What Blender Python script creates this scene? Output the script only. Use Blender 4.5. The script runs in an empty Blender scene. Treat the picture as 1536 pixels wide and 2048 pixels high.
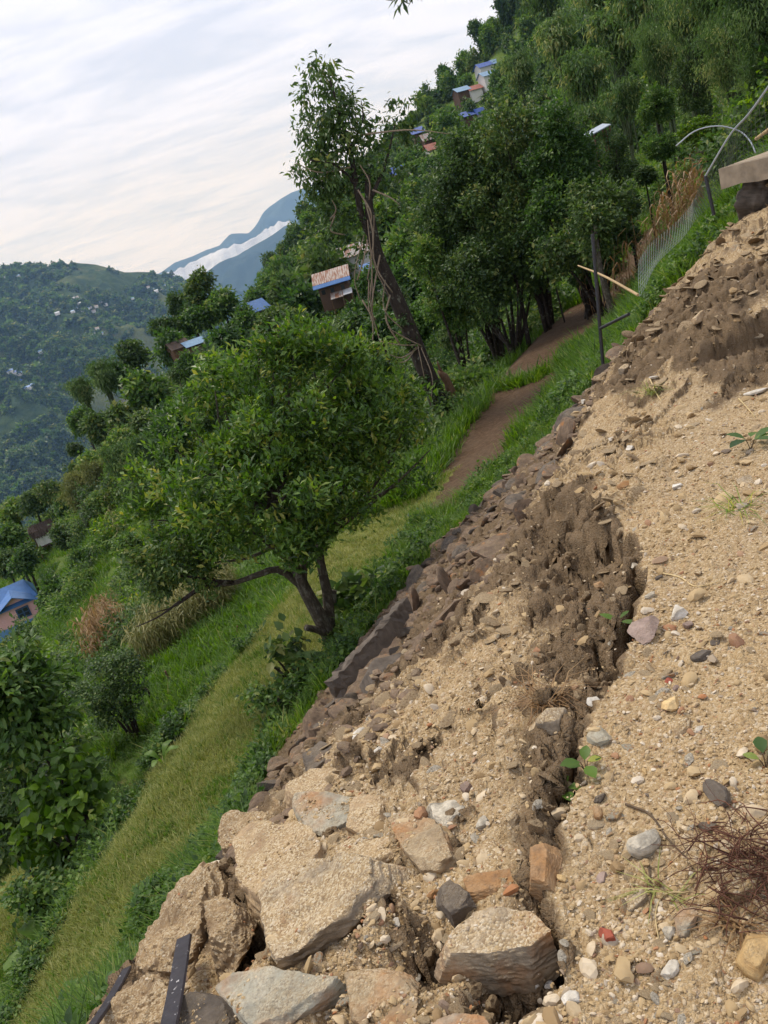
import bpy, math, random
import numpy as np
from mathutils import Vector, Matrix

R = math.radians
scene = bpy.context.scene
COL = scene.collection

# ------------------------------------------------------------------ camera
F_PX, ROLL, PITCH, EYE = 1680.0, R(17.0), R(19.0), 1.6
cr, sr, cp, sp = math.cos(ROLL), math.sin(ROLL), math.cos(PITCH), math.sin(PITCH)
cam_d = bpy.data.cameras.new('camera')
cam = bpy.data.objects.new('camera', cam_d)
COL.objects.link(cam)
right0, up0, fwd0 = Vector((1, 0, 0)), Vector((0, sp, cp)), Vector((0, cp, -sp))
cx_, cy_ = cr * right0 - sr * up0, sr * right0 + cr * up0
cam.matrix_world = Matrix((
    (cx_.x, cy_.x, -fwd0.x, 0), (cx_.y, cy_.y, -fwd0.y, 0),
    (cx_.z, cy_.z, -fwd0.z, EYE), (0, 0, 0, 1)))
cam_d.sensor_fit = 'VERTICAL'
cam_d.sensor_height = 36.0
cam_d.lens = F_PX / 2048 * 36.0
cam_d.clip_start = 0.05
cam_d.clip_end = 40000
scene.camera = cam

# ------------------------------------------------------------------ light
SUN_EL, SUN_AZ = R(56), R(-38)          # azimuth from +Y (ahead), negative to the left
world = bpy.data.worlds.new('World')
scene.world = world
world.use_nodes = True
wn, wl = world.node_tree.nodes, world.node_tree.links
wn.clear()
w_out = wn.new('ShaderNodeOutputWorld')
w_bg = wn.new('ShaderNodeBackground')
w_sky = wn.new('ShaderNodeTexSky')
w_sky.sky_type = 'NISHITA'
w_sky.sun_disc = False
w_sky.sun_elevation = SUN_EL
w_sky.sun_rotation = SUN_AZ
w_sky.altitude = 900
w_tc = wn.new('ShaderNodeTexCoord')
w_sep = wn.new('ShaderNodeSeparateXYZ')
wl.new(w_tc.outputs['Generated'], w_sep.inputs[0])
w_den = wn.new('ShaderNodeMath'); w_den.operation = 'MAXIMUM'; w_den.inputs[1].default_value = 0.0
wl.new(w_sep.outputs['Z'], w_den.inputs[0])
w_add = wn.new('ShaderNodeMath'); w_add.operation = 'ADD'; w_add.inputs[1].default_value = 0.14
wl.new(w_den.outputs[0], w_add.inputs[0])
w_div = wn.new('ShaderNodeVectorMath'); w_div.operation = 'DIVIDE'
wl.new(w_tc.outputs['Generated'], w_div.inputs[0])
w_cmb = wn.new('ShaderNodeCombineXYZ')
wl.new(w_add.outputs[0], w_cmb.inputs[0]); wl.new(w_add.outputs[0], w_cmb.inputs[1])
w_cmb.inputs[2].default_value = 1.0
wl.new(w_cmb.outputs[0], w_div.inputs[1])
w_map = wn.new('ShaderNodeMapping')
w_map.inputs['Rotation'].default_value = (0, 0, R(-14))
w_map.inputs['Scale'].default_value = (0.95, 1.8, 0.0)
wl.new(w_div.outputs[0], w_map.inputs[0])
w_n1 = wn.new('ShaderNodeTexNoise'); w_n1.inputs['Scale'].default_value = 1.5
w_n1.inputs['Detail'].default_value = 7; w_n1.inputs['Roughness'].default_value = 0.55
w_n1.inputs['Distortion'].default_value = 0.9
wl.new(w_map.outputs[0], w_n1.inputs['Vector'])
w_n2 = wn.new('ShaderNodeTexNoise'); w_n2.inputs['Scale'].default_value = 5.0
w_n2.inputs['Detail'].default_value = 5; w_n2.inputs['Roughness'].default_value = 0.6
wl.new(w_map.outputs[0], w_n2.inputs['Vector'])
w_mx = wn.new('ShaderNodeMix'); w_mx.data_type = 'FLOAT'; w_mx.inputs[0].default_value = 0.3
wl.new(w_n1.outputs[0], w_mx.inputs[2]); wl.new(w_n2.outputs[0], w_mx.inputs[3])
w_rmp = wn.new('ShaderNodeValToRGB')
w_rmp.color_ramp.elements[0].position = 0.38; w_rmp.color_ramp.elements[0].color = (0.735, 0.785, 0.965, 1)
w_rmp.color_ramp.elements[1].position = 0.56; w_rmp.color_ramp.elements[1].color = (0.965, 0.985, 1.15, 1)
wl.new(w_mx.outputs[0], w_rmp.inputs[0])
w_cl = wn.new('ShaderNodeVectorMath'); w_cl.operation = 'SCALE'; w_cl.inputs['Scale'].default_value = 8.3
wl.new(w_rmp.outputs[0], w_cl.inputs[0])
w_fin = wn.new('ShaderNodeMix'); w_fin.data_type = 'RGBA'; w_fin.inputs[0].default_value = 0.93
wl.new(w_sky.outputs[0], w_fin.inputs[6]); wl.new(w_cl.outputs[0], w_fin.inputs[7])
wl.new(w_fin.outputs[2], w_bg.inputs[0])
w_bg.inputs[1].default_value = 0.1
wl.new(w_bg.outputs[0], w_out.inputs[0])

sun_d = bpy.data.lights.new('sun', 'SUN')
sun_d.energy = 2.25
sun_d.angle = R(16)
sun_d.color = (1.0, 0.95, 0.86)
sun = bpy.data.objects.new('sun', sun_d)
COL.objects.link(sun)
sdir = Vector((math.sin(SUN_AZ) * math.cos(SUN_EL), math.cos(SUN_AZ) * math.cos(SUN_EL), math.sin(SUN_EL)))
sun.rotation_euler = (-sdir).to_track_quat('-Z', 'Y').to_euler()
sun.location = sdir * 60

vs = scene.view_settings
vs.view_transform = 'Standard'
vs.look = 'None'
vs.exposure = 0.40
vs.gamma = 1.0
vs.use_curve_mapping = False
scene.render.engine = 'CYCLES'
scene.cycles.use_denoising = True
scene.cycles.max_bounces = 5
scene.cycles.diffuse_bounces = 2
scene.cycles.transmission_bounces = 3
scene.cycles.volume_bounces = 0
scene.cycles.use_adaptive_sampling = True
scene.cycles.adaptive_threshold = 0.015

# ------------------------------------------------------------------ numpy helpers
def _hash(ix, iy, iz, seed):
    h = (ix.astype(np.int64) * 374761393 + iy.astype(np.int64) * 668265263 + iz.astype(np.int64) * 2147483647 + seed * 974634777) & 0xFFFFFFFF
    h = ((h ^ (h >> 13)) * 1274126177) & 0xFFFFFFFF
    h = ((h ^ (h >> 15)) * 2246822519) & 0xFFFFFFFF
    return ((h ^ (h >> 16)) & 0xFFFFFF) / 16777215.0

def vnoise2(x, y, seed=0):
    ix, iy = np.floor(x), np.floor(y)
    fx, fy = x - ix, y - iy
    ux, uy = fx * fx * fx * (fx * (fx * 6 - 15) + 10), fy * fy * fy * (fy * (fy * 6 - 15) + 10)
    z = np.zeros_like(ix)
    out = 0
    for dx in (0, 1):
        for dy in (0, 1):
            a = _hash(ix + dx, iy + dy, z, seed) * (2 * math.pi)
            g = np.cos(a) * (fx - dx) + np.sin(a) * (fy - dy)
            out = out + g * (ux if dx else 1 - ux) * (uy if dy else 1 - uy)
    return out * 1.5

def fbm(x, y, octaves=4, seed=0, gain=0.5, lac=2.03):
    a, tot, s = 1.0, 0.0, 0.0
    for k in range(octaves):
        tot = tot + a * vnoise2(x, y, seed + k * 17)
        s += a
        a *= gain
        x, y = x * lac + 3.7, y * lac - 1.3
    return tot / s

def billow(x, y, octaves=3, seed=0, gain=0.5):
    a, tot, s = 1.0, 0.0, 0.0
    for k in range(octaves):
        tot = tot + a * (1 - 2 * np.abs(vnoise2(x, y, seed + k * 13)))
        s += a
        a *= gain
        x, y = x * 2.1 + 1.7, y * 2.1 + 5.3
    return tot / s

def vnoise3(p, seed=0):
    i = np.floor(p)
    f = p - i
    u = f * f * (3 - 2 * f)
    out = 0
    for dx in (0, 1):
        for dy in (0, 1):
            for dz in (0, 1):
                h = _hash(i[:, 0] + dx, i[:, 1] + dy, i[:, 2] + dz, seed)
                out = out + h * (u[:, 0] if dx else 1 - u[:, 0]) * (u[:, 1] if dy else 1 - u[:, 1]) * (u[:, 2] if dz else 1 - u[:, 2])
    return out * 2 - 1

def cells(x, y, seed=0):
    """worley: distance to nearest, second nearest, id value"""
    ix, iy = np.floor(x), np.floor(y)
    d1 = np.full_like(x, 9.0); d2 = np.full_like(x, 9.0); idv = np.zeros_like(x)
    z = np.zeros_like(ix)
    for dx in (-1, 0, 1):
        for dy in (-1, 0, 1):
            a, b = ix + dx, iy + dy
            px_, py_ = a + _hash(a, b, z, seed), b + _hash(a, b, z, seed + 7)
            d = np.hypot(px_ - x, py_ - y)
            v = _hash(a, b, z, seed + 11)
            near = d < d1
            d2 = np.where(near, d1, np.minimum(d2, d))
            idv = np.where(near, v, idv)
            d1 = np.where(near, d, d1)
    return d1, d2, idv

def sstep(a, b, x):
    t = np.clip((x - a) / (b - a), 0, 1)
    return t * t * (3 - 2 * t)

# ------------------------------------------------------------------ rays through the photograph's pixels (1536 x 2048)
def ray(px, py):
    dx, dy = px - 768.0, py - 1024.0
    u = dx * cr - dy * sr
    v = -dx * sr - dy * cr
    return u, F_PX * cp + v * sp, v * cp - F_PX * sp

def P_y(px, py, y, dz=0.0):            # point at forward distance y
    u, f, w = ray(px, py)
    k = y / f
    return Vector((u * k, y, EYE + w * k + dz))

def P_z(px, py, z):                    # point at height z
    u, f, w = ray(px, py)
    k = (z - EYE) / w
    return Vector((u * k, f * k, z))

AX, AY = 0.530, 0.848                  # along the slumped edge; across (downhill) is (-AY, AX)
def st(x, y):
    return AX * x + AY * y, -AY * x + AX * y
def xy(s, t):
    return AX * s - AY * t, AY * s + AX * t

# ------------------------------------------------------------------ ground height
S_K = np.array([-6, -3, 0, 2, 4, 6, 8, 9.6, 11, 14, 20, 30, 45], float)
T_K = np.array([-12, -4, -2, 0, 1, 2, 2.7, 3.5, 5, 6.2, 7.6, 9, 10.3, 12, 16], float)
Z_K = np.array([
    [.2, .1, 0, 0, -.15, -.7, -1.1, -2.2, -3.4, -3.9, -4.9, -6.0, -6.4, -6.5, -7.2],
    [.2, .1, 0, 0, -.15, -.7, -1.1, -2.2, -3.4, -3.9, -4.9, -6.0, -6.4, -6.5, -7.2],
    [.2, .1, 0, 0, -.10, -.55, -.95, -2.2, -3.4, -3.9, -4.8, -6.0, -6.4, -6.5, -7.2],
    [.2, .1, 0, 0, -.10, -.48, -.88, -1.9, -3.3, -3.9, -4.7, -6.0, -6.4, -6.5, -7.2],
    [.2, .1, 0, 0, -.10, -.52, -1.05, -1.75, -3.0, -3.8, -4.1, -6.0, -6.4, -6.5, -7.2],
    [.3, .15, .05, 0, -.08, -.52, -1.12, -1.75, -2.85, -3.75, -3.9, -4.6, -6.4, -6.5, -7.2],
    [.5, .4, .3, .3, .18, -.36, -1.05, -1.7, -2.8, -3.7, -3.85, -4.4, -6.2, -6.5, -7.1],
    [1.0, .95, .8, .62, .46, -.38, -1.1, -1.75, -2.8, -3.6, -3.85, -4.2, -5.9, -6.5, -7.1],
    [1.1, 1.0, .9, .55, .20, -.5, -1.3, -1.95, -2.9, -3.55, -3.85, -4.0, -5.6, -6.4, -7.1],
    [1.5, 1.3, 1.1, .7, .2, -.4, -1.0, -1.7, -2.85, -3.5, -3.8, -3.9, -5.2, -6.2, -7.0],
    [2.6, 2.0, 1.7, 1.1, .5, -.2, -.9, -1.6, -2.7, -3.3, -3.75, -3.85, -4.8, -5.8, -6.9],
    [5.0, 3.4, 2.6, 1.8, 1.1, .3, -.4, -1.1, -2.2, -3.0, -3.4, -3.6, -4.2, -5.3, -6.6],
    [8.0, 5.0, 4.0, 2.6, 1.9, 1.2, .8, .3, -1.2, -2.5, -2.7, -3.0, -3.8, -4.9, -6.2]], float)
_gs = np.linspace(-6, 45, 256)
_gt = np.linspace(-12, 16, 281)
_tmp = np.array([np.interp(_gt, T_K, row) for row in Z_K])
_grid = np.array([np.interp(_gs, S_K, _tmp[:, j]) for j in range(len(_gt))]).T
def _blur(a, n, axis):
    k = np.hanning(2 * n + 1); k /= k.sum()
    pad = [(0, 0), (0, 0)]; pad[axis] = (n, n)
    b = np.pad(a, pad, mode='edge')
    return np.apply_along_axis(lambda v: np.convolve(v, k, 'valid'), axis, b)
_grid = _blur(_blur(_grid, 4, 0), 3, 1)

def near_base(s, t):
    a = np.clip((s - _gs[0]) / (_gs[1] - _gs[0]), 0, len(_gs) - 1.001)
    b = np.clip((t - _gt[0]) / (_gt[1] - _gt[0]), 0, len(_gt) - 1.001)
    i, j = a.astype(int), b.astype(int)
    fa, fb = a - i, b - j
    return ((_grid[i, j] * (1 - fb) + _grid[i, j + 1] * fb) * (1 - fa) +
            (_grid[i + 1, j] * (1 - fb) + _grid[i + 1, j + 1] * fb) * fa)

_far = []
for s_, t_, z_ in [(5, 12, -6.5), (15, 12, -6.4), (25, 12, -5.6), (35, 11, -4.4), (45, 9, -3.0), (15, 18, -7.4), (5, 18, -7.6), (27, 18, -8.2), (31, 48, -18.2), (20, 50, -19), (36, 57, -20.5),
                   (-10, 12, -6.6), (-10, 30, -14), (8, 30, -13), (28, 30, -12.0), (42, 2, 1.2), (42, -8, 6), (62, 0, 6), (62, 20, -4),
                   (62, -20, 15), (100, 0, 13), (100, -40, 42), (0, -40, 20), (30, -30, 14), (-30, 0, 0), (-30, 40, -22), (40, 45, -10), (140, 40, 5),
                   (160, 0, 28)]:
    x_, y_ = xy(s_, t_)
    _far.append((x_, y_, z_))
SKYLINE = [(480, 572, 230, -11), (560, 502, 255, -12), (640, 402, 275, -11), (720, 290, 295, -9), (820, 205, 320, -10),
           (900, 120, 325, -10), (960, 30, 320, -10), (1010, -25, 320, -10)]
for px, py, y, dz in SKYLINE:
    p = P_y(px, py, y, dz); _far.append(tuple(p))
    _far.append((p.x * 1.5, p.y * 1.5, p.z - 55))
for px, py, y, dz in [(38, 1268, 66, -.8), (90, 1262, 60, -.8), (30, 1225, 76, -1.0), (90, 1085, 85, -1.2), (518, 620, 95, -3.5), (660, 590, 85, -4), (395, 690, 82, -3.5), (150, 800, 82, -8),
                      (360, 600, 92, -9), (0, 1010, 105, -8), (255, 690, 85, -8), (800, 340, 240, -3), (980, 135, 285, -3), (940, 225, 262, -3),
                      (860, 290, 250, -3), (700, 430, 190, -8), (900, 400, 120, -9), (1100, 200, 120, -9), (1250, 100, 90, -9), (1400, 0, 70, -9)]:
    _far.append(tuple(P_y(px, py, y, dz)))
for px, py, y, dz in [(0, 1000, 105, -40), (150, 790, 90, -38), (255, 690, 92, -42), (360, 580, 100, -40), (440, 580, 150, -45)]:
    p = P_y(px, py, y, dz); _far.append((p.x * 1.75, p.y * 1.75, p.z - 22))
_far = np.array(_far)
def _tps_fit(P):
    q = P[:, :2] / 100.0
    n = len(q)
    d = np.hypot(q[:, None, 0] - q[None, :, 0], q[:, None, 1] - q[None, :, 1])
    K = np.where(d > 0, d * d * np.log(d + 1e-12), 0) + np.eye(n) * 2e-3
    A = np.zeros((n + 3, n + 3))
    A[:n, :n] = K; A[:n, n] = 1; A[:n, n + 1:] = q; A[n, :n] = 1; A[n + 1:, :n] = q.T
    return np.linalg.solve(A, np.concatenate([P[:, 2], np.zeros(3)]))
_fw = _tps_fit(_far)
def far_base(x, y):
    q = _far[:, :2] / 100.0
    out = np.zeros_like(x)
    X, Y = x / 100.0, y / 100.0
    for i in range(len(q)):
        d2 = (X - q[i, 0]) ** 2 + (Y - q[i, 1]) ** 2
        out += _fw[i] * 0.5 * d2 * np.log(d2 + 1e-12)
    return out + _fw[-3] + _fw[-2] * X + _fw[-1] * Y

def base_h(x, y):
    s, t = st(x, y)
    w = np.maximum(sstep(11.0, 15.5, t), sstep(30, 44, s))
    w = np.maximum(w, sstep(-7, -12, t))
    w = np.maximum(w, sstep(-4, -9, s))
    n = near_base(s, t)
    f = far_base(x, y) if np.any(w > 0) else n
    und = fbm(x / 9, y / 9, 3, 5) * 0.5 * sstep(10, 16, t) + fbm(x / 40, y / 40, 3, 9) * 2.5 * sstep(30, 90, np.hypot(x, y))
    return n * (1 - w) + f * w + und

# ---- broken ground of the slumped yard: scarps (step down to the left of the line) and open cracks
def line_px(pts, z0=0.0):
    out = []
    for p in pts:
        q = P_z(p[0], p[1], p[2] if len(p) > 2 and p[2] is not None else z0)
        out.append((q.x, q.y))
    return np.array(out)

# each: points (px, py), z of the ground there, drop per point, falloff length, crack depth per point, crack width
SCARPS = [
    (line_px([(1085, 885), (1130, 925), (1185, 945), (1205, 985), (1245, 1025), (1265, 1085), (1258, 1150), (1250, 1215), (1235, 1262),
              (1225, 1330), (1160, 1400), (1135, 1450), (1125, 1520), (1085, 1590), (1095, 1680), (1075, 1780), (1100, 1850), (1085, 1910),
              (1010, 1975), (940, 2060)], -0.03),
     [.05, .30, .42, .45, .40, .30, .16, .12, .12, .12, .13, .12, .10, .08, .07, .06, .08, .10, .10, .08], 0.62,
     [0, 0, 0, 0, .05, .20, .38, .36, .18, .07, .07, .12, .18, .12, .12, .12, .20, .28, .24, .1], 0.024),
    (line_px([(1180, 1085), (1172, 1150), (1165, 1210), (1180, 1270), (1205, 1320), (1165, 1350)], -0.1),
     [.03, .12, .16, .18, .15, .04], 0.45, [0, .06, .1, .12, .1, 0], 0.022),
    (line_px([(910, 1462), (862, 1496), (828, 1530), (812, 1578)], -0.35), [.02, .08, .11, .03], 0.25, [.05, .12, .14, .04], 0.022),
    (line_px([(1545, 690), (1470, 715), (1400, 765), (1350, 775)], 0.05), [.1, .10, .07, .02], 0.3, [.03, .05, .05, 0], 0.02),
    (line_px([(1010, 1085), (975, 1125), (930, 1165), (890, 1240)], -0.5), [.03, .16, .14, .03], 0.3, [0, 0, 0, 0], 0.02),
    (line_px([(1150, 1310), (1060, 1330), (980, 1370), (900, 1390)], -0.2), [.04, .06, .07, .02], 0.25, [0, .03, .03, 0], 0.015),
    (line_px([(1010, 1180), (950, 1230), (880, 1320)], -0.45), [.03, .10, .03], 0.25, [0, .02, 0], 0.015),
    (line_px([(1120, 860), (1060, 930), (1020, 990), (1015, 1050)], -0.3), [.05, .14, .18, .04], 0.5, [0, 0, 0, 0], 0.02),
    # the high brown face on the right, seen from below
    (line_px([(1392, 705, .05), (1398, 640, .25), (1408, 568, .46), (1470, 535, .52), (1560, 490, .56)], .3),
     [.05, .28, .42, .42, .42], 1.6, [0, 0, 0, 0, 0], 0.02),
    (line_px([(1265, 640, .15), (1330, 600, .3), (1400, 560, .45)], .3), [.03, .10, .04], .4, [0, 0, 0], .02),
    (line_px([(1215, 745, -.05), (1290, 735, .0), (1365, 720, .05)], 0), [.02, .09, .03], .3, [0, 0, 0], .02),
]
def seg_field(x, y, L, vals_list):
    """nearest distance to the polyline, side (+ = left of its direction), values interpolated along it"""
    best = np.full_like(x, 1e9)
    side = np.zeros_like(x)
    vals = [np.zeros_like(x) for _ in vals_list]
    endf = np.zeros_like(x)
    for i in range(len(L) - 1):
        a, b = L[i], L[i + 1]
        d = b - a
        n2 = d @ d
        tt = ((x - a[0]) * d[0] + (y - a[1]) * d[1]) / n2
        tc = np.clip(tt, 0, 1)
        qx, qy = a[0] + tc * d[0], a[1] + tc * d[1]
        dist = np.hypot(x - qx, y - qy)
        cr_ = d[0] * (y - a[1]) - d[1] * (x - a[0])
        m = dist < best
        best = np.where(m, dist, best)
        side = np.where(m, np.sign(cr_), side)
        for k, v in enumerate(vals_list):
            vals[k] = np.where(m, v[i] * (1 - tc) + v[i + 1] * tc, vals[k])
    return best, side, vals

DOWN_SIDE = [-1, -1, 1, -1, 1, 1, 1, 1, -1, 1, 1]     # set below from the geometry
def _fix_sides():
    for k, (L, *_r) in enumerate(SCARPS):
        i = len(L) // 2
        d = L[i] - L[i - 1]
        left = np.array((-d[1], d[0]))
        # down is away from the yard (larger t), except for the high face which drops towards the camera
        down = np.array((-AY, AX)) if k < 8 else -np.array((0.28, 0.96))
        if k in (0,):
            down = np.array((-1.0, 0.1))
        if k == 3:
            down = np.array((-0.3, -1.0))
        DOWN_SIDE[k] = 1 if left @ down > 0 else -1
_fix_sides()

WET_BLOBS = [(1090, 1010, -.35, .45), (1130, 1110, -.4, .42), (1040, 1120, -.5, .35), (1130, 1230, -.4, .28), (1180, 1330, -.2, .09), (1110, 1420, -.2, .10),
             (1440, 610, .3, .55), (1500, 590, .4, .6), (1380, 640, .15, .5), (1300, 680, .05, .55), (1420, 490, .6, .8), (1300, 590, .25, .7), (1340, 520, .45, .7), (1230, 720, -.1, .4),
             (1090, 1650, -.1, .06), (1060, 1950, -.12, .14), (420, 1850, -.75, .3), (320, 2000, -.9, .35), (880, 1260, -.7, .25), (760, 1330, -.9, .3),
             (650, 1440, -.9, .3), (470, 1900, -.7, .18), (700, 1560, -.65, .12), (1000, 940, -.6, .5)]
_WB = [(*P_z(a, b, c)[:2], r) for a, b, c, r in WET_BLOBS]

_PT = [(*P_z(a, b, c)[:2], d, r) for a, b, c, d, r in [(680, 1690, -.55, .09, .07), (760, 1650, -.45, .09, .06), (655, 1905, -.35, .12, .09), (750, 1790, -.4, .09, .07), (500, 1940, -.55, .16, .10), (770, 1560, -.5, .06, .07),
       (860, 1950, -.2, .12, .09), (1010, 1960, -.1, .16, .10), (800, 1760, -.3, .05, .07), (910, 1720, -.25, .07, .06), (930, 1650, -.25, .05, .05), (840, 1900, -.25, .05, .07), (640, 1560, -.6, .10, .08), (700, 1440, -.75, .12, .10)]]

def yard_detail(x, y):
    """displacement of the broken yard and its dampness, with crevice shade painted in (0 dry crust .. 1 damp soil colour)"""
    s, t = st(x, y)
    wx = x + 0.05 * fbm(x * 3.1, y * 3.1, 3, 21) + 0.016 * fbm(x * 16, y * 16, 2, 22)
    wy = y + 0.05 * fbm(x * 3.1 + 9, y * 3.1, 3, 23) + 0.016 * fbm(x * 16 + 5, y * 16, 2, 24)
    dz = np.zeros_like(x)
    wet_shade = np.zeros_like(x)
    for k, (L, drop, fall, cd, cw) in enumerate(SCARPS):
        m = (x > L[:, 0].min() - 2.2) & (x < L[:, 0].max() + 2.2) & (y > L[:, 1].min() - 2.2) & (y < L[:, 1].max() + 2.2)
        if not m.any():
            continue
        d, side, (dr, cdv) = seg_field(wx[m], wy[m], L, [drop, cd])
        sd = d * side * DOWN_SIDE[k]                   # positive on the low side
        lip = 0.014 + 0.80 * dr
        rag = sd + dr * (.34 * fbm(x[m] * 2.6, y[m] * 2.6, 2, 25) + .10 * fbm(x[m] * 8, y[m] * 8, 2, 26))
        q_ = np.clip(rag / lip, 0, 1)
        step = (.55 * sstep(0, .38, q_) + .45 * sstep(.45, 1, q_)) * np.exp(-np.maximum(sd, 0) / fall)
        e = -dr * step - cdv * np.exp(-(sd / cw) ** 2)
        # crumbled soil heaped at the foot of the step
        e += dr * 0.25 * np.exp(-((sd - lip * 1.6) / (0.05 + dr * .4)) ** 2) * (sd > 0)
        dz[m] += e
        wet_shade[m] = np.maximum(wet_shade[m], sstep(.02, .09, dr) * sstep(-.002, .006, sd) * np.exp(-np.maximum(sd - lip, 0) / (.025 + dr * .55)))
        wet_shade[m] = np.maximum(wet_shade[m], sstep(.02, .1, cdv) * np.exp(-(sd / (cw * 1.5)) ** 2))
    blob = np.zeros_like(x)
    for bx, by, r in _WB:
        blob = np.maximum(blob, np.exp(-((x - bx) ** 2 + (y - by) ** 2) / (r * r * .62)))
    wet_shade = np.maximum(wet_shade, sstep(.32, .62, blob + .35 * fbm(x * 4, y * 4, 4, 31)))
    slump = sstep(.7, 1.2, t) * (1 - sstep(3.0, 3.6, t))
    rub = sstep(2.1, 2.45, t - .25 * sstep(4, 2.5, s) + .25 * fbm(x * 1.7, y * 1.7, 3, 33))
    wet_shade = np.maximum(wet_shade, rub * .85)
    # crust plates, tilted and broken, along the slumped strip
    a, b = s * 1.3 + .4 * fbm(x * 1.5, y * 1.5, 2, 41), t * 2.2 + .5 * fbm(x * 1.3 + 4, y * 1.3, 2, 42)
    q = fbm(a, b, 2, 43) * 3.2 + t * 2.6 + .10 * fbm(x * 9, y * 9, 3, 45)
    fr = q - np.floor(q)
    plate = (fr - sstep(.72, .99, fr)) * 0.10
    pm = slump * (.35 + .65 * sstep(-.1, .25, fbm(x * 1.1, y * 1.1, 2, 44)))
    far_mess = sstep(5.6, 7.2, s) * (1 - sstep(11, 13, s)) * sstep(-2.5, .2, t)
    pm = np.maximum(pm, far_mess * .9)
    dz += plate * pm
    wet_shade = np.maximum(wet_shade, sstep(.76, .86, fr) * (1 - sstep(.97, 1, fr)) * pm * .8)
    # hollows between the fallen blocks, their shade painted in with the damp soil colour
    for bx, by, dp, r in _PT:
        g_ = np.exp(-((wx - bx) ** 2 + (wy - by) ** 2) / (r * r))
        dz -= dp * g_
        wet_shade = np.maximum(wet_shade, .9 * sstep(.25, .7, g_))
    # clods in damp ground, softer lumps in the crust
    clod = billow(x * 7, y * 7, 3, 51)
    clod2 = billow(x * 24, y * 24, 2, 52)
    dz += wet_shade * (0.046 * clod + 0.020 * clod2 + .012 * billow(x * 60, y * 60, 1, 56)) + (1 - wet_shade) * 0.010 * fbm(x * 9, y * 9, 3, 53)
    dz += 0.05 * fbm(x * .9, y * .9, 3, 54) + 0.022 * fbm(x * 3.3, y * 3.3, 2, 55)
    d1, d2, idv = cells(x * 38, y * 38, 61)
    dz += (1 - wet_shade * .6) * np.clip(.42 - d1, 0, .42) * .017 * (idv > .35)
    d1, d2, idv = cells(x * 15, y * 15, 62)
    dz += (1 - wet_shade * .5) * np.clip(.38 - d1, 0, .38) * .05 * (idv > .72)
    return dz, np.clip(wet_shade, 0, 1)

def H(x, y):
    x = np.atleast_1d(np.asarray(x, float)); y = np.atleast_1d(np.asarray(y, float))
    h = base_h(x, y)
    s, t = st(x, y)
    w = (1 - sstep(6.0, 7.0, t)) * (1 - sstep(12, 14, s))
    m = w > 0
    if m.any():
        d, _ = yard_detail(x[m], y[m])
        h[m] += d * w[m]
    return h
def Hs(x, y):
    return float(H(np.array([x]), np.array([y]))[0])

def hit(px, py, near=0.8, far=480.0, n=500):
    """first ground point along the ray of a photograph pixel"""
    u, f, w = ray(px, py)
    Y = np.geomspace(near, far, n)
    k = Y / f
    X, Z = u * k, EYE + w * k
    below = Z < H(X, Y)
    if not below.any():
        i = n - 1
        return Vector((X[i], Y[i], float(H(X[i:i+1], Y[i:i+1])[0])))
    i = int(np.argmax(below))
    if i:
        Y2 = np.linspace(Y[i - 1], Y[i], 24)
        k = Y2 / f
        b2 = EYE + w * k < H(u * k, Y2)
        j = int(np.argmax(b2)) if b2.any() else 23
        y = Y2[j]
    else:
        y = Y[0]
    return Vector((u * y / f, y, Hs(u * y / f, y)))

# ------------------------------------------------------------------ mesh helpers
def mesh_np(name, V, F, mats=None, smooth=False, attrs=None, mat_idx=None):
    V = np.asarray(V, np.float32); F = np.asarray(F, np.int32)
    me = bpy.data.meshes.new(name)
    me.vertices.add(len(V))
    me.vertices.foreach_set('co', V.ravel())
    if len(F):
        k = F.shape[1]
        me.loops.add(F.size)
        me.loops.foreach_set('vertex_index', F.ravel())
        me.polygons.add(len(F))
        me.polygons.foreach_set('loop_start', np.arange(0, F.size, k, dtype=np.int32))
        if mat_idx is not None:
            me.polygons.foreach_set('material_index', np.asarray(mat_idx, np.int32))
    me.update(calc_edges=True)
    if len(F):
        me.polygons.foreach_set('use_smooth', np.full(len(F), smooth, bool))
    for n_, a in (attrs or {}).items():
        a = np.asarray(a, np.float32)
        if a.ndim == 1:
            me.attributes.new(n_, 'FLOAT', 'POINT').data.foreach_set('value', a)
        else:
            me.attributes.new(n_, 'FLOAT_VECTOR', 'POINT').data.foreach_set('vector', a.ravel())
    for m in (mats if isinstance(mats, (list, tuple)) else [mats] if mats else []):
        me.materials.append(m)
    return me

def link(name, me, parent=None, loc=(0, 0, 0), rot=(0, 0, 0), scale=(1, 1, 1)):
    o = bpy.data.objects.new(name, me)
    COL.objects.link(o)
    o.location = loc
    o.rotation_euler = rot
    o.scale = scale
    if parent:
        o.parent = parent
    return o

def tag(o, label, cat, group=None):
    o['label'] = label
    o['category'] = cat
    if group:
        o['group'] = group
    return o

def thing(name, label, cat, loc=(0, 0, 0), rz=0.0, group=None, scale=1.0):
    o = bpy.data.objects.new(name, None)
    COL.objects.link(o)
    o.empty_display_size = 0.1
    o.location = loc
    o.rotation_euler = (0, 0, rz)
    o.scale = (scale,) * 3
    return tag(o, label, cat, group)

def kind(o, k, label=None):
    o['kind'] = k
    if label:
        o['label'] = label
    return o

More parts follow.
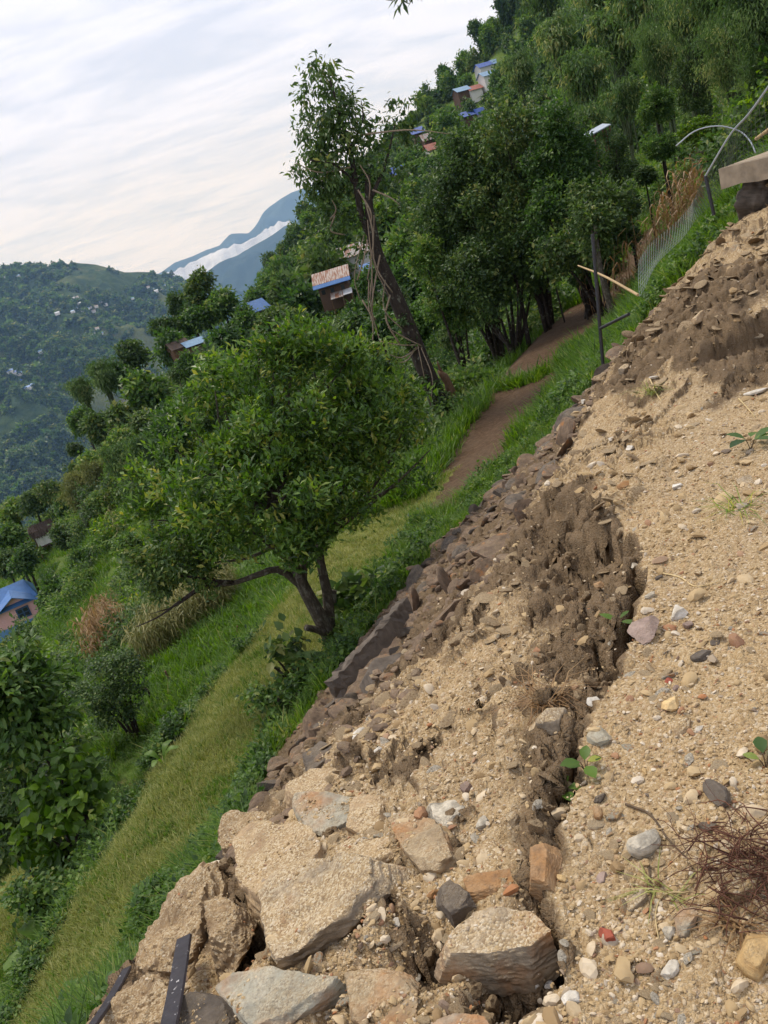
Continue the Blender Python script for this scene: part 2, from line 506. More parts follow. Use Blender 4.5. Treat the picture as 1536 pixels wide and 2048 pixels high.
class MB:
    """collects simple shapes into one mesh (triangles and quads padded to quads not needed: polygons kept in two lists)"""
    def __init__(s):
        s.v, s.f = [], []
    def add(s, V, F):
        b = len(s.v)
        s.v += [tuple(p) for p in V]
        s.f += [tuple(i + b for i in f) for f in F]
        return s
    def box(s, c, size, M=None):
        x, y, z = (d / 2 for d in size)
        V = [Vector((i * x, j * y, k * z)) for i in (-1, 1) for j in (-1, 1) for k in (-1, 1)]
        if M is not None:
            V = [M @ p for p in V]
        V = [p + Vector(c) for p in V]
        return s.add(V, [(0, 1, 3, 2), (4, 6, 7, 5), (0, 4, 5, 1), (2, 3, 7, 6), (0, 2, 6, 4), (1, 5, 7, 3)])
    def tube(s, pts, rad, n=6, cap=True):
        V, F = tube_np(pts, rad, n)
        b = len(s.v)
        s.add(V, F)
        if cap:
            s.f.append(tuple(b + i for i in range(n))[::-1])
            s.f.append(tuple(b + (len(pts) - 1) * n + i for i in range(n)))
        return s
    def mesh(s, name, mat, smooth=False):
        me = bpy.data.meshes.new(name)
        me.from_pydata(s.v, [], s.f)
        me.update()
        if smooth:
            me.polygons.foreach_set('use_smooth', np.full(len(s.f), True, bool))
        for m in (mat if isinstance(mat, (list, tuple)) else [mat]):
            me.materials.append(m)
        return me

def tube_np(pts, rad, n=6):
    pts = [Vector(p) for p in pts]
    if not hasattr(rad, '__len__'):
        rad = [rad] * len(pts)
    V, F = [], []
    up = Vector((0.31, 0.2, 0.93))
    for i, p in enumerate(pts):
        d = (pts[min(i + 1, len(pts) - 1)] - pts[max(i - 1, 0)])
        if d.length < 1e-9:
            d = Vector((0, 0, 1))
        d.normalize()
        a = d.cross(up)
        if a.length < 1e-3:
            a = d.cross(Vector((1, 0, 0)))
        a.normalize()
        b = d.cross(a)
        for k in range(n):
            q = 2 * math.pi * k / n
            V.append(p + (a * math.cos(q) + b * math.sin(q)) * rad[i])
    for i in range(len(pts) - 1):
        for k in range(n):
            F.append((i * n + k, i * n + (k + 1) % n, (i + 1) * n + (k + 1) % n, (i + 1) * n + k))
    return V, F

def curve_pts(pts, n=16):
    """Catmull-Rom through points"""
    P = [Vector(p) for p in pts]
    P = [P[0] * 2 - P[1]] + P + [P[-1] * 2 - P[-2]]
    out = []
    segs = len(P) - 3
    for i in range(n):
        u = i / (n - 1) * segs
        k = min(int(u), segs - 1)
        t = u - k
        a, b, c, d = P[k:k + 4]
        out.append(0.5 * ((2 * b) + (c - a) * t + (2 * a - 5 * b + 4 * c - d) * t * t + (3 * b - a - 3 * c + d) * t ** 3))
    return out

# ------------------------------------------------------------------ materials
class NT:
    def __init__(s, name):
        s.m = bpy.data.materials.new(name)
        s.m.use_nodes = True
        s.t = s.m.node_tree
        s.t.nodes.clear()
        s.out = s.t.nodes.new('ShaderNodeOutputMaterial')
    def n(s, typ, ins=None, **props):
        nd = s.t.nodes.new('ShaderNode' + typ)
        for k, v in props.items():
            setattr(nd, k, v)
        for k, v in (ins or {}).items():
            if isinstance(v, bpy.types.NodeSocket):
                s.t.links.new(v, nd.inputs[k])
            else:
                nd.inputs[k].default_value = v
        return nd
    def coord(s, scale=1.0, rot=(0, 0, 0), which='Object'):
        c = s.n('TexCoord').outputs[which]
        if scale == 1.0:
            return c
        sc = scale if hasattr(scale, '__len__') else (scale,) * 3
        return s.n('Mapping', {'Vector': c, 'Scale': sc, 'Rotation': rot}).outputs[0]
    def noise(s, vec, scale, detail=4, rough=.55, dist=0.0, out=0):
        return s.n('TexNoise', {'Vector': vec, 'Scale': scale, 'Detail': detail, 'Roughness': rough, 'Distortion': dist}).outputs[out]
    def ramp(s, fac, stops):
        nd = s.n('ValToRGB', {'Fac': fac})
        el = nd.color_ramp.elements
        while len(el) < len(stops):
            el.new(0.5)
        for e, (p, c) in zip(el, stops):
            e.position = p
            e.color = (*c, 1) if hasattr(c, '__len__') else (c, c, c, 1)
        return nd.outputs[0]
    def mix(s, fac, a, b, blend='MIX'):
        nd = s.n('Mix', data_type='RGBA', blend_type=blend)
        for i, v in ((0, fac), (6, a), (7, b)):
            if isinstance(v, bpy.types.NodeSocket):
                s.t.links.new(v, nd.inputs[i])
            else:
                nd.inputs[i].default_value = v if i == 0 else (*v, 1)
        return nd.outputs[2]
    def math(s, op, a, b=0.0, clamp=False):
        nd = s.n('Math', operation=op, use_clamp=clamp)
        for i, v in enumerate((a, b)):
            if isinstance(v, bpy.types.NodeSocket):
                s.t.links.new(v, nd.inputs[i])
            else:
                nd.inputs[i].default_value = v
        return nd.outputs[0]
    def attr(s, name):
        return s.n('Attribute', attribute_name=name).outputs['Fac']
    def rnd(s):
        return s.n('ObjectInfo').outputs['Random']
    def bump(s, h, strength=.4, dist=.02, normal=None):
        ins = {'Height': h, 'Strength': strength, 'Distance': dist}
        if normal is not None:
            ins['Normal'] = normal
        return s.n('Bump', ins).outputs[0]
    def bsdf(s, color, rough=.85, normal=None, spec=.3, **kw):
        ins = {'Base Color': color if isinstance(color, bpy.types.NodeSocket) else (*color, 1), 'Roughness': rough, 'Specular IOR Level': spec}
        if normal is not None:
            ins['Normal'] = normal
        ins.update(kw)
        b = s.n('BsdfPrincipled', ins)
        s.t.links.new(b.outputs[0], s.out.inputs[0])
        return b
    def leaf(s, color, trans=.35, rough=.5, spec=.35):
        b = s.n('BsdfPrincipled', {'Base Color': color, 'Roughness': rough, 'Specular IOR Level': spec})
        hs = s.n('HueSaturation', {'Color': color, 'Saturation': 1.15, 'Value': 1.5})
        t = s.n('BsdfTranslucent', {'Color': hs.outputs[0]})
        m = s.n('MixShader', {0: trans, 1: b.outputs[0], 2: t.outputs[0]})
        s.t.links.new(m.outputs[0], s.out.inputs[0])
        return s.m

def mat_gravel():
    t = NT('gravel_soil')
    c = t.coord()
    wet_shade = t.attr('wet_shade')
    big = t.noise(c, 1.3, 4)
    mid = t.noise(c, 9, 5, .6)
    vor = t.n('TexVoronoi', {'Vector': c, 'Scale': 95, 'Randomness': 1.0})
    vor2 = t.n('TexVoronoi', {'Vector': c, 'Scale': 210, 'Randomness': 1.0})
    sepv = t.n('SeparateColor', {0: vor.outputs['Color']}).outputs
    sepw = t.n('SeparateColor', {0: vor2.outputs['Color']}).outputs
    base = t.ramp(big, [(.30, (.33, .205, .092)), (.5, (.405, .268, .122)), (.72, (.455, .315, .15))])
    base = t.mix(t.math('MULTIPLY', t.ramp(mid, [(.42, 0), (.6, 1)]), .65), base, (.235, .148, .072))
    big2 = t.noise(c, .75, 5, .6)
    base = t.mix(t.ramp(big2, [(.46, 0), (.62, .75)]), base, (.27, .195, .118))
    grain = t.ramp(sepv[0], [(.0, (.13, .082, .042)), (.22, (.29, .195, .10)), (.5, (.41, .295, .155)), (.78, (.50, .385, .23)), (.93, (.68, .60, .46)), (1, (.36, .18, .08))])
    grain2 = t.ramp(sepw[1], [(.0, (.27, .17, .08)), (.5, (.47, .34, .175)), (1, (.66, .55, .38))])
    col = t.mix(.55, base, grain)
    col = t.mix(.28, col, grain2)
    soil = t.ramp(mid, [(.25, (.062, .039, .021)), (.5, (.118, .076, .041)), (.75, (.20, .133, .074))])
    soil = t.mix(.12, soil, grain2)
    mid2 = t.noise(c, 26, 4, .65)
    wf = t.math('ADD', wet_shade, t.math('MULTIPLY', t.math('SUBTRACT', mid2, .5), .6))
    wf = t.ramp(wf, [(.25, 0), (.7, 1)])
    col = t.mix(wf, col, soil)
    h = t.math('ADD', t.math('MULTIPLY', vor.outputs['Distance'], -.6), t.math('MULTIPLY', vor2.outputs['Distance'], -.3))
    h = t.math('ADD', h, t.math('MULTIPLY', mid2, .8))
    t.bsdf(col, t.math('SUBTRACT', .95, t.math('MULTIPLY', wf, .14)), t.bump(h, .8, .016), .2)
    return t.m

def mat_rock(name, ramp_stops, band=(2, 2, 14), dust=.55, rust=0.0, scale=1.0):
    t = NT(name)
    c = t.coord()
    r = t.rnd()
    off = t.n('VectorMath', {0: c, 1: t.n('CombineXYZ', {0: t.math('MULTIPLY', r, 37.0), 1: t.math('MULTIPLY', r, 91.0), 2: r}).outputs[0]}, operation='ADD').outputs[0]
    sv = t.n('Mapping', {'Vector': off, 'Scale': band, 'Rotation': (.25, .2, 0)}).outputs[0]
    bands = t.noise(sv, 3.0 * scale, 6, .62, .6)
    blot = t.noise(off, 5 * scale, 4, .6)
    fine = t.noise(off, 55 * scale, 4, .65)
    col = t.ramp(bands, ramp_stops)
    col = t.mix(t.ramp(blot, [(.45, 0), (.7, .6)]), col, tuple(min(1, v * 1.35) for v in ramp_stops[-1][1]))
    if rust:
        rr = t.noise(off, 3.2 * scale, 5, .6)
        col = t.mix(t.ramp(rr, [(.62 - rust * .35, 0), (.72 - rust * .3, .85)]), col, (.36, .155, .045))
    col = t.mix(t.math('MULTIPLY', t.ramp(fine, [(.35, 1), (.6, 0)]), .35), col, (.09, .07, .05))
    # dry yellow dust and grit lying on the upward faces
    nz = t.n('SeparateXYZ', {0: t.n('NewGeometry').outputs['Normal']}).outputs[2]
    dn = t.noise(off, 7 * scale, 5, .65)
    df = t.math('MULTIPLY', t.ramp(nz, [(.55, 0), (.9, 1)]), t.ramp(dn, [(.5 - dust * .28, 0), (.64 - dust * .22, 1)]))
    vor = t.n('TexVoronoi', {'Vector': c, 'Scale': 170})
    gr = t.ramp(t.n('SeparateColor', {0: vor.outputs['Color']}).outputs[0], [(0, (.23, .15, .075)), (.5, (.44, .315, .16)), (.95, (.62, .52, .36))])
    col = t.mix(t.math('MULTIPLY', df, min(1, dust * 1.25)), col, gr)
    h = t.math('ADD', t.math('MULTIPLY', bands, .8), t.math('MULTIPLY', fine, .5))
    h = t.math('ADD', h, t.math('MULTIPLY', t.math('MULTIPLY', vor.outputs['Distance'], df), -.6))
    t.bsdf(col, .82, t.bump(h, .6, .014), .3)
    return t.m

def mat_leaf(name, stops, trans=.35, rough=.5, var=.35, spec=.35):
    """colour from the leaf's own tint (0..1), shifted a little from plant to plant"""
    t = NT(name)
    f = t.attr('tint')
    f = t.math('ADD', f, t.math('MULTIPLY', t.math('SUBTRACT', t.rnd(), .5), var))
    return t.leaf(t.ramp(f, stops), trans, rough, spec)

def mat_plain(name, color, rough=.7, nscale=18, namp=.25, bump=.2, spec=.3, metallic=0.0, var=0.0, stretch=None):
    t = NT(name)
    c = t.coord(stretch if stretch else 1.0)
    n = t.noise(c, nscale, 5, .6)
    d = tuple(v * (1 - namp) for v in color); b = tuple(min(1, v * (1 + namp)) for v in color)
    col = t.ramp(n, [(.3, d), (.7, b)])
    if var:
        col = t.n('HueSaturation', {'Color': col, 'Value': t.math('ADD', 1 - var / 2, t.math('MULTIPLY', t.rnd(), var))}).outputs[0]
    t.bsdf(col, rough, t.bump(n, bump, .02), spec, Metallic=metallic)
    return t.m

def mat_bark(name, stops, scale=6):
    t = NT(name)
    c = t.coord((scale, scale, scale * .35))
    n = t.noise(c, 3.0, 6, .65, .3)
    p = t.noise(t.coord(), 9, 4, .6)
    col = t.ramp(n, stops)
    col = t.mix(t.ramp(p, [(.58, 0), (.66, .55)]), col, (.20, .20, .15))
    t.bsdf(col, .9, t.bump(n, .8, .03), .2)
    return t.m

def mat_hill():
    t = NT('hillside_soil')
    c = t.coord()
    n = t.noise(c, .5, 6, .6)
    n2 = t.noise(c, 5, 5, .65)
    n3 = t.noise(c, 40, 4, .7)
    grass = t.ramp(n2, [(.25, (.050, .080, .016)), (.5, (.10, .155, .030)), (.75, (.16, .205, .052))])
    soil = t.ramp(n3, [(.25, (.075, .045, .022)), (.7, (.17, .105, .055))])
    col = t.mix(t.ramp(n, [(.58, 0), (.70, .7)]), grass, soil)
    t.bsdf(col, .95, t.bump(t.math('ADD', n2, t.math('MULTIPLY', n3, .5)), .6, .08), .1)
    return t.m

def mat_lawn():
    t = NT('lawn_turf')
    c = t.coord()
    n = t.noise(c, .9, 5, .6)
    n3 = t.noise(c, 45, 4, .7)
    col = t.ramp(n, [(.3, (.13, .155, .034)), (.5, (.19, .20, .054)), (.7, (.25, .225, .078))])
    col = t.mix(t.math('MULTIPLY', t.ramp(n3, [(.35, 1), (.6, 0)]), .5), col, (.055, .062, .016))
    t.bsdf(col, .95, t.bump(n3, .7, .03), .1)
    return t.m

def mat_soil():
    t = NT('ploughed_soil')
    c = t.coord()
    n = t.noise(c, 1.2, 5, .6)
    n3 = t.noise(c, 9, 6, .72)
    col = t.ramp(n3, [(.25, (.052, .032, .019)), (.5, (.106, .066, .039)), (.75, (.175, .115, .070))])
    col = t.mix(t.ramp(n, [(.45, 0), (.7, .5)]), col, (.14, .10, .064))
    t.bsdf(col, .95, t.bump(n3, 1.0, .08), .1)
    return t.m

def mat_far_hill():
    t = NT('far_hillside_cover')
    c = t.coord()
    n = t.noise(c, .012, 6, .65)
    n2 = t.noise(c, .06, 5, .7)
    n4 = t.noise(c, .0045, 5, .6)
    col = t.ramp(n2, [(.3, (.022, .042, .018)), (.5, (.046, .076, .028)), (.72, (.085, .115, .042))])
    col = t.mix(t.ramp(n4, [(.52, 0), (.60, .85)]), col, (.125, .140, .050))
    col = t.mix(t.ramp(n, [(.60, 0), (.68, .85)]), col, (.22, .16, .085))
    t.bsdf(col, 1.0, t.bump(n2, 1.0, 9.0), .05)
    return t.m

def mat_mountain():
    t = NT('mountain_cover')
    c = t.coord()
    n = t.noise(c, .004, 6, .65)
    t.bsdf(t.ramp(n, [(.3, (.018, .035, .030)), (.7, (.045, .070, .055))]), 1.0, None, .05)
    return t.m

def mat_corrugated(name, base, pitch=8.0, rust=0.0):
    t = NT(name)
    c = t.coord()
    n = t.noise(c, 2.2, 5, .65)
    col = t.ramp(n, [(.3, tuple(v * .75 for v in base)), (.7, base)])
    if rust:
        sv = t.n('Mapping', {'Vector': c, 'Scale': (3.0, .35, .35)}).outputs[0]
        rn = t.noise(sv, 2.2, 5, .6)
        col = t.mix(t.ramp(rn, [(.48 - rust * .1, 0), (.56, 1)]), col, (.23, .085, .03))
    w = t.n('TexWave', {'Vector': c, 'Scale': pitch, 'Distortion': .0}, wave_type='BANDS', bands_direction='X').outputs[1]
    t.bsdf(col, .5, t.bump(w, .6, .03), .4)
    return t.m

M = {}
M['gravel'] = mat_gravel()
M['schist'] = mat_rock('schist_tan', [(.28, (0.176, 0.115, 0.063)), (.5, (0.319, 0.215, 0.117)), (.68, (0.462, 0.33, 0.189))], dust=.62)
M['schist_grey'] = mat_rock('schist_grey', [(.28, (0.121, 0.095, 0.066)), (.5, (0.248, 0.195, 0.132)), (.7, (0.44, 0.345, 0.229))], dust=.62, rust=.15)
M['schist_blue'] = mat_rock('schist_bluegrey', [(.25, (0.2, 0.171, 0.123)), (.5, (0.3, 0.285, 0.22)), (.7, (0.43, 0.389, 0.299))], dust=.30, rust=.40)
M['schist_rust'] = mat_rock('schist_rust', [(.28, (0.18, 0.123, 0.075)), (.5, (0.288, 0.209, 0.12)), (.7, (0.396, 0.314, 0.2))], dust=.35, rust=.42)
M['schist_dark'] = mat_rock('schist_dark', [(.28, (.045, .037, .03)), (.5, (.09, .072, .055)), (.72, (.15, .122, .095))], dust=.12)
M['rubble'] = mat_rock('rubble_schist', [(.28, (0.0696, 0.0455, 0.029)), (.5, (0.133, 0.0889, 0.0563)), (.72, (0.216, 0.146, 0.0924))], dust=.18, rust=.1)
M['quartz'] = mat_rock('white_quartz', [(.28, (.40, .34, .25)), (.5, (.58, .53, .44)), (.7, (.72, .68, .60))], dust=.12, band=(3, 3, 9))
M['gneiss'] = mat_rock('banded_gneiss', [(.36, (.10, .095, .08)), (.46, (.34, .30, .23)), (.6, (.55, .49, .38))], dust=.15, band=(2, 2, 26))
M['yellow_stone'] = mat_rock('yellow_stone', [(.28, (.34, .20, .075)), (.5, (.48, .32, .14)), (.7, (.60, .44, .22))], dust=.1)
M['orange_stone'] = mat_rock('orange_stone', [(.28, (0.18, 0.085, 0.035)), (.5, (0.315, 0.162, 0.06)), (.7, (0.375, 0.255, 0.14))], dust=.1)
M['purple_stone'] = mat_rock('purple_stone', [(.28, (.15, .10, .08)), (.5, (.235, .165, .135)), (.7, (.36, .27, .22))], dust=.12)
M['brick'] = mat_plain('brick_red', (.30, .075, .042), .8, 30, .3)
M['earth'] = mat_rock('earth_block', [(.28, (0.112, 0.0654, 0.0315)), (.5, (0.18, 0.114, 0.056)), (.72, (0.272, 0.182, 0.091))], dust=.5, band=(0.9, 0.9, 0.9))
M['flake'] = mat_rock('crust_flake', [(.28, (.20, .135, .075)), (.5, (.33, .235, .13)), (.7, (.44, .33, .19))], dust=.35, band=(4, 4, 8))
M['concrete'] = mat_plain('concrete_grey', (.105, .084, .064), .9, 14, .35, .5)
M['slab'] = mat_plain('concrete_tan', (.30, .235, .16), .9, 5, .38, .6)
M['hill'] = mat_hill(); M['lawn'] = mat_lawn(); M['soil'] = mat_soil()
M['far'] = mat_far_hill(); M['mountain'] = mat_mountain()
M['citrus'] = mat_leaf('citrus_leaf', [(0, (0.0313, 0.0681, 0.0121)), (.35, (0.0693, 0.142, 0.0219)), (.7, (0.14, 0.233, 0.034)), (.9, (0.212, 0.284, 0.0462)), (1, (0.302, 0.306, 0.0608))], .36, .42, .0, .45)
M['dark_leaf'] = mat_leaf('evergreen_leaf', [(0, (0.0276, 0.0561, 0.0162)), (.5, (0.0691, 0.122, 0.0292)), (.9, (0.141, 0.201, 0.0455)), (1, (0.225, 0.231, 0.065))], .3)
M['mid_leaf'] = mat_leaf('broad_leaf', [(0, (0.0309, 0.0688, 0.0158)), (.5, (0.0842, 0.158, 0.0317)), (.9, (0.168, 0.254, 0.0502)), (1, (0.239, 0.275, 0.0726))], .36, var=.6)
M['bamboo'] = mat_leaf('bamboo_leaf', [(0, (0.0393, 0.0786, 0.0216)), (.5, (0.0968, 0.162, 0.0432)), (.9, (0.181, 0.245, 0.0743)), (1, (0.287, 0.295, 0.101))], .38)
M['bright_leaf'] = mat_leaf('bright_leaf', [(0, (0.05, 0.102, 0.014)), (.5, (0.112, 0.198, 0.026)), (.85, (0.188, 0.288, 0.035)), (1, (0.425, 0.396, 0.07))], .4)
M['grass'] = mat_leaf('bank_grass', [(0, (0.046, 0.092, 0.014)), (.45, (0.101, 0.19, 0.024)), (.85, (0.172, 0.27, 0.04)), (1, (0.299, 0.299, 0.09))], .42, var=.55)
M['dry_grass'] = mat_leaf('dry_grass', [(0, (0.124, 0.166, 0.0321)), (.4, (0.234, 0.26, 0.0619)), (.75, (0.347, 0.347, 0.109)), (1, (0.495, 0.477, 0.195))], .35, var=.5)
M['corn_dry'] = mat_leaf('dry_maize', [(0, (0.131, 0.0675, 0.0256)), (.5, (0.252, 0.149, 0.0641)), (1, (0.374, 0.252, 0.12))], .3, var=.3)
M['corn_green'] = mat_leaf('ripe_maize', [(0, (0.077, 0.103, 0.025)), (.5, (0.176, 0.178, 0.05)), (1, (0.33, 0.287, 0.11))], .3, var=.4)
M['bark'] = mat_bark('bark_dark', [(.3, (.018, .013, .010)), (.6, (.045, .034, .026)), (.8, (.085, .068, .05))])
M['bark_grey'] = mat_bark('bark_lichen', [(.3, (.035, .028, .02)), (.55, (.085, .07, .05)), (.75, (.24, .22, .17))], 9)
M['dead_wood'] = mat_plain('dead_wood', (.13, .075, .042), .9, 20, .4, .6, stretch=(3, 3, .5))
M['vine'] = mat_plain('dry_vine', (.24, .18, .12), .9, 30, .3)
M['root'] = mat_plain('red_root', (.105, .045, .026), .9, 40, .4, var=.6)
M['straw'] = mat_plain('straw', (.50, .38, .19), .8, 30, .2, var=.3)
M['reed'] = mat_leaf('reed_leaf', [(0, (.075, .095, .026)), (.5, (.15, .17, .05)), (1, (.27, .26, .10))], .35, var=.3)
M['twig'] = mat_plain('twig', (.11, .075, .045), .9, 30, .3)
M['cane'] = mat_plain('pale_cane', (.40, .28, .14), .7, 30, .2)
def mat_strip():
    t = NT('worn_dark_paint')
    c = t.coord()
    n = t.noise(c, 30, 4, .6)
    col = t.ramp(n, [(.3, (.017, .014, .019)), (.7, (.034, .029, .036))])
    chips = t.noise(t.coord((1, .6, 1)), 42, 3, .5)
    spots = t.noise(c, 6, 2, .5)
    f = t.math('MULTIPLY', t.ramp(chips, [(.655, 0), (.675, 1)]), t.ramp(spots, [(.42, 0), (.55, 1)]))
    col = t.mix(f, col, (.45, .43, .42))
    t.bsdf(col, .55, t.bump(n, .3, .005), .4)
    return t.m
M['strip'] = mat_strip()
M['iron'] = mat_plain('dark_iron', (.02, .02, .022), .5, 30, .3, .1, .5)
M['steel'] = mat_plain('galvanised_steel', (.34, .37, .38), .45, 20, .15, .05, .5, .4)
M['green_cane'] = mat_plain('green_cane', (.06, .08, .03), .6, 20, .3)
M['wire'] = mat_plain('fence_wire', (.085, .115, .10), .5, 20, .15, .0, .5)
M['blue_roof'] = mat_corrugated('blue_sheet', (.075, .20, .47), 6)
M['deep_blue'] = mat_corrugated('deep_blue_sheet', (.035, .10, .38), 6)
M['pale_blue'] = mat_corrugated('pale_blue_sheet', (.21, .36, .52), 6)
M['teal_roof'] = mat_corrugated('teal_sheet', (.13, .30, .30), 6)
M['red_roof'] = mat_corrugated('red_sheet', (.33, .07, .035), 6)
M['rust_roof'] = mat_corrugated('rusty_sheet', (.50, .42, .35), 5, .5)
M['grey_roof'] = mat_corrugated('grey_sheet', (.42, .40, .37), 5, .1)
M['white_roof'] = mat_corrugated('white_sheet', (.62, .62, .62), 5)
M['pink'] = mat_plain('pink_plaster', (.74, .42, .42), .85, 8, .1)
M['blue_paint'] = mat_plain('blue_paint', (.13, .26, .48), .8, 8, .12)
M['white_wall'] = mat_plain('white_plaster', (.60, .58, .54), .85, 6, .12)
M['wood_wall'] = mat_plain('brown_boards', (.10, .06, .038), .85, 12, .3, .4)
M['thatch'] = mat_plain('brown_thatch', (.095, .068, .052), .95, 25, .4, .8, stretch=(1, 1, .3))
M['cloth'] = mat_plain('white_cloth', (.70, .68, .64), .85, 8, .1)
M['frame_blue'] = mat_plain('blue_frame', (.035, .08, .17), .6, 10, .1)
M['glass'] = mat_plain('dark_glass', (.02, .025, .03), .15, 5, .1, 0, .6)
M['pane'] = mat_plain('panel_sheet', (.36, .41, .46), .25, 5, .08, 0, .6)
M['cloud'] = None

# ------------------------------------------------------------------ ground sheets (fan of cells round the camera foot)
def nonuni(a0, a1, lo, hi, fine, coarse):
    """angles: fine inside [lo, hi], coarse outside"""
    return np.concatenate([np.arange(a0, lo, coarse), np.arange(lo, hi, fine), np.arange(hi, a1 + coarse, coarse)])

def fan(az, rad):
    A, Rr = np.meshgrid(np.radians(az), rad, indexing='ij')
    x, y = Rr * np.sin(A), Rr * np.cos(A)
    n, m = len(az), len(rad)
    idx = np.arange(n * m).reshape(n, m)
    F = np.stack([idx[:-1, :-1], idx[:-1, 1:], idx[1:, 1:], idx[1:, :-1]], -1).reshape(-1, 4)
    return x.ravel(), y.ravel(), F

def sub_mesh(name, V, F, keep, mat, attrs=None, smooth=True):
    f = F[keep]
    used = np.zeros(len(V), bool); used[f.ravel()] = True
    new = np.cumsum(used) - 1
    return mesh_np(name, V[used], new[f], mat, smooth, {k: v[used] for k, v in (attrs or {}).items()})

th = np.radians(np.linspace(80, 5.4, 620))
rad_near = np.concatenate([[.12], EYE / np.tan(th)])
_cut = rad_near[:-1][np.diff(rad_near) > .032][0]
rad_near = np.concatenate([rad_near[rad_near < _cut], np.arange(_cut, 11.5, .032), rad_near[rad_near > 11.52]])
rad_near = rad_near[rad_near < 17.0]
az_near = nonuni(-75, 65, -46, 36, .125, 1.0)
gx, gy, gF = fan(az_near, rad_near)
gh = base_h(gx, gy)
gs, gt = st(gx, gy)
w_ = (1 - sstep(6.0, 7.0, gt)) * (1 - sstep(12, 14, gs))
wet_shade_ = np.zeros_like(gx)
m_ = w_ > 0
d_, we_ = yard_detail(gx[m_], gy[m_])
gh[m_] += d_ * w_[m_]
wet_shade_[m_] = we_
gV = np.stack([gx, gy, gh], 1)
# crumbly relief on steep broken faces, pushed along the surface normal
n_az, n_rd = len(az_near), len(rad_near)
G3 = gV.reshape(n_az, n_rd, 3)
nu = np.gradient(G3, axis=0); nv = np.gradient(G3, axis=1)
nrm = np.cross(nu, nv).reshape(-1, 3)
nrm /= np.linalg.norm(nrm, axis=1)[:, None] + 1e-12
nrm *= np.sign(nrm[:, 2:3] + 1e-9)
steep = sstep(.92, .55, nrm[:, 2]) * w_ * (.35 + .65 * wet_shade_)
near_ = (np.hypot(gx, gy) < 12) & (steep > .02)
p3 = gV[near_]
nz3 = vnoise3(p3 * 9, 3) * .045 + vnoise3(p3 * 24, 4) * .026 + vnoise3(p3 * 60, 5) * .010
gV[near_] += nrm[near_] * (nz3 * steep[near_])[:, None]
wet_shade_ = np.maximum(wet_shade_, sstep(.75, .55, nrm[:, 2]) * w_ * .75)

def lawn_mask(x, y):
    s, t = st(x, y)
    e = .25 * fbm(x * .9, y * .9, 3, 71)
    left = np.interp(s, [-4, 2, 4, 6, 8, 12, 15, 17], [6.9, 7.15, 7.55, 8.6, 9.0, 9.2, 9.0, 8.2])
    right = np.interp(s, [-4, 3.5, 5.4, 7.5, 10, 12, 15], [5.9, 5.95, 6.15, 6.5, 6.85, 7.1, 7.4])
    a = (t > right + e * .6) & (t < left + e) & (s < 15.5 + e)
    b = (t > 10.9 + e) & (t < 13 + e) & (s < 7.2)
    return a | b
def soil_mask(x, y):
    s, t = st(x, y)
    e = .3 * fbm(x * .8, y * .8, 3, 73)
    e = e * .6
    a = (t > np.interp(s, [21, 25, 30], [6.9, 7.0, 7.7]) + e) & (t < np.interp(s, [21, 26, 31], [9.1, 9.8, 9.4]) + e) & (s > 21.7 + e) & (s < 31)
    b = (t > np.interp(s, [23, 26, 37], [5.3, 5.6, 6.6]) + e) & (t < np.interp(s, [23, 28, 37], [6.8, 7.5, 8.1]) + e) & (s > 22.8 + e) & (s < 40)
    c = (t > np.interp(s, [14, 17, 19, 21.3], [6.0, 5.9, 5.8, 6.8]) + e) & (t < np.interp(s, [14, 17, 21.3], [7.7, 8.3, 8.8]) + e) & (s > 12.5 + 2 * e) & (s < 21.3 + e)
    return a | b | c

def centers(V, F):
    return V[F].mean(1)
cc = centers(gV, gF)
cs, ct = st(cc[:, 0], cc[:, 1])
edge = .3 * fbm(cc[:, 0] * 1.1, cc[:, 1] * 1.1, 3, 77)
lim = np.interp(cs, [-6, 3, 5, 8, 11, 13], [3.3, 3.6, 5.4, 5.7, 5.2, 2.4])
is_yard = (ct < lim + edge) & (cs < 13.2 + edge)
is_lawn = lawn_mask(cc[:, 0], cc[:, 1]) & ~is_yard
is_soil = soil_mask(cc[:, 0], cc[:, 1]) & ~is_yard & ~is_lawn
is_hill = ~(is_yard | is_lawn | is_soil)
kind(link('gravel_ground', sub_mesh('gravel_ground', gV, gF, is_yard, M['gravel'], {'wet_shade': wet_shade_})), 'structure')
kind(link('lawn', sub_mesh('lawn', gV, gF, is_lawn, M['lawn'])), 'structure')
kind(link('terraced_hillside', sub_mesh('terraced_hillside', gV, gF, is_hill, M['hill'])), 'structure')
soil_near = sub_mesh('ploughed_field', gV, gF, is_soil, M['soil'])
if is_soil.any():
    kind(link('ploughed_field', soil_near), 'structure')

r0 = rad_near[-1]
rad_far = np.concatenate([np.geomspace(r0, 60, 150), np.geomspace(60, 430, 150)[1:]])
az_far = nonuni(-75, 65, -44, 36, .22, 1.0)
hx, hy, hF = fan(az_far, rad_far)
hV = np.stack([hx, hy, H(hx, hy)], 1)
hV[:, 2] -= 0.01 * (np.hypot(hx, hy) < r0 + .05)
cc = centers(hV, hF)
is_soil = soil_mask(cc[:, 0], cc[:, 1])
kind(link('wooded_hillside', sub_mesh('wooded_hillside', hV, hF, ~is_soil, M['hill'])), 'structure')
kind(link('ploughed_field', sub_mesh('ploughed_field', hV, hF, is_soil, M['soil'])), 'structure')

# ------------------------------------------------------------------ the far side of the valley and the mountains
def dir_az(px, py):
    u, f, w = ray(px, py)
    return math.degrees(math.atan2(u, f)), w / math.hypot(u, f)

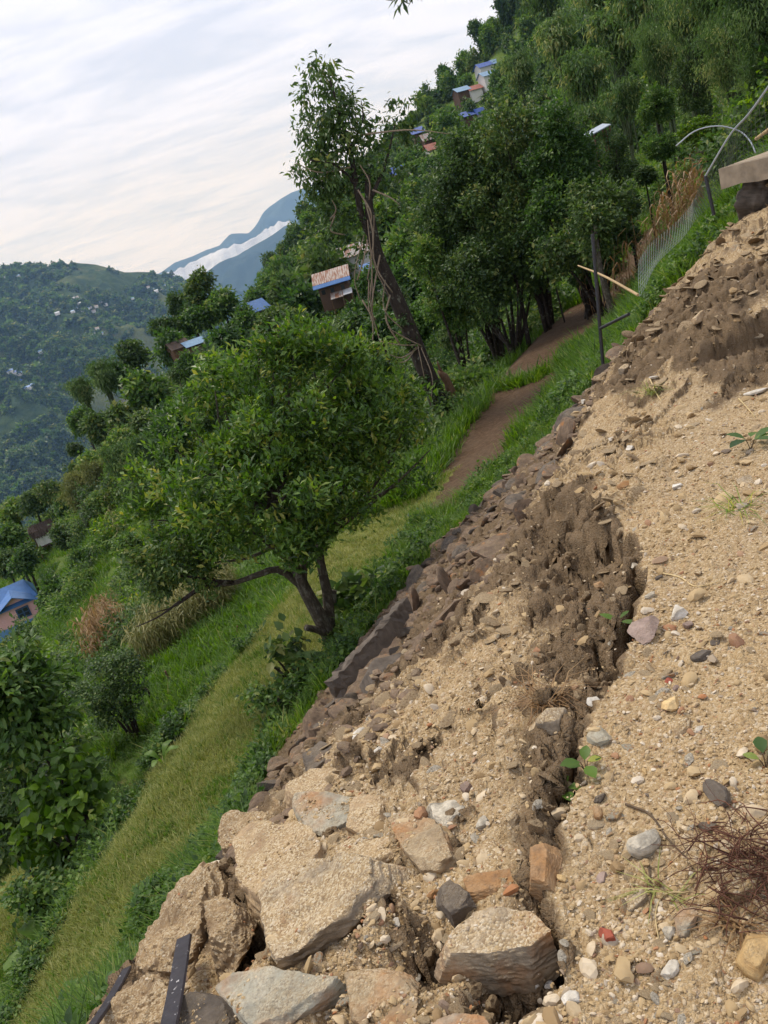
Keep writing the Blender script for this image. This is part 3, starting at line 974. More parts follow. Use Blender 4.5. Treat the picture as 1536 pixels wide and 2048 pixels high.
def ridge_sheet(name, sky_px, r_ridge, r_foot, z_foot, az0, az1, nseg, nr, amp, seed, mat, back=1.35, shape=1.0):
    pts = sorted(dir_az(*p) for p in sky_px)
    A = np.array([p[0] for p in pts]); E = np.array([p[1] for p in pts])
    az = np.linspace(az0, az1, nseg)
    el = np.interp(az, A, E)
    zr = EYE + el * r_ridge
    rad = np.concatenate([np.linspace(r_foot, r_ridge, nr), np.linspace(r_ridge, r_ridge * back, 12)[1:]])
    x, y, F = fan(az, rad)
    Z = np.zeros((nseg, len(rad)))
    for j, r in enumerate(rad):
        if r <= r_ridge:
            q = ((r - r_foot) / (r_ridge - r_foot)) ** shape
            Z[:, j] = z_foot + (zr - z_foot) * q
        else:
            q = (r - r_ridge) / (r_ridge * (back - 1))
            Z[:, j] = zr - (zr - z_foot) * .8 * q
    # gullies running down the slope
    X, Y = x.reshape(Z.shape), y.reshape(Z.shape)
    k = 1 / (r_ridge * .09)
    g = billow(X * k, Y * k, 4, seed, .5)
    Q = np.clip((np.array(rad)[None, :] - r_foot) / (r_ridge - r_foot), 0, 1)
    Z += amp * (g - .55) * (np.sin(np.pi * np.clip(Q, 0, 1)) ** .8 + .06)
    V = np.stack([x, y, Z.ravel()], 1)
    return link(name, mesh_np(name, V, F, mat, True)), (az, rad, Z)

FAR_SKY = [(-500, 640), (-200, 560), (0, 536), (60, 530), (100, 533), (150, 524), (190, 526), (250, 545), (300, 545), (345, 552), (400, 585), (460, 640), (560, 760), (700, 860)]
far_obj, far_grid = ridge_sheet('far_valley_hillside', FAR_SKY, 2500, 850, -330, -46, 12, 330, 170, 90, 5, M['far'])
kind(far_obj, 'structure')
MID_SKY = [(250, 640), (380, 570), (405, 549), (440, 525), (475, 510), (510, 485), (540, 470), (570, 452), (610, 440), (660, 420), (720, 380)]
kind(ridge_sheet('distant_blue_ridge', MID_SKY, 6500, 4200, -420, -28, 16, 200, 60, 240, 6, M['mountain'])[0], 'structure')
BLUE_SKY = [(0, 640), (200, 590), (320, 545), (350, 523), (385, 512), (410, 500), (440, 490), (460, 468), (480, 466), (497, 465), (510, 452), (525, 425), (540, 412), (560, 398), (580, 388), (605, 376), (640, 372), (690, 380), (760, 430)]
kind(ridge_sheet('farthest_blue_mountain', BLUE_SKY, 11000, 8300, -500, -32, 20, 260, 60, 420, 7, M['mountain'])[0], 'structure')

# bank of valley cloud between the two ranges: lumpy white bodies
def mat_cloud():
    t = NT('valley_cloud')
    n = t.noise(t.coord(), .006, 6, .65)
    t.bsdf(t.ramp(n, [(.3, (.52, .55, .60)), (.7, (.70, .72, .75))]), 1.0, t.bump(n, .15, 40.0), 0.0)
    return t.m
M['cloud'] = mat_cloud()
def icosphere(sub):
    t = (1 + 5 ** .5) / 2
    V = [(-1, t, 0), (1, t, 0), (-1, -t, 0), (1, -t, 0), (0, -1, t), (0, 1, t), (0, -1, -t), (0, 1, -t), (t, 0, -1), (t, 0, 1), (-t, 0, -1), (-t, 0, 1)]
    F = [(0, 11, 5), (0, 5, 1), (0, 1, 7), (0, 7, 10), (0, 10, 11), (1, 5, 9), (5, 11, 4), (11, 10, 2), (10, 7, 6), (7, 1, 8),
         (3, 9, 4), (3, 4, 2), (3, 2, 6), (3, 6, 8), (3, 8, 9), (4, 9, 5), (2, 4, 11), (6, 2, 10), (8, 6, 7), (9, 8, 1)]
    V = [np.array(v) / np.linalg.norm(v) for v in V]
    for _ in range(sub):
        cache, F2 = {}, []
        def midp(a, b):
            k = (min(a, b), max(a, b))
            if k not in cache:
                m = V[a] + V[b]
                V.append(m / np.linalg.norm(m)); cache[k] = len(V) - 1
            return cache[k]
        for a, b, c in F:
            p, q, r = midp(a, b), midp(b, c), midp(c, a)
            F2 += [(a, p, r), (b, q, p), (c, r, q), (p, q, r)]
        F = F2
    return np.array(V), np.array(F, np.int32)
ICO = {k: icosphere(k) for k in range(6)}

_cx = np.arange(300, 600, 4.0)
_cy = np.interp(_cx, [300, 325, 345, 380, 420, 460, 490, 520, 545, 560, 580, 600], [566, 551, 543, 527, 510, 494, 484, 468, 452, 446, 447, 452])
_cy = _cy - 12 * np.abs(fbm(_cx / 30, _cx * 0 + 3.3, 4, 14)) - 5 * fbm(_cx / 11, _cx * 0 + 1.2, 3, 15)
co_, _cg = ridge_sheet('valley_cloud', list(zip(_cx, _cy)), 7600, 6900, -420, -17, 3, 420, 90, 130, 9, M['cloud'], 1.12)
kind(co_, 'stuff', 'white cloud bank lying in the valley between the blue ranges')

# ------------------------------------------------------------------ rocks
def rock_np(seed, dims, sub=3, planes=14, rough=.04, flat=.8):
    """angular stone: the unit ball cut by random planes, stretched to dims (half sizes), surface roughened"""
    rng = np.random.default_rng(seed)
    v0, F = ICO[sub]
    N = rng.normal(size=(planes, 3)); N /= np.linalg.norm(N, axis=1)[:, None]
    N = np.concatenate([N, [[rng.normal(0, .08), rng.normal(0, .08), 1], [rng.normal(0, .08), rng.normal(0, .08), -1]]])
    N /= np.linalg.norm(N, axis=1)[:, None]
    h = np.concatenate([rng.uniform(.50, .86, planes), [flat * .8, flat * .8]])
    dots = v0 @ N.T
    r = np.min(np.where(dots > 1e-3, h / np.maximum(dots, 1e-3), 9), axis=1)
    r = np.minimum(r, 1.05)
    V = v0 * r[:, None]
    n = vnoise3(v0 * 3 + seed, seed) * .6 + vnoise3(v0 * 8 + seed, seed + 1) * .4 + (vnoise3(v0 * 18 + seed, seed + 2) * .3 if sub > 2 else 0)
    V *= (1 + rough * n)[:, None]
    return V * np.array(dims), F

def split_smooth(me, ang=28):
    """flat across sharp breaks, soft along worn faces"""
    try:
        me.shade_auto_smooth
    except AttributeError:
        pass
    return me

def rock_mesh(name, seed, dims, mat, sub=3, **kw):
    V, F = rock_np(seed, dims, sub, **kw)
    me = mesh_np(name, V, F, M[mat], True)
    me.set_sharp_from_angle(angle=R(26))
    return me

def normal_basis(tt, ts, spin=0.0):
    """frame of a plane dipping by tt towards downhill and ts along the edge"""
    dn = Vector((-AY, AX, 0)); al = Vector((AX, AY, 0))
    n = (Vector((0, 0, 1)) + dn * tt + al * ts).normalized()
    a = (al - n * al.dot(n)).normalized()
    b = n.cross(a)
    return a, b, n

def slab_from_px(name, label, cat, px, zc, thick, tt, ts, mat, seed, bevel=.06, top_rough=.012, sub=5, parts=None, skew=.25):
    """a stone whose upper face has the given outline; it lies in a dipping plane and has real thickness"""
    a, b, n = normal_basis(tt, ts)
    cpx = np.mean(px, axis=0)
    c = P_z(cpx[0], cpx[1], zc)
    cam_p = Vector((0, 0, EYE))
    P2 = []
    for x, y in px:
        u, f, w = ray(x, y)
        d = Vector((u, f, w))
        k = (c - cam_p).dot(n) / d.dot(n)
        q = cam_p + d * k - c
        P2.append((q.dot(a), q.dot(b)))
    P2 = np.array(P2)
    area = .5 * np.sum(P2[:, 0] * np.roll(P2[:, 1], -1) - P2[:, 1] * np.roll(P2[:, 0], -1))
    if area < 0:
        P2 = P2[::-1]
    cen = P2.mean(0); P2 = P2 - cen
    ext = np.abs(P2).max(0)
    rng = np.random.default_rng(seed)
    v0, F = ICO[sub]
    dims = np.array([ext[0], ext[1], thick / 2])
    D = v0 * dims
    D /= np.linalg.norm(D, axis=1)[:, None]
    Ns, Hs_ = [], []
    for i in range(len(P2)):
        p, q = P2[i], P2[(i + 1) % len(P2)]
        e = q - p
        m = np.array([e[1], -e[0]]) / (np.linalg.norm(e) + 1e-9)
        tl = rng.normal(.18, skew * 1.5)
        nn = np.array([m[0], m[1], tl]); nn /= np.linalg.norm(nn)
        pt = np.array([p[0], p[1], thick / 2 * (1 if tl > 0 else .6)])
        Ns.append(nn); Hs_.append(max(.01, pt @ nn))
    for sgn in (1, -1):
        nn = np.array([rng.normal(0, .06), rng.normal(0, .06), sgn]); nn /= np.linalg.norm(nn)
        Ns.append(nn); Hs_.append(thick / 2)
    for _ in range(5):                     # knocked-off corners
        ph = rng.uniform(0, 6.28)
        nn = np.array([math.cos(ph), math.sin(ph), rng.uniform(.5, 1.3) * rng.choice([1, 1, -1])]); nn /= np.linalg.norm(nn)
        sup = np.max([p[0] * nn[0] + p[1] * nn[1] for p in P2]) + thick / 2 * abs(nn[2])
        Ns.append(nn); Hs_.append(sup * (1 - bevel * rng.uniform(.5, 1.4)))
    N = np.array(Ns); hh = np.array(Hs_)
    dots = D @ N.T
    r = np.min(np.where(dots > 1e-4, hh / np.maximum(dots, 1e-4), 99), axis=1)
    V = D * r[:, None]
    sc = 1 / max(ext.max(), .05)
    nz = (vnoise3(V * sc * 3 + seed, seed) * 1.0 + vnoise3(V * sc * np.array([7, 7, 26]) + seed, seed + 1) * .7 + vnoise3(V * sc * 22 + seed, seed + 2) * .35)
    V = V + (V / (np.linalg.norm(V, axis=1)[:, None] + 1e-9)) * (nz * top_rough * ext.max() * 1.6)[:, None]
    V[:, 2] += vnoise3(V * sc * np.array([2.5, 2.5, 0]) + seed * 3, seed + 5) * top_rough * ext.max() * 1.6
    V[:, 2] += np.floor(3 * vnoise3(V * sc * np.array([3.5, 3.5, 0]) + seed * 7, seed + 8)) * .010 * ext.max()
    W = V[:, :1] * np.array(a)[None] + V[:, 1:2] * np.array(b)[None] + V[:, 2:] * np.array(n)[None]
    me = mesh_np(name, W, F, M[mat], True)
    me.set_sharp_from_angle(angle=R(24))
    o = link(name, me, None, c + a * cen[0] + b * cen[1] - n * (thick / 2))
    tag(o, label, cat)
    return o

SLABS = [
    ('slab_of_schist', 'big dust-covered tan slab behind the broad front slab, its pale broken edge facing the lawn', [(462, 1672), (500, 1640), (600, 1648), (640, 1690), (620, 1745), (525, 1806), (478, 1765)], -.50, .20, .22, .05, 'schist', 1),
    ('slab_of_schist', 'broadest tan slab in the foreground, gravel on top and a thick broken lower right edge', [(512, 1775), (560, 1735), (690, 1708), (746, 1722), (738, 1795), (700, 1832), (612, 1886), (548, 1914), (524, 1862)], -.40, .15, .22, -.14, 'schist_grey', 2),
    ('slab_of_schist', 'grey five-sided slab with gravel on its right half, at the upper end of the boulders', [(583, 1592), (650, 1583), (706, 1590), (695, 1635), (640, 1662), (612, 1655), (590, 1622)], -.50, .10, .12, .0, 'schist_blue', 3),
    ('schist_block', 'squarish tan block standing right of the grey five-sided slab', [(700, 1605), (722, 1590), (762, 1588), (758, 1638), (728, 1668), (692, 1652)], -.46, .13, .1, .1, 'schist', 4),
    ('schist_block', 'long stone with a rusty orange patch and dark blue-grey end, lying half buried', [(768, 1622), (800, 1612), (862, 1632), (892, 1670), (906, 1712), (880, 1738), (838, 1732), (806, 1696)], -.33, .12, .10, .06, 'schist_rust', 5),
    ('schist_block', 'white-streaked flat stone beside the rounded grey stone', [(862, 1605), (905, 1598), (926, 1612), (915, 1632), (892, 1645), (870, 1628)], -.25, .07, .05, .1, 'gneiss', 6),
    ('boulder', 'large grey-brown boulder with a pale top and dark undercut front beside the crack', [(886, 1880), (930, 1842), (985, 1814), (1050, 1816), (1096, 1858), (1060, 1886), (975, 1902), (900, 1906)], .03, .13, .10, -.12, 'schist_grey', 7),
    ('slab_of_schist', 'blue-grey slab with white broken edge and rust stains at the bottom of the boulders', [(428, 1972), (470, 1945), (522, 1930), (590, 1940), (690, 1938), (650, 1985), (560, 2042), (500, 2062), (462, 2010)], -.38, .17, .16, -.12, 'schist_blue', 8),
    ('slab_of_schist', 'tan and orange slab half under gravel right of the blue-grey slab', [(688, 1938), (735, 1930), (790, 1942), (828, 1980), (822, 2050), (758, 2075), (705, 2035)], -.22, .14, .1, -.08, 'schist_rust', 9),
    ('slab_of_schist', 'pale grey slab cut by the lower edge of the picture', [(852, 2048), (905, 2025), (965, 2030), (985, 2060), (960, 2100), (860, 2095)], -.08, .12, .05, -.1, 'schist_blue', 10),
    ('boulder', 'biggest mud-coated block at the outer edge above the dark strips', [(265, 1892), (300, 1838), (362, 1752), (425, 1706), (430, 1760), (408, 1840), (404, 1905), (352, 1942), (285, 1928)], -.62, .40, .24, -.08, 'earth', 11),
    ('boulder', 'mud-coated block behind the big slabs at the outer edge of the slump', [(434, 1662), (470, 1626), (552, 1628), (600, 1655), (520, 1672), (470, 1700), (440, 1712)], -.62, .30, .18, .06, 'earth', 12),
    ('earth_clod', 'tall muddy lump wedged between the outer block and the broad slab', [(408, 1800), (434, 1784), (466, 1804), (476, 1850), (458, 1894), (422, 1884)], -.58, .30, .12, -.10, 'earth', 13),
    ('schist_block', 'brown stone under the loose end of the outer dark strip', [(170, 2050), (215, 1985), (262, 1952), (330, 1960), (345, 2010), (330, 2060), (200, 2085)], -.86, .28, .2, -.1, 'earth', 14),
    ('schist_block', 'small orange-tan stone between the two dark strips', [(256, 1992), (275, 1970), (318, 1968), (322, 1988), (285, 2005)], -.72, .08, .1, 0, 'yellow_stone', 15),
    ('schist_block', 'dark grey stone at the foot of the blue-grey slab', [(330, 1998), (380, 1985), (440, 1995), (455, 2040), (430, 2080), (335, 2080)], -.66, .26, .15, -.1, 'schist_dark', 16),
    ('schist_block', 'orange rust-red flat stone with a dark brown underside', [(926, 1762), (985, 1745), (1052, 1730), (1046, 1752), (1000, 1774), (935, 1784)], -.12, .07, .05, -.05, 'orange_stone', 17),
    ('schist_block', 'dark brown upright stone left of the orange flat stone', [(882, 1772), (900, 1756), (936, 1786), (930, 1806), (900, 1826), (884, 1808)], -.17, .12, .1, 0, 'schist_dark', 18),
    ('schist_block', 'tan angular block with dark joints above the orange flat stone', [(948, 1700), (985, 1680), (1005, 1705), (1000, 1738), (960, 1745)], -.15, .10, .1, .1, 'schist', 19),
    ('schist_block', 'rust-brown upright stone leaning at the crack', [(1060, 1690), (1085, 1682), (1094, 1700), (1086, 1760), (1062, 1755)], -.08, .12, .05, 0, 'orange_stone', 20),
    ('schist_block', 'grey-edged block of crust right of the crack in the foreground', [(1086, 1730), (1104, 1684), (1150, 1676), (1180, 1700), (1150, 1760), (1098, 1790)], .035, .10, .02, .03, 'schist_grey', 21),
    ('schist_block', 'flat tan stone with dusty top lying below the streaked stones', [(668, 1690), (700, 1672), (790, 1680), (795, 1706), (742, 1728), (680, 1715)], -.45, .10, .12, 0, 'schist', 22),
    ('schist_block', 'rounded dusty stone crowning the upper edge of the boulders', [(568, 1570), (620, 1535), (700, 1532), (738, 1548), (700, 1572), (640, 1588), (590, 1590)], -.58, .16, .1, .05, 'schist', 23),
    ('schist_block', 'brown stone block with mud on top below the concrete piece', [(668, 1420), (700, 1380), (732, 1395), (728, 1425), (690, 1440)], -.92, .18, .2, .1, 'schist_dark', 24),
    ('schist_block', 'brown angular boulder at the lower end of the concrete piece', [(622, 1440), (650, 1412), (672, 1424), (668, 1450), (630, 1470)], -.95, .2, .2, .1, 'schist_dark', 25),
    ('schist_block', 'flat grey stone balanced on the rubble above the fallen concrete', [(776, 1270), (800, 1262), (832, 1268), (830, 1276), (790, 1280)], -.85, .05, .1, 0, 'schist_dark', 26),
    ('schist_block', 'brown earth-filled stone under the balanced flat stone', [(742, 1300), (768, 1285), (806, 1284), (812, 1304), (760, 1318)], -.9, .16, .1, .1, 'earth', 27),
    ('schist_block', 'squarish grey stone in the edge under the earth crust', [(605, 1510), (640, 1480), (668, 1492), (650, 1520), (615, 1545)], -.8, .14, .2, .05, 'schist_dark', 28),
]
RISE = {7: .45, 21: .25, 9: .45, 10: .4, 22: .5, 11: .55, 12: .55, 8: .7, 2: .85, 1: .75, 3: .6, 4: .42, 5: .45, 6: .5, 17: .3, 19: .3, 23: .4, 18: .4, 20: .25}
for nm, lb, px, zc, thk, tt, ts, mt, sd in SLABS:
    cpx = np.mean(px, axis=0)
    g_ = hit(cpx[0], cpx[1])
    zc = g_.z + thk * RISE.get(sd, .62)
    slab_from_px(nm, lb, 'rock', px, zc, thk, tt, ts, mt, sd, top_rough=.020 if mt != 'earth' else .05)

# single stones: (label, centre px, width px, height ratio, flatness, material, spin degrees, name)
STONES = [
    ('bright yellow stone at the right edge below the root clump', 1514, 1912, 104, 'yellow_stone', 60, .9),
    ('small red brick fragment lying on the gravel', 1218, 1878, 46, 'brick', 75, 1.02),
    ('white and grey banded stone block near the root clump', 1290, 1690, 70, 'gneiss', 5, 1.1),
    ('triangular dark grey stone with a pale face near the right edge', 1438, 1590, 66, 'schist_dark', 70, 1.1),
    ('cream white angular stone with a sharp ridge on the gravel right of the crack', 1358, 1232, 54, 'quartz', 30, .9),
    ('long purple-brown flat stone beside the narrow crack', 1290, 1264, 82, 'purple_stone', 30, .5),
    ('small purple-brown stone leaning on the cream white stone', 1374, 1252, 34, 'purple_stone', 50, .6),
    ('rust-topped brown brick-like stone alone on the upper gravel', 1254, 971, 38, 'orange_stone', -15, .7),
    ('white pebble-like stone right of the brown brick-like stone', 1352, 975, 28, 'quartz', 20, .6),
    ('long white stone on the upper gravel nearest the scarp', 1220, 882, 27, 'quartz', 12, .5),
    ('pale cream stone in the middle of the upper gravel', 1260, 900, 24, 'quartz', 50, .7),
    ('white round stone at the rubble edge near the iron post', 1167, 805, 18, 'quartz', 60, .9),
    ('orange-yellow stone at the edge below the iron post', 1222, 716, 28, 'yellow_stone', 20, .9),
    ('white flat stone set in the flaked crust of the middle slope', 1310, 760, 22, 'quartz', 0, .5),
    ('long pale stone cut by the right edge above the seedling', 1515, 786, 56, 'quartz', 15, .35),
    ('long grey-brown stick-like stone near the right edge', 1495, 962, 52, 'schist_grey', 28, .3),
    ('dark grey rounded cobble on the gravel near the right edge', 1404, 1314, 44, 'schist_dark', -5, .7),
    ('dark smooth pebble above the dark grey cobble', 1432, 1286, 26, 'schist_dark', 10, .6),
    ('cream and orange angular stone right of the middle crack', 1342, 1412, 46, 'yellow_stone', 30, .8),
    ('small white stone right of the cream and orange stone', 1398, 1460, 22, 'quartz', 10, .7),
    ('cream white stone beside the dry grass clump', 1186, 1404, 36, 'quartz', 25, .8),
    ('grey slabby stone standing in the crack wall', 1200, 1482, 66, 'schist_blue', 65, .6),
    ('brown and grey boulder in the pit under the dry grass', 1105, 1450, 84, 'schist_grey', 40, .9),
    ('pale buff slab half buried right of the crack', 1366, 1452, 60, 'schist', 35, .5),
    ('small orange square stone on the island between the cracks', 1198, 1172, 26, 'orange_stone', 70, .8),
    ('white stone at the left lip of the crack island', 1176, 1220, 20, 'quartz', 10, .7),
    ('small grey stone at the head of the narrow crack', 1268, 1134, 30, 'gneiss', 45, .8),
    ('dark bluish pebble right of the narrow crack', 1318, 1156, 16, 'schist_dark', 0, .8),
    ('brownish white stone right of the narrow crack', 1300, 1196, 34, 'gneiss', 20, .7),
    ('pinkish tan stone on the gravel above the roots', 1398, 1148, 26, 'schist', 20, .8),
    ('white angular stone on the slump near the dark cracklet', 722, 1466, 42, 'quartz', 25, .6),
    ('small white stone below the white angular stone', 758, 1500, 20, 'quartz', 10, .8),
    ('tiny white flat chip right of the dark cracklet', 976, 1529, 20, 'quartz', 60, .4),
    ('rounded grey-purple stone touching the white-streaked stone', 932, 1582, 36, 'purple_stone', 80, 1.1),
    ('round striped grey stone on the middle slump', 968, 1652, 36, 'gneiss', 30, .9),
    ('orange-brown stone below the round striped stone', 1028, 1640, 40, 'schist_rust', 60, .9),
    ('dark brown stone on top of a rusty stone by the crack', 1198, 1600, 30, 'schist_dark', 0, .9),
    ('rust-red stone under the dark brown stone by the crack', 1196, 1628, 34, 'orange_stone', 80, 1.1),
    ('dark oval stone left of the root clump', 1416, 1656, 34, 'schist_dark', -40, .6),
    ('grey-white rough stone left of the root clump', 1340, 1868, 36, 'gneiss', 30, .8),
    ('grey-green flat stone half under the root clump', 1372, 1850, 62, 'schist_blue', 0, .8),
    ('pale triangular stone in the lower right gravel', 1340, 1940, 40, 'quartz', 20, .7),
    ('cream stone at the lip of the lowest crack', 1072, 1968, 28, 'quartz', 85, .8),
    ('small cream stone right of the lip of the lowest crack', 1100, 1970, 24, 'quartz', 20, .6),
    ('cream blocky stone near the bottom edge of the picture', 1142, 2002, 40, 'quartz', -20, .8),
    ('orange pebble near the dark brown upright stone', 866, 1790, 30, 'orange_stone', 30, .9),
    ('white flat chip on the gravel below the broad slab', 794, 1848, 24, 'quartz', 50, .5),
    ('tan rough boulder above the dusty stone', 700, 1480, 44, 'schist', 30, .7),
    ('tan stone with dark holes right of the brick fragment', 1270, 1806, 52, 'schist_grey', 20, .7),
    ('yellow pebble on the right foreground crust', 1124, 1758, 24, 'yellow_stone', 70, .9),
    ('yellowish chip lying above the banded stone block', 1290, 1546, 18, 'yellow_stone', 60, .7),
    ('brown flat stone left of the banded stone block', 1204, 1760, 30, 'purple_stone', 30, .6),
    ('small red chip right of the middle pit', 1338, 1364, 20, 'brick', 20, .7),
    ('brown oval pebble below the small red chip', 1352, 1378, 24, 'purple_stone', 20, .6),
    ('large white-veined stone set in the upper end of the slump', 735, 1345, 24, 'gneiss', 30, .8),
    ('white flat stone set in the broken crust below the iron post', 1234, 690, 20, 'quartz', 20, .6),
    ('blocky grey stone in the rubble under the orange-yellow stone', 1248, 742, 34, 'schist_grey', 30, .8),
    ('pale flat crust stone at the foot of the brown face', 1395, 640, 44, 'schist', 20, .6),
    ('pale boulder in the slope below the bamboo pole', 1292, 612, 32, 'schist', 30, .8),
]
for i, (lb, px, py, wpx, mt, spin, hr) in enumerate(STONES):
    g = hit(px, py)
    dist = (g - Vector((0, 0, EYE))).length
    w = wpx / F_PX * dist / 2
    me = rock_mesh('stone', 300 + i, (w, w * .72, w * min(hr, 1.1) * .75), mt, 3, planes=11, rough=.05)
    o = link('stone', me, None, g + Vector((0, 0, w * hr * .18)), (random.Random(i).uniform(-.25, .25), random.Random(i + 9).uniform(-.25, .25), R(spin) + .3))
    if mt == 'brick':
        o.name = 'brick_fragment'
    tag(o, lb, 'brick' if mt == 'brick' and hr > 1 else 'stone')

# fallen stones of the collapsed dry wall
rng = np.random.default_rng(77)
protos = [rock_mesh('rubble_stone', 500 + k, (.5, rng.uniform(.3, .46), rng.uniform(.10, .24)), 'rubble' if k % 4 else 'schist_dark', 3, planes=7, rough=.03) for k in range(12)]
placed = []
tries = 0
def rub_lim(s):
    return np.interp(s, [1.5, 3, 5, 8, 10.5, 12], [3.1, 3.6, 5.2, 5.6, 5.3, 3.2])
while len(placed) < 285 and tries < 20000:
    tries += 1
    s_ = rng.uniform(2.0, 12.6); t_ = rng.uniform(1.95, 5.6)
    if t_ > rub_lim(s_) or rng.uniform() > .30 + .70 * min(1, max(0, (t_ - 2.05) / .5)):
        continue
    if s_ < 3.9 and t_ < 2.75:
        continue
    r = .085 + .125 * rng.uniform() ** 1.7
    if s_ < 4.0:
        r *= .85
    x_, y_ = xy(s_, t_)
    if any((x_ - p[0]) ** 2 + (y_ - p[1]) ** 2 < (r + p[2]) ** 2 * .50 for p in placed):
        continue
    placed.append((x_, y_, r))
zz = H(np.array([p[0] for p in placed]), np.array([p[1] for p in placed]))
for k, ((x_, y_, r), z_) in enumerate(zip(placed, zz)):
    sc = r * 2
    o = link('rubble_stone', protos[int(rng.integers(12))], None, (x_, y_, z_ + r * .12),
             (rng.normal(0, .45), rng.normal(0, .45), rng.uniform(0, 6.28)), (sc, sc, sc * rng.uniform(.7, 1.1)))
    tag(o, 'dark angular stone lying in the rubble slope of the collapsed dry wall', 'stone', 'rubble stones of the collapsed wall')
# smaller chips between them, uncountable
N = 4200
s_ = rng.uniform(1.8, 12, N); t_ = rng.uniform(2.0, 5.8, N)
ok = t_ < rub_lim(s_) + .25
s_, t_ = s_[ok], t_[ok]
x_, y_ = xy(s_, t_)
z_ = H(x_, y_)
Vs, Fs, b = [], [], 0
v1 = [rock_np(600 + k, (1, .75, .5), 1, planes=8, rough=.05) for k in range(8)]
for i in range(len(x_)):
    V, F = v1[i % 8]
    r = .02 + .05 * rng.uniform() ** 2
    a = rng.uniform(0, 6.28); ca, sa = math.cos(a), math.sin(a)
    W = V * r
    W = np.stack([W[:, 0] * ca - W[:, 1] * sa, W[:, 0] * sa + W[:, 1] * ca, W[:, 2]], 1) + (x_[i], y_[i], z_[i])
    Vs.append(W); Fs.append(F + b); b += len(W)
kind(link('rubble_chips', mesh_np('rubble_chips', np.concatenate(Vs), np.concatenate(Fs), M['rubble'])), 'stuff', 'small stone chips between the fallen wall stones')

# ------------------------------------------------------------------ scatter (one object, instances through geometry nodes)
def hidden_collection(name, objs):
    c = bpy.data.collections.new(name)
    for o in objs:
        c.objects.link(o)
    return c
def proto_obj(name, me):
    return bpy.data.objects.new(name, me)

def scatter(name, P, rot, scl, pick, protos, label):
    me = bpy.data.meshes.new(name)
    me.vertices.add(len(P))
    me.vertices.foreach_set('co', np.asarray(P, np.float32).ravel())
    me.attributes.new('rot', 'FLOAT_VECTOR', 'POINT').data.foreach_set('vector', np.asarray(rot, np.float32).ravel())
    sc = np.asarray(scl, np.float32)
    if sc.ndim == 1:
        sc = np.stack([sc] * 3, 1)
    me.attributes.new('scl', 'FLOAT_VECTOR', 'POINT').data.foreach_set('vector', sc.ravel())
    me.attributes.new('pick', 'INT', 'POINT').data.foreach_set('value', np.asarray(pick, np.int32))
    o = link(name, me)
    kind(o, 'stuff', label)
    ng = bpy.data.node_groups.new(name + '_nodes', 'GeometryNodeTree')
    ng.interface.new_socket('Geometry', in_out='INPUT', socket_type='NodeSocketGeometry')
    ng.interface.new_socket('Geometry', in_out='OUTPUT', socket_type='NodeSocketGeometry')
    gi, go = ng.nodes.new('NodeGroupInput'), ng.nodes.new('NodeGroupOutput')
    ci = ng.nodes.new('GeometryNodeCollectionInfo')
    ci.inputs['Collection'].default_value = hidden_collection(name + '_shapes', [proto_obj('%s_shape_%02d' % (name, k), m) for k, m in enumerate(protos)])
    ci.inputs['Separate Children'].default_value = True
    ip = ng.nodes.new('GeometryNodeInstanceOnPoints')
    ip.inputs['Pick Instance'].default_value = True
    def na(nm, typ):
        n = ng.nodes.new('GeometryNodeInputNamedAttribute')
        n.data_type = typ
        n.inputs[0].default_value = nm
        return n.outputs[0]
    e2r = ng.nodes.new('FunctionNodeEulerToRotation')
    ng.links.new(na('rot', 'FLOAT_VECTOR'), e2r.inputs[0])
    ng.links.new(gi.outputs[0], ip.inputs['Points'])
    ng.links.new(ci.outputs[0], ip.inputs['Instance'])
    ng.links.new(na('pick', 'INT'), ip.inputs['Instance Index'])
    ng.links.new(e2r.outputs[0], ip.inputs['Rotation'])
    ng.links.new(na('scl', 'FLOAT_VECTOR'), ip.inputs['Scale'])
    ng.links.new(ip.outputs[0], go.inputs[0])
    md = o.modifiers.new('scatter', 'NODES')
    md.node_group = ng
    return o

# loose gravel on the yard crust
def mat_pebble():
    t = NT('loose_gravel')
    r = t.rnd()
    n = t.noise(t.coord(), 2.0, 3)
    col = t.ramp(r, [(0, (.25, .165, .08)), (.3, (.40, .285, .145)), (.55, (.48, .355, .195)), (.72, (.56, .45, .30)), (.86, (.62, .54, .42)), (.90, (.30, .24, .17)), (.95, (.36, .15, .06)), (1, (.17, .14, .11))])
    col = t.mix(t.math('MULTIPLY', t.ramp(n, [(.4, .5), (.6, 0)]), .5), col, (.30, .2, .1))
    t.bsdf(col, .85, None, .25)
    return t.m
M['pebble'] = mat_pebble()
peb = [rock_mesh('pebble', 700 + k, (1, rng.uniform(.6, .9), rng.uniform(.35, .7)), 'pebble', 1, planes=8, rough=.06) for k in range(8)]
N = 110000
rr = np.exp(rng.uniform(math.log(.9), math.log(9.0), N))
aa = np.radians(rng.uniform(-48, 38, N))
x_, y_ = rr * np.sin(aa), rr * np.cos(aa)
s_, t_ = st(x_, y_)
dens = .45 + .55 * sstep(-.25, .25, fbm(x_ * 1.6, y_ * 1.6, 3, 81))
ok = (t_ < 2.9) & (s_ < 9) & (rng.uniform(size=N) < dens)
x_, y_, rr = x_[ok], y_[ok], rr[ok]
dzz, ww = yard_detail(x_, y_)
z_ = base_h(x_, y_) + dzz
ok = rng.uniform(size=len(x_)) < (1 - .82 * ww)
x_, y_, z_, rr = x_[ok], y_[ok], z_[ok], rr[ok]
sz = (.0026 + .0055 * rng.uniform(size=len(x_)) ** 3) * (1 + rr * .14)
big = rng.uniform(size=len(x_)) < .05
sz = np.where(big, sz * rng.uniform(1.8, 4.6, len(x_)), sz)
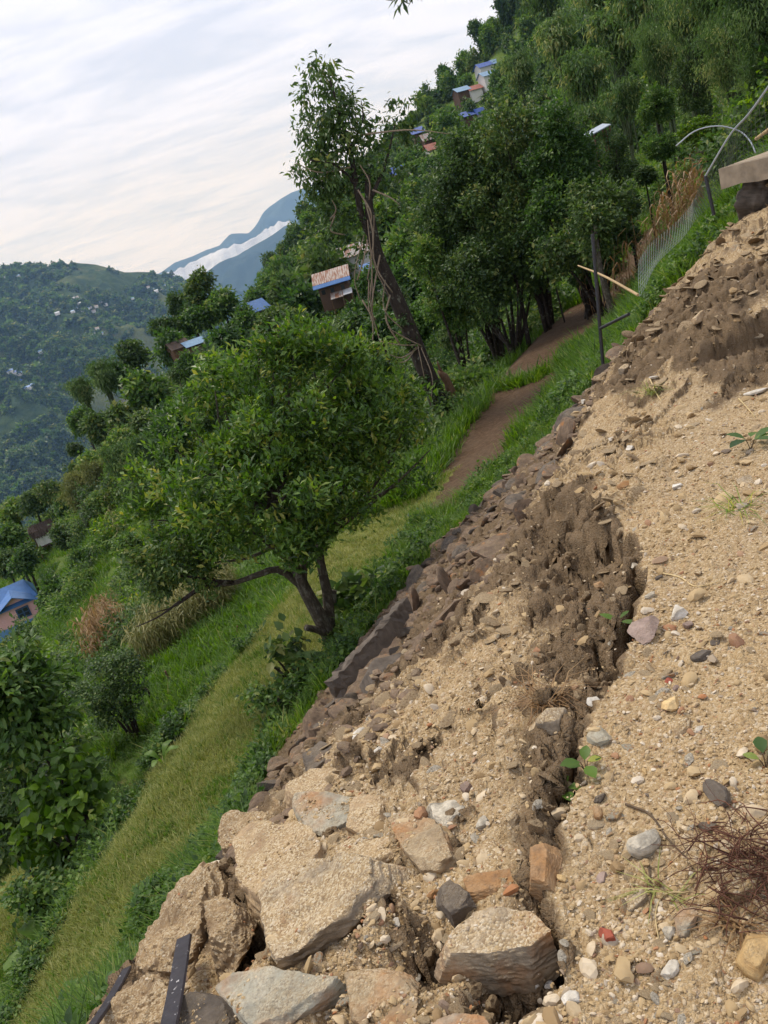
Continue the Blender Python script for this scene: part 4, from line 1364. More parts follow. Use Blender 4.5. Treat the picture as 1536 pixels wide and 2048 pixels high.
scatter('gravel', np.stack([x_, y_, z_ + sz * .15], 1), rng.normal(0, .4, (len(x_), 3)) + np.stack([0 * x_, 0 * x_, rng.uniform(0, 6.28, len(x_))], 1), sz,
        rng.integers(0, 8, len(x_)), peb, 'loose tan and white gravel on the yard crust')
# broken plates of crust lying in the flaked zones
flk = [rock_mesh('crust_flake', 740 + k, (1, rng.uniform(.55, .9), rng.uniform(.13, .24)), 'flake' if k % 3 else 'earth', 2, planes=9, rough=.06) for k in range(7)]
N = 9000
s_ = rng.uniform(2.2, 12.5, N); t_ = rng.uniform(-2.2, 3.0, N)
x_, y_ = xy(s_, t_)
zone = np.maximum(sstep(.9, 1.3, t_) * sstep(2.95, 2.5, t_) * .16, sstep(5.8, 7.4, s_) * sstep(-2.2, -.4, t_) * (.45 + .55 * sstep(-.1, .2, fbm(x_ * 1.4, y_ * 1.4, 2, 87))) * .36)
ok = rng.uniform(size=N) < zone
x_, y_ = x_[ok], y_[ok]
z_ = H(x_, y_); n = len(x_)
sz = (.02 + .075 * rng.uniform(size=n) ** 2.2) * (.65 + np.hypot(x_, y_) * .06)
scatter('crust_flakes', np.stack([x_, y_, z_ + sz * .08], 1), np.stack([rng.normal(.18, .3, n), rng.normal(.2, .3, n), rng.normal(1.0, .7, n)], 1), sz, rng.integers(0, 7, n), flk, 'broken plates of dry crust and shale on the slumped slope')
# flat stones bedded in the crust
bed = [rock_mesh('bedded_stone', 760 + k, (1, rng.uniform(.5, .85), rng.uniform(.15, .34)), m_, 2, planes=6, rough=.03) for k, m_ in enumerate(['schist', 'schist_grey', 'schist', 'flake', 'schist_blue', 'schist_grey', 'gneiss', 'schist', 'flake', 'schist_grey', 'schist_rust', 'flake'])]
N = 2600
rr = np.exp(rng.uniform(math.log(1.0), math.log(9.0), N)); aa = np.radians(rng.uniform(-46, 36, N))
x_, y_ = rr * np.sin(aa), rr * np.cos(aa)
s_, t_ = st(x_, y_)
ok = (t_ < 2.7) & (s_ < 9) & (rng.uniform(size=N) < .35 + .65 * sstep(-.2, .3, fbm(x_ * .9, y_ * .9, 3, 89)) * sstep(4.5, 2.0, rr) + .2)
x_, y_, rr = x_[ok], y_[ok], rr[ok]
z_ = H(x_, y_); n = len(x_)
sz = (.009 + .026 * rng.uniform(size=n) ** 2.6) * (.75 + rr * .13)
scatter('bedded_stones', np.stack([x_, y_, z_ - sz * .05], 1), np.stack([rng.normal(0, .3, n), rng.normal(0, .3, n), rng.uniform(0, 6.28, n)], 1), sz, rng.integers(0, 12, n), bed, 'flat stones bedded in the gravel crust')
# gravel lying on the slabs
import bisect
PS, PZ = [], []
for o in list(COL.objects):
    if o.get('category') == 'rock' and o.type == 'MESH':
        m_ = o.data
        n_ = np.empty(len(m_.polygons) * 3, np.float32); m_.polygons.foreach_get('normal', n_); n_ = n_.reshape(-1, 3)
        c_ = np.empty(len(m_.polygons) * 3, np.float32); m_.polygons.foreach_get('center', c_); c_ = c_.reshape(-1, 3) + np.array(o.location)
        a_ = np.empty(len(m_.polygons), np.float32); m_.polygons.foreach_get('area', a_)
        up_ = n_[:, 2] > .80
        if not up_.any():
            continue
        A_ = a_ * up_ * sstep(.02, .30, fbm(c_[:, 0] * 7, c_[:, 1] * 7, 3, 83))
        k_ = int(A_.sum() * 4200)
        if k_ < 3:
            continue
        idx = rng.choice(len(A_), k_, p=A_ / A_.sum())
        r_ = np.sqrt(a_[idx])[:, None]
        PS.append(c_[idx] + rng.uniform(-.6, .6, (k_, 3)) * r_ * np.array([1, 1, 0]))
PS = np.concatenate(PS); n = len(PS)
sz = (.0026 + .0055 * rng.uniform(size=n) ** 3) * (1 + np.hypot(PS[:, 0], PS[:, 1]) * .14)
scatter('slab_gravel', PS, np.stack([rng.normal(0, .4, n), rng.normal(0, .4, n), rng.uniform(0, 6.28, n)], 1), sz, rng.integers(0, 8, n), peb, 'gravel grains lying on the slabs')
# fist-sized clods of damp earth in the pit and along the broken edges
clods = [rock_mesh('clod', 720 + k, (1, .85, .75), 'earth', 2, planes=5, rough=.22) for k in range(5)]
N = 9000
rr = np.exp(rng.uniform(math.log(1.2), math.log(14.0), N)); aa = np.radians(rng.uniform(-46, 36, N))
x_, y_ = rr * np.sin(aa), rr * np.cos(aa)
s_, t_ = st(x_, y_)
ok = (t_ < 3.2) & (s_ < 12)
x_, y_, rr = x_[ok], y_[ok], rr[ok]
dzz, ww = yard_detail(x_, y_)
ok = rng.uniform(size=len(x_)) < sstep(.45, .95, ww) * .55
x_, y_, rr, z_ = x_[ok], y_[ok], rr[ok], (base_h(x_, y_) + dzz)[ok]
sz = (.005 + .022 * rng.uniform(size=len(x_)) ** 3.0) * (1 + rr * .06)
scatter('earth_crumbs', np.stack([x_, y_, z_ + sz * .2], 1), rng.uniform(0, 6.28, (len(x_), 3)), sz, rng.integers(0, 5, len(x_)), clods, 'crumbled damp earth in the pit and along the broken edges')

# ------------------------------------------------------------------ fallen concrete, strips, fence, posts
def prism_np(outline2, thick, seed, rough, n_sub=10):
    """not used for traced things: a rough bar along x with a wavy broken outline"""

def rough_bar(name, p0, p1, height, thick, mat, seed, rough=.02, nx=26, nz=5, lean=0.0):
    """upright rough block between two points (top edge), with thickness"""
    p0, p1 = Vector(p0), Vector(p1)
    d = p1 - p0
    L = d.length
    dx = d.normalized()
    side = Vector((dx.y, -dx.x, 0)).normalized()
    upv = (dx.cross(side)).normalized()
    if upv.z < 0:
        upv = -upv
    upv = (upv + side * lean).normalized()
    ring = []
    prof = [(-1, -1), (-1, -.33), (-1, .33), (-1, .92), (-.8, 1), (.8, 1), (1, .92), (1, .33), (1, -.33), (1, -1)]
    rngb = np.random.default_rng(seed)
    V, F = [], []
    m = len(prof)
    for i in range(nx):
        q = i / (nx - 1)
        hh = height * (1 + .16 * math.sin(q * 7 + seed) + rngb.normal(0, .05))
        sh = side * rngb.normal(0, rough * .4)
        for a, b in prof:
            c = p0 + dx * (L * q + (rngb.normal(0, rough * .6) if 0 < i < nx - 1 else rngb.normal(0, rough)))
            V.append(c + side * (a * thick / 2 + rngb.normal(0, rough * .25)) + upv * ((b - 1) * hh / 2 + rngb.normal(0, rough * .35)) + sh)
    for i in range(nx - 1):
        for k in range(m):
            F.append((i * m + k, i * m + (k + 1) % m, (i + 1) * m + (k + 1) % m, (i + 1) * m + k))
    mb = MB(); mb.add(V, F)
    mb.f.append(tuple(range(m))[::-1]); mb.f.append(tuple((nx - 1) * m + k for k in range(m)))
    return link(name, mb.mesh(name, M[mat]))
o = rough_bar('concrete_coping', P_z(660, 1362, -1.04), P_z(806, 1198, -1.16), .12, .05, 'concrete', 3, .016, lean=-.35)
tag(o, 'long grey piece of concrete coping lying tilted beside the tree foot', 'concrete')
o = slab_from_px('concrete_lump', 'squarish grey lump of broken concrete between the coping and the gravel', 'concrete',
                 [(736, 1340), (745, 1320), (800, 1306), (828, 1318), (806, 1352), (758, 1372)], -.95, .22, -.15, .0, 'concrete', 5)

def strip(name, label, a, b, w, thick=.012):
    a, b = Vector(a), Vector(b)
    d = (b - a); L = d.length; dx = d.normalized()
    side = dx.cross(Vector((0, 0, 1))).normalized()
    up = side.cross(dx).normalized()
    mb = MB()
    n = 14
    rg = random.Random(len(label))
    for i in range(n):
        q = i / (n - 1)
        c = a + dx * (L * q) + up * (-.02 * math.sin(q * 3.1))
        for sx, sz in ((-1, 0), (-.85, 1), (.85, 1), (1, 0), (.9, -1), (-.9, -1)):
            mb.v.append(tuple(c + side * (sx * w / 2 + rg.uniform(-.0006, .0006)) + up * sz * thick / 2))
    for i in range(n - 1):
        for k in range(6):
            mb.f.append((i * 6 + k, i * 6 + (k + 1) % 6, (i + 1) * 6 + (k + 1) % 6, (i + 1) * 6 + k))
    mb.f.append(tuple(range(6))[::-1]); mb.f.append(tuple((n - 1) * 6 + k for k in range(6)))
    o = link(name, mb.mesh(name, M['strip']))
    return tag(o, label, 'strip')
def ext(p, q, f):
    return p + (q - p) * f
def on_scene(px, py, lift=.02):
    """where the line of sight through a pixel meets what already lies there"""
    bpy.context.view_layer.update()
    dg = bpy.context.evaluated_depsgraph_get()
    u, f, w = ray(px, py)
    d = Vector((u, f, w)).normalized()
    ok_, loc, *_ = scene.ray_cast(dg, Vector((0, 0, EYE)), d)
    return loc + Vector((0, 0, lift)) if ok_ else P_z(px, py, -.4)
def strip_over(p0, p1, lift=.962):
    """straight line lying just over what is under it"""
    E = Vector((0, 0, EYE))
    def dep(f):
        px, py = p0[0] + (p1[0] - p0[0]) * f, min(2046, p0[1] + (p1[1] - p0[1]) * f)
        return (on_scene(px, py, 0) - E).y
    i0 = 1 / (dep(0) * lift)
    i1 = max((1 / (dep(f) * lift) - (1 - f) * i0) / f for f in (.2, .35, .5, .65, .8, 1))
    return P_y(p0[0], p0[1], 1 / i0), P_y(p1[0], p1[1], 1 / i1)
p, q = strip_over((368, 1876), (330, 2048))
strip('wooden_strip', 'wide dark strip of wood with white chips, sloping over the muddy block', p, ext(p, q, 1.8), .056)
p, q = strip_over((254, 1938), (174, 2048))
strip('wooden_strip', 'narrower dark strip of wood at the outer edge beside the grass', p, ext(p, q, 1.6), .036)

# concrete slab at the end of the yard, its underside washed out
def px_on_plane(px, py, y0):
    return P_y(px, py, y0)
A0, B0 = P_y(1437, 338, 9.2), P_y(1560, 288, 8.6)
d = (B0 - A0); d.z = 0; dx = d.normalized(); L = 3.2
back = Vector((-dx.y, dx.x, 0))
mb = MB()
th_ = .20
nx_, ny_ = 16, 8
rg = random.Random(4)
top = []
for i in range(nx_):
    for j in range(ny_):
        q = A0 + dx * (L * i / (nx_ - 1)) + back * (1.4 * j / (ny_ - 1))
        edge_ = i in (0,) or j in (0, ny_ - 1)
        q = q + Vector((rg.uniform(-.012, .012), rg.uniform(-.012, .012), rg.uniform(-.004, .004) - (.008 if edge_ else 0)))
        mb.v.append((q.x, q.y, A0.z + (q.z - A0.z) * .1 + .012 * i / nx_))
nb = len(mb.v)
for i in range(nx_):
    for j in range(ny_):
        v = mb.v[i * ny_ + j]
        mb.v.append((v[0] + rg.uniform(-.01, .01), v[1] + rg.uniform(-.01, .01), v[2] - th_ + rg.uniform(-.012, .012)))
for i in range(nx_ - 1):
    for j in range(ny_ - 1):
        a_ = i * ny_ + j
        mb.f.append((a_, a_ + ny_, a_ + ny_ + 1, a_ + 1))
        mb.f.append((nb + a_, nb + a_ + 1, nb + a_ + ny_ + 1, nb + a_ + ny_))
for i in range(nx_ - 1):
    for j, fl in ((0, 0), (ny_ - 1, 1)):
        a_ = i * ny_ + j
        f = (a_, nb + a_, nb + a_ + ny_, a_ + ny_)
        mb.f.append(f[::-1] if fl else f)
for j in range(ny_ - 1):
    for i, fl in ((0, 1), (nx_ - 1, 0)):
        a_ = i * ny_ + j
        f = (a_, nb + a_, nb + a_ + 1, a_ + 1)
        mb.f.append(f[::-1] if fl else f)
tag(link('concrete_slab', mb.mesh('concrete_slab', M['slab'])), 'thick tan concrete slab overhanging the washed-out earth at the end of the yard', 'slab')
SLAB_Z = A0.z
# earth body that still carries the slab
v, f = rock_np(88, (2.1, 1.0, .75), 4, planes=9, rough=.10)
o = link('earth_bank', mesh_np('earth_bank', v, f, M['earth'], True), None, A0 + dx * 2.0 + back * .80 + Vector((0, 0, -th_ - .42)), (0, 0, math.atan2(dx.y, dx.x)))
tag(o, 'dark brown earth bank left standing under the concrete slab', 'earth')
v, f = rock_np(91, (.34, .3, .46), 4, planes=8, rough=.16)
o = link('stone_pier', mesh_np('stone_pier', v, f, M['schist_dark'], True), None, A0 + dx * .16 + back * .40 + Vector((0, 0, -th_ - .30)), (.1, .25, .4))
tag(o, 'dark broken stone pier under the outer corner of the concrete slab', 'masonry')

# iron post with brace
post = thing('iron_post', 'thin black iron post with a side brace standing in the rubble by the field', 'post', P_y(1199, 712, 9.6))
pb = post.location.copy()
def rel(p): return Vector(p) - pb
m1 = P_y(1200, 657, 9.6); tp = P_y(1185, 468, 9.6)
link('upright', MB().tube([rel(pb - Vector((0, 0, .3))), rel(m1), rel(tp)], .021, 8).mesh('upright', M['iron']), post)
link('brace', MB().tube([rel(m1), rel(P_y(1258, 628, 9.0))], .019, 8).mesh('brace', M['iron']), post)

# pale cane leaning over the edge
a_, b_ = P_y(1156, 531, 11.6), P_y(1276, 590, 8.9)
tag(link('cane', MB().tube(curve_pts([a_, (a_ + b_) / 2 + Vector((0, 0, .03)), b_], 8), [.008, .011, .012, .013, .014, .014, .015, .016], 6).mesh('cane', M['cane'])),
    'thin pale cane poking out over the field from the broken edge', 'cane')

# fence: bent pipe post, top rail, hanging wire mesh
fence = thing('wire_fence', 'galvanised wire mesh fence hanging loose along the broken edge below the slab', 'fence', P_y(1427, 415, 9.3))
fb = fence.location.copy()
def relf(p): return Vector(p) - fb
bend = P_y(1411, 352, 9.3)
rail_end = P_y(1560, 140, 8.0)
link('post', MB().tube(curve_pts([relf(P_y(1428, 430, 9.3)), relf(P_y(1417, 380, 9.3)), relf(bend)], 8), .019, 8).mesh('post', M['iron']), fence)
link('top_rail', MB().tube(curve_pts([relf(bend), relf(P_y(1460, 270, 8.9)), relf(P_y(1500, 225, 8.5)), relf(rail_end)], 12), .010, 8).mesh('top_rail', M['steel']), fence)
# mesh: surface between an upper line and the ground line, woven of wires
up_l = curve_pts([P_y(1276, 520, 10.6), P_y(1330, 462, 10.4), P_y(1380, 412, 9.9), P_y(1412, 358, 9.35), P_y(1470, 262, 8.85), P_y(1560, 142, 8.0)], 60)
lo_l = curve_pts([P_y(1276, 592, 9.4), P_y(1322, 520, 9.6), P_y(1385, 452, 9.6), P_y(1430, 395, 9.5), P_y(1475, 325, 9.2), P_y(1580, 280, 8.6)], 60)
mbw = MB()
rows = 10
def surf(i, j):
    q = j / rows
    p = up_l[i] * (1 - q) + lo_l[i] * q
    return p + Vector((.02 * math.sin(i * .31 + 2), .03 * math.sin(i * .23 + q * 3), .012 * math.sin(i * .37 + q * 4)))
for i in range(0, 60):
    mbw.tube([relf(surf(i, j)) for j in range(0, rows + 1)], .0026, 3, False)
for j in range(0, rows + 1):
    mbw.tube([relf(surf(i, j)) for i in range(60)], .0026, 3, False)
kind(link('wire_mesh', mbw.mesh('wire_mesh', M['wire']), fence), 'stuff')
# arched pipe and stick
arch = [P_y(1352, 292, 9.6), P_y(1390, 262, 9.6), P_y(1436, 252, 9.5), P_y(1478, 262, 9.4), P_y(1500, 282, 9.3), P_y(1511, 306, 9.2)]
tag(link('bent_pipe', MB().tube(curve_pts(arch, 22), .0075, 8).mesh('bent_pipe', M['steel'], True)), 'thin pale pipe bent in an arch, rising from the concrete slab', 'pipe')
tag(link('wooden_stick', MB().tube([P_y(1512, 278, 8.9), P_y(1570, 236, 8.5)], [.018, .02], 8).mesh('wooden_stick', M['cane'])), 'short tan wooden stick held in the fence above the slab', 'stick')

# ------------------------------------------------------------------ vegetation
def unit(v):
    return v / (np.linalg.norm(v, axis=1)[:, None] + 1e-9)

def leaf_quads(C, D, Nrm, L, W, fold=.25, bend=.12):
    """one bent four-sided leaf per row"""
    S = unit(np.cross(D, Nrm))
    Nn = unit(np.cross(S, D))
    L = np.broadcast_to(L, (len(C),))[:, None]; W = np.broadcast_to(W, (len(C),))[:, None]
    mid = C + D * L * .45
    V = np.stack([C, mid + S * W + Nn * W * fold, C + D * L - Nn * L * bend, mid - S * W + Nn * W * fold], 1)
    return V.reshape(-1, 3)

def leaf_round(C, D, Nrm, L, W, fold=.22, bend=.18):
    S = unit(np.cross(D, Nrm))
    Nn = unit(np.cross(S, D))
    L = np.broadcast_to(L, (len(C),))[:, None]; W = np.broadcast_to(W, (len(C),))[:, None]
    def p(q, w):
        return C + D * L * q + S * W * w + Nn * (W * abs(w) * fold - L * bend * q * q)
    V = np.stack([p(0, 0), p(.30, .95), p(.66, .78), p(1.0, 0), p(.66, -.78), p(.30, -.95), p(.5, 0)], 1)
    return V.reshape(-1, 3)
def quads7(n):
    b = (np.arange(n) * 7)[:, None]
    return np.concatenate([b + np.array([[0, 1, 2, 6]]), b + np.array([[6, 2, 3, 4]]), b + np.array([[0, 6, 4, 5]])])
def quads(n):
    return np.arange(n * 4).reshape(n, 4)

def crown_np(blobs, twigs, per, L, W, tr, rng, droop=.35, up=.3, hollow=.55, tstd=.22, rounded=False):
    """leaves gathered on twigs spread through the outer part of overlapping lobes"""
    w = np.array([b[1][0] * b[1][1] + b[1][0] * b[1][2] for b in blobs]); w = w / w.sum()
    which = rng.choice(len(blobs), twigs, p=w)
    cen = np.array([b[0] for b in blobs])[which]; rad = np.array([b[1] for b in blobs])[which]
    d = unit(rng.normal(size=(twigs, 3)))
    rr = hollow + (1 - hollow) * rng.uniform(size=twigs) ** .55
    rr *= 1 + .10 * rng.normal(size=twigs)
    T = cen + d * rad * rr[:, None]
    out = unit(d * 1.0 + np.array([0, 0, up]))
    tt = np.clip(.45 + tstd * rng.normal(size=twigs), 0, 1)
    C = np.repeat(T, per, 0); O = np.repeat(out, per, 0); tt = np.repeat(tt, per)
    n = len(C)
    C = C + rng.normal(size=(n, 3)) * tr
    D = unit(O * .8 + rng.normal(size=(n, 3)) * .65 + np.array([0, 0, -droop]))
    Nrm = unit(np.array([0, 0, 1.0]) + O * .4 + rng.normal(size=(n, 3)) * .45)
    Ls = L * rng.uniform(.65, 1.25, n)
    if rounded:
        tint = np.clip(tt + .13 * rng.normal(size=n), 0, 1)
        return leaf_round(C, D, Nrm, Ls, W * Ls / L), quads7(n), np.repeat(tint, 7)
    V = leaf_quads(C, D, Nrm, Ls, W * Ls / L)
    tint = np.clip(tt + .13 * rng.normal(size=n), 0, 1)
    return V, quads(n), np.repeat(tint, 4)

def subclump(blobs, n, r, rng, flat=.7, inner=.55):
    """many small leaf clumps hung round the lobes, with gaps between them"""
    w = np.array([b[1][0] ** 2 for b in blobs]); w = w / w.sum()
    out = []
    for k in rng.choice(len(blobs), n, p=w):
        c, rd = np.array(blobs[k][0]), np.array(blobs[k][1])
        d = rng.normal(size=3); d /= np.linalg.norm(d)
        q = r * rng.uniform(.6, 1.35)
        out.append((tuple(c + d * rd * (inner + (1.04 - inner) * rng.uniform() ** .6)), (q, q, q * flat)))
    return out
def crown_mesh(name, mat, *a, **k):
    V, F, t = crown_np(*a, **k)
    return mesh_np(name, V, F, M[mat], False, {'tint': t})

def tubes_mesh(name, tubes, mat, n=7):
    mb = MB()
    for pts, rad in tubes:
        mb.tube(pts, rad, n)
    return mb.mesh(name, M[mat], True)

def lobes(rng, n, spread, r, squash=.85, zs=1.0):
    out = [((0, 0, 0), (r * 1.15, r * 1.15, r * 1.1 * zs))]
    for i in range(n):
        d = rng.normal(size=3); d /= np.linalg.norm(d)
        d[2] = d[2] * zs
        k = rng.uniform(.55, 1.0) * spread
        q = r * rng.uniform(.55, .95)
        out.append((tuple(d * k), (q, q, q * squash)))
    return out

rng = np.random.default_rng(11)
# --- tree prototypes: crown of unit radius round its own centre, trunk of unit height
PROTO = {}
def make_proto(key, mat, n, spread, r, zs, twigs, per, L, W, tr, droop, seed, bark='bark', hollow=.5):
    g = np.random.default_rng(seed)
    lb = lobes(g, n, spread, r, .85, zs)
    crown = crown_mesh('crown', mat, lb, twigs, per, L, W, tr, g, droop=droop, hollow=hollow)
    tubes = [(curve_pts([(0, 0, -.06), (.02, .01, .3), (-.02, .03, .7), (.0, .0, 1.02)], 8), list(np.linspace(.085, .05, 8)))]
    trunk = tubes_mesh('trunk', tubes, bark)
    limbs = []
    for c, rd in lb[1:]:
        c = Vector(c)
        limbs.append((curve_pts([(0, 0, -.45 * zs), c * .4 + Vector((0, 0, -.18)), c * .85], 6), list(np.linspace(.045, .012, 6))))
    limb = tubes_mesh('limbs', limbs, bark, 5)
    PROTO[key] = (crown, trunk, limb)
for i in range(3):
    make_proto('dark%d' % i, 'dark_leaf', 8, .62, .50, 1.0, 420, 6, .20, .055, .085, .45, 20 + i)
    make_proto('mid%d' % i, 'mid_leaf', 9, .66, .46, 1.0, 420, 6, .20, .06, .085, .3, 30 + i)
    make_proto('tall%d' % i, 'dark_leaf', 10, .62, .42, 1.9, 620, 6, .17, .05, .08, .45, 40 + i)
    make_proto('fine%d' % i, 'dark_leaf', 13, .72, .36, 1.5, 1300, 8, .085, .024, .055, .4, 50 + i, 'bark_grey')
make_proto('fine3', 'mid_leaf', 12, .68, .38, 1.2, 1200, 8, .09, .028, .055, .3, 54)
make_proto('bush0', 'mid_leaf', 7, .6, .46, .8, 800, 8, .12, .035, .07, .2, 60)
make_proto('bush1', 'bright_leaf', 7, .6, .44, .8, 560, 7, .16, .055, .07, .25, 61)

def bamboo_np(g, culms, per, L, W, spread=.5, h=2.2):
    """clump of arching canes hung with drooping plumes of narrow leaves, unit sized"""
    Vs, tn, tubes = [], [], []
    for _ in range(culms):
        a = g.uniform(0, 6.28); b = g.uniform(.25, 1.0) * spread
        d = np.array([math.cos(a), math.sin(a), 0])
        hh = h * g.uniform(.65, 1.05)
        pts = [np.array([0, 0, -1.0]) + d * .08, np.array([0, 0, -1 + hh * .5]) + d * .18 * b * 2, np.array([0, 0, -1 + hh * .88]) + d * b * .8, np.array([0, 0, -1 + hh * .92]) + d * b * 1.5]
        cp = curve_pts(pts, 10)
        tubes.append((cp, list(np.linspace(.018, .004, 10))))
        cp = np.array([tuple(p) for p in cp])
        k = per
        u = g.uniform(.25, 1, k) ** .7 * 8.99
        i = u.astype(int); f = (u - i)[:, None]
        C = cp[i] * (1 - f) + cp[i + 1] * f
        C = C + g.normal(size=(k, 3)) * np.array([.13, .13, .09])
        D = unit(np.repeat(d[None], k, 0) * .35 + g.normal(size=(k, 3)) * .5 + np.array([0, 0, -.75]))
        Nn = unit(g.normal(size=(k, 3)) * .5 + np.array([0, 0, 1]) + d * .5)
        Vs.append(leaf_quads(C, D, Nn, L * g.uniform(.6, 1.3, k), W))
        base = np.clip(.42 + g.normal() * .18, 0, 1)
        tn.append(np.repeat(np.clip(base + .14 * g.normal(size=k), 0, 1), 4))
    V = np.concatenate(Vs)
    return V, quads(len(V) // 4), np.concatenate(tn), tubes
for i, (cu, per, L, W) in enumerate([(26, 120, .17, .022), (26, 110, .17, .024), (34, 330, .085, .0085), (34, 330, .085, .009)]):
    g = np.random.default_rng(80 + i)
    V, F, t, tb = bamboo_np(g, cu, per, L, W)
    PROTO['bamboo%d' % i] = (mesh_np('foliage', V, F, M['bamboo'], False, {'tint': t}), tubes_mesh('canes', tb, 'green_cane', 4), None)

for i in range(2):
    g = np.random.default_rng(90 + i)
    V, F, t, tb = bamboo_np(g, 30, 130, .15, .018, .42, 2.4)
    PROTO['bamboo_reed%d' % i] = (mesh_np('foliage', V, F, M['reed'], False, {'tint': t}), tubes_mesh('canes', tb, 'green_cane', 4), None)

def plant_tree(name, label, key, px, py, rpx, y, group, cat='tree', zc=None, spin=None, base_z=None, rz=1.0):
    c = P_y(px, py, y)
    r = rpx * (c - Vector((0, 0, EYE))).length / F_PX
    g = Hs(c.x, c.y) if base_z is None else base_z
    crown, trunk, limb = PROTO[key]
    rg = random.Random(int(px * 7 + py * 13 + y))
    if key.startswith('bamboo'):
        root = thing(name, label, cat, (c.x, c.y, c.z - r), rg.uniform(0, 6.28), group)
        h = max(.3, c.z - r - g)
        root.location.z = g
        link('foliage', crown, root, (0, 0, h + r), (0, 0, 0), (r, r, r))
        link('canes', trunk, root, (0, 0, h + r - .02), (0, 0, 0), (r, r, r * 1.0 + h * .0))
        if h > .8:
            mb = MB()
            for k in range(7):
                a = rg.uniform(0, 6.28)
                mb.tube([(math.cos(a) * r * .10, math.sin(a) * r * .1, -.2), (math.cos(a) * r * .06, math.sin(a) * r * .06, h + .05)], .018 * r + .01, 5)
            link('stems', mb.mesh('stems', M['green_cane']), root)
        return root
    h = max(c.z - g, r * .55)
    if y > 40:
        r *= 1.12
        h = max(h - .12 * r, r * .5)
    root = thing(name, label, cat, (c.x, c.y, g), rg.uniform(0, 6.28), group)
    link('trunk', trunk, root, (0, 0, 0), (0, 0, 0), (r * .9, r * .9, h))
    cr_o = link('crown', crown, root, (0, 0, h), (rg.uniform(-.15, .15), rg.uniform(-.15, .15), 0), (r, r, r * rz))
    link('limbs', limb, root, (0, 0, h), (0, 0, 0), (r, r, r * rz))
    return root

# --- trees on our own slope, at the left and behind the big tree
LEFT = 'trees on the slope left of the houses'
MIDG = 'trees round the houses on the near slope'
RIGHTG = 'orchard trees at the edge of the ploughed field'
BAMG = 'bamboo clumps on the hillside'
def lab_left(k):
    return {'dark': 'dark evergreen tree on the wooded slope falling to the valley', 'mid': 'mid green broad-leaved tree on the wooded slope falling to the valley',
            'tall': 'tall dark tree rising above the wooded slope by the valley'}[k]
PL_LAB = ['tall dark tree highest on the left treeline, right of its thin companion', 'thin dark tree at the left shoulder of the highest treeline trees', 'rounded green tree right of the tallest treeline tree',
          'small round dark tree standing on the treeline above the left bamboo', 'feathery bamboo clump, upper of the two on the valley skyline', 'feathery bamboo clump leftmost on the valley skyline',
          'broad mid green tree directly behind the upper left of the citrus crown', 'mid green tree beside the tumbledown thatched shed', 'dark bushy tree below the upper skyline bamboo', 'dark tree between the skyline bamboos and the citrus tree',
          'small mid green tree under the leftmost skyline bamboo', 'large mid green tree touching the left side of the citrus crown', 'smallest dark round treetop jutting over the valley at the left', 'dark round tree just below the smallest jutting treetop',
          'mid green tree right of the dark jutting treetops', 'bamboo clump above the dry yellow maize on the left slope', 'dark tree on the valley edge left of the dry yellow maize', 'dark tree on the valley edge above the thatched shelter',
          'mid green tree at the left picture edge above the thatched shelter', 'mid green tree at the left picture edge beside the thatched shelter', 'dark tree standing right of the thatched shelter', 'mid green tree below the thatched shelter, above the pink house',
          'dark tree at the left picture edge above the blue roof', 'bamboo clump right next to the citrus crown on its left', 'lowest bamboo clump behind the left edge of the citrus crown', 'mid green tree above the dark tree right of the shelter',
          'mid green tree behind the dry yellow maize', 'mid green tree standing right of the pink house', 'mid green tree between the tallest treeline tree and the pale blue roof', 'small mid green tree on the skyline above the upper bamboo',
          'dark tree under the thin treeline tree', 'dark tree between the skyline bamboo and the large tree by the citrus', 'mid green tree under the lowest bamboo left of the citrus', 'vine-covered green heap on the slope right of the pink house', 'dark tree behind the leafy end of the drooping citrus bough', 'mid green tree above the bamboo next to the dry yellow maize', 'low green heap of leaves above the brown dry maize']
PM_LAB = ['mid green tree right of the pale blue roof', 'mid green tree above the top left of the citrus crown', 'mid green tree below the left end of the long blue roof', 'dark tree between the long blue roof and the rusty roof', 'large dark tree left of the brown wooden house',
          'dark tree directly below the porch of the brown wooden house', 'mid green tree right of the porch of the brown wooden house', 'dark tree above the top of the citrus crown', 'mid green tree left of the leaning dark trunk at half its height', 'mid green tree right of the leaning dark trunk at half its height',
          'mid green tree uphill behind the rusty roof', 'dark tree behind the climbers of the tall tree', 'mid green tree right of the upper trunk of the tall tree', 'mid green tree below the small bright blue roof on the hillside', 'dark tree left of the tallest orchard trees',
          'mid green tree right of the bare hanging vines', 'mid green tree below the low dark orchard tree', 'small dark tree beside the grass bank, right of the leaning trunk', 'dark tree just above the top left of the citrus crown', 'mid green tree left of the rusty roof on the hillside edge',
          'mid green tree uphill left of the rusty roof', 'dark tree behind the bare hanging vines', 'mid green tree by the tiny blue shed', 'mid green tree touching the top of the citrus crown', 'mid green tree left of the low dark orchard tree', 'mid green tree between the citrus crown and the leaning trunk',
          'dark tree below the pale grey tin roof', 'dark tree behind the citrus crown on its upper left', 'mid green tree directly below the pale blue roof', 'dark tree directly below the tumbledown thatched shed']
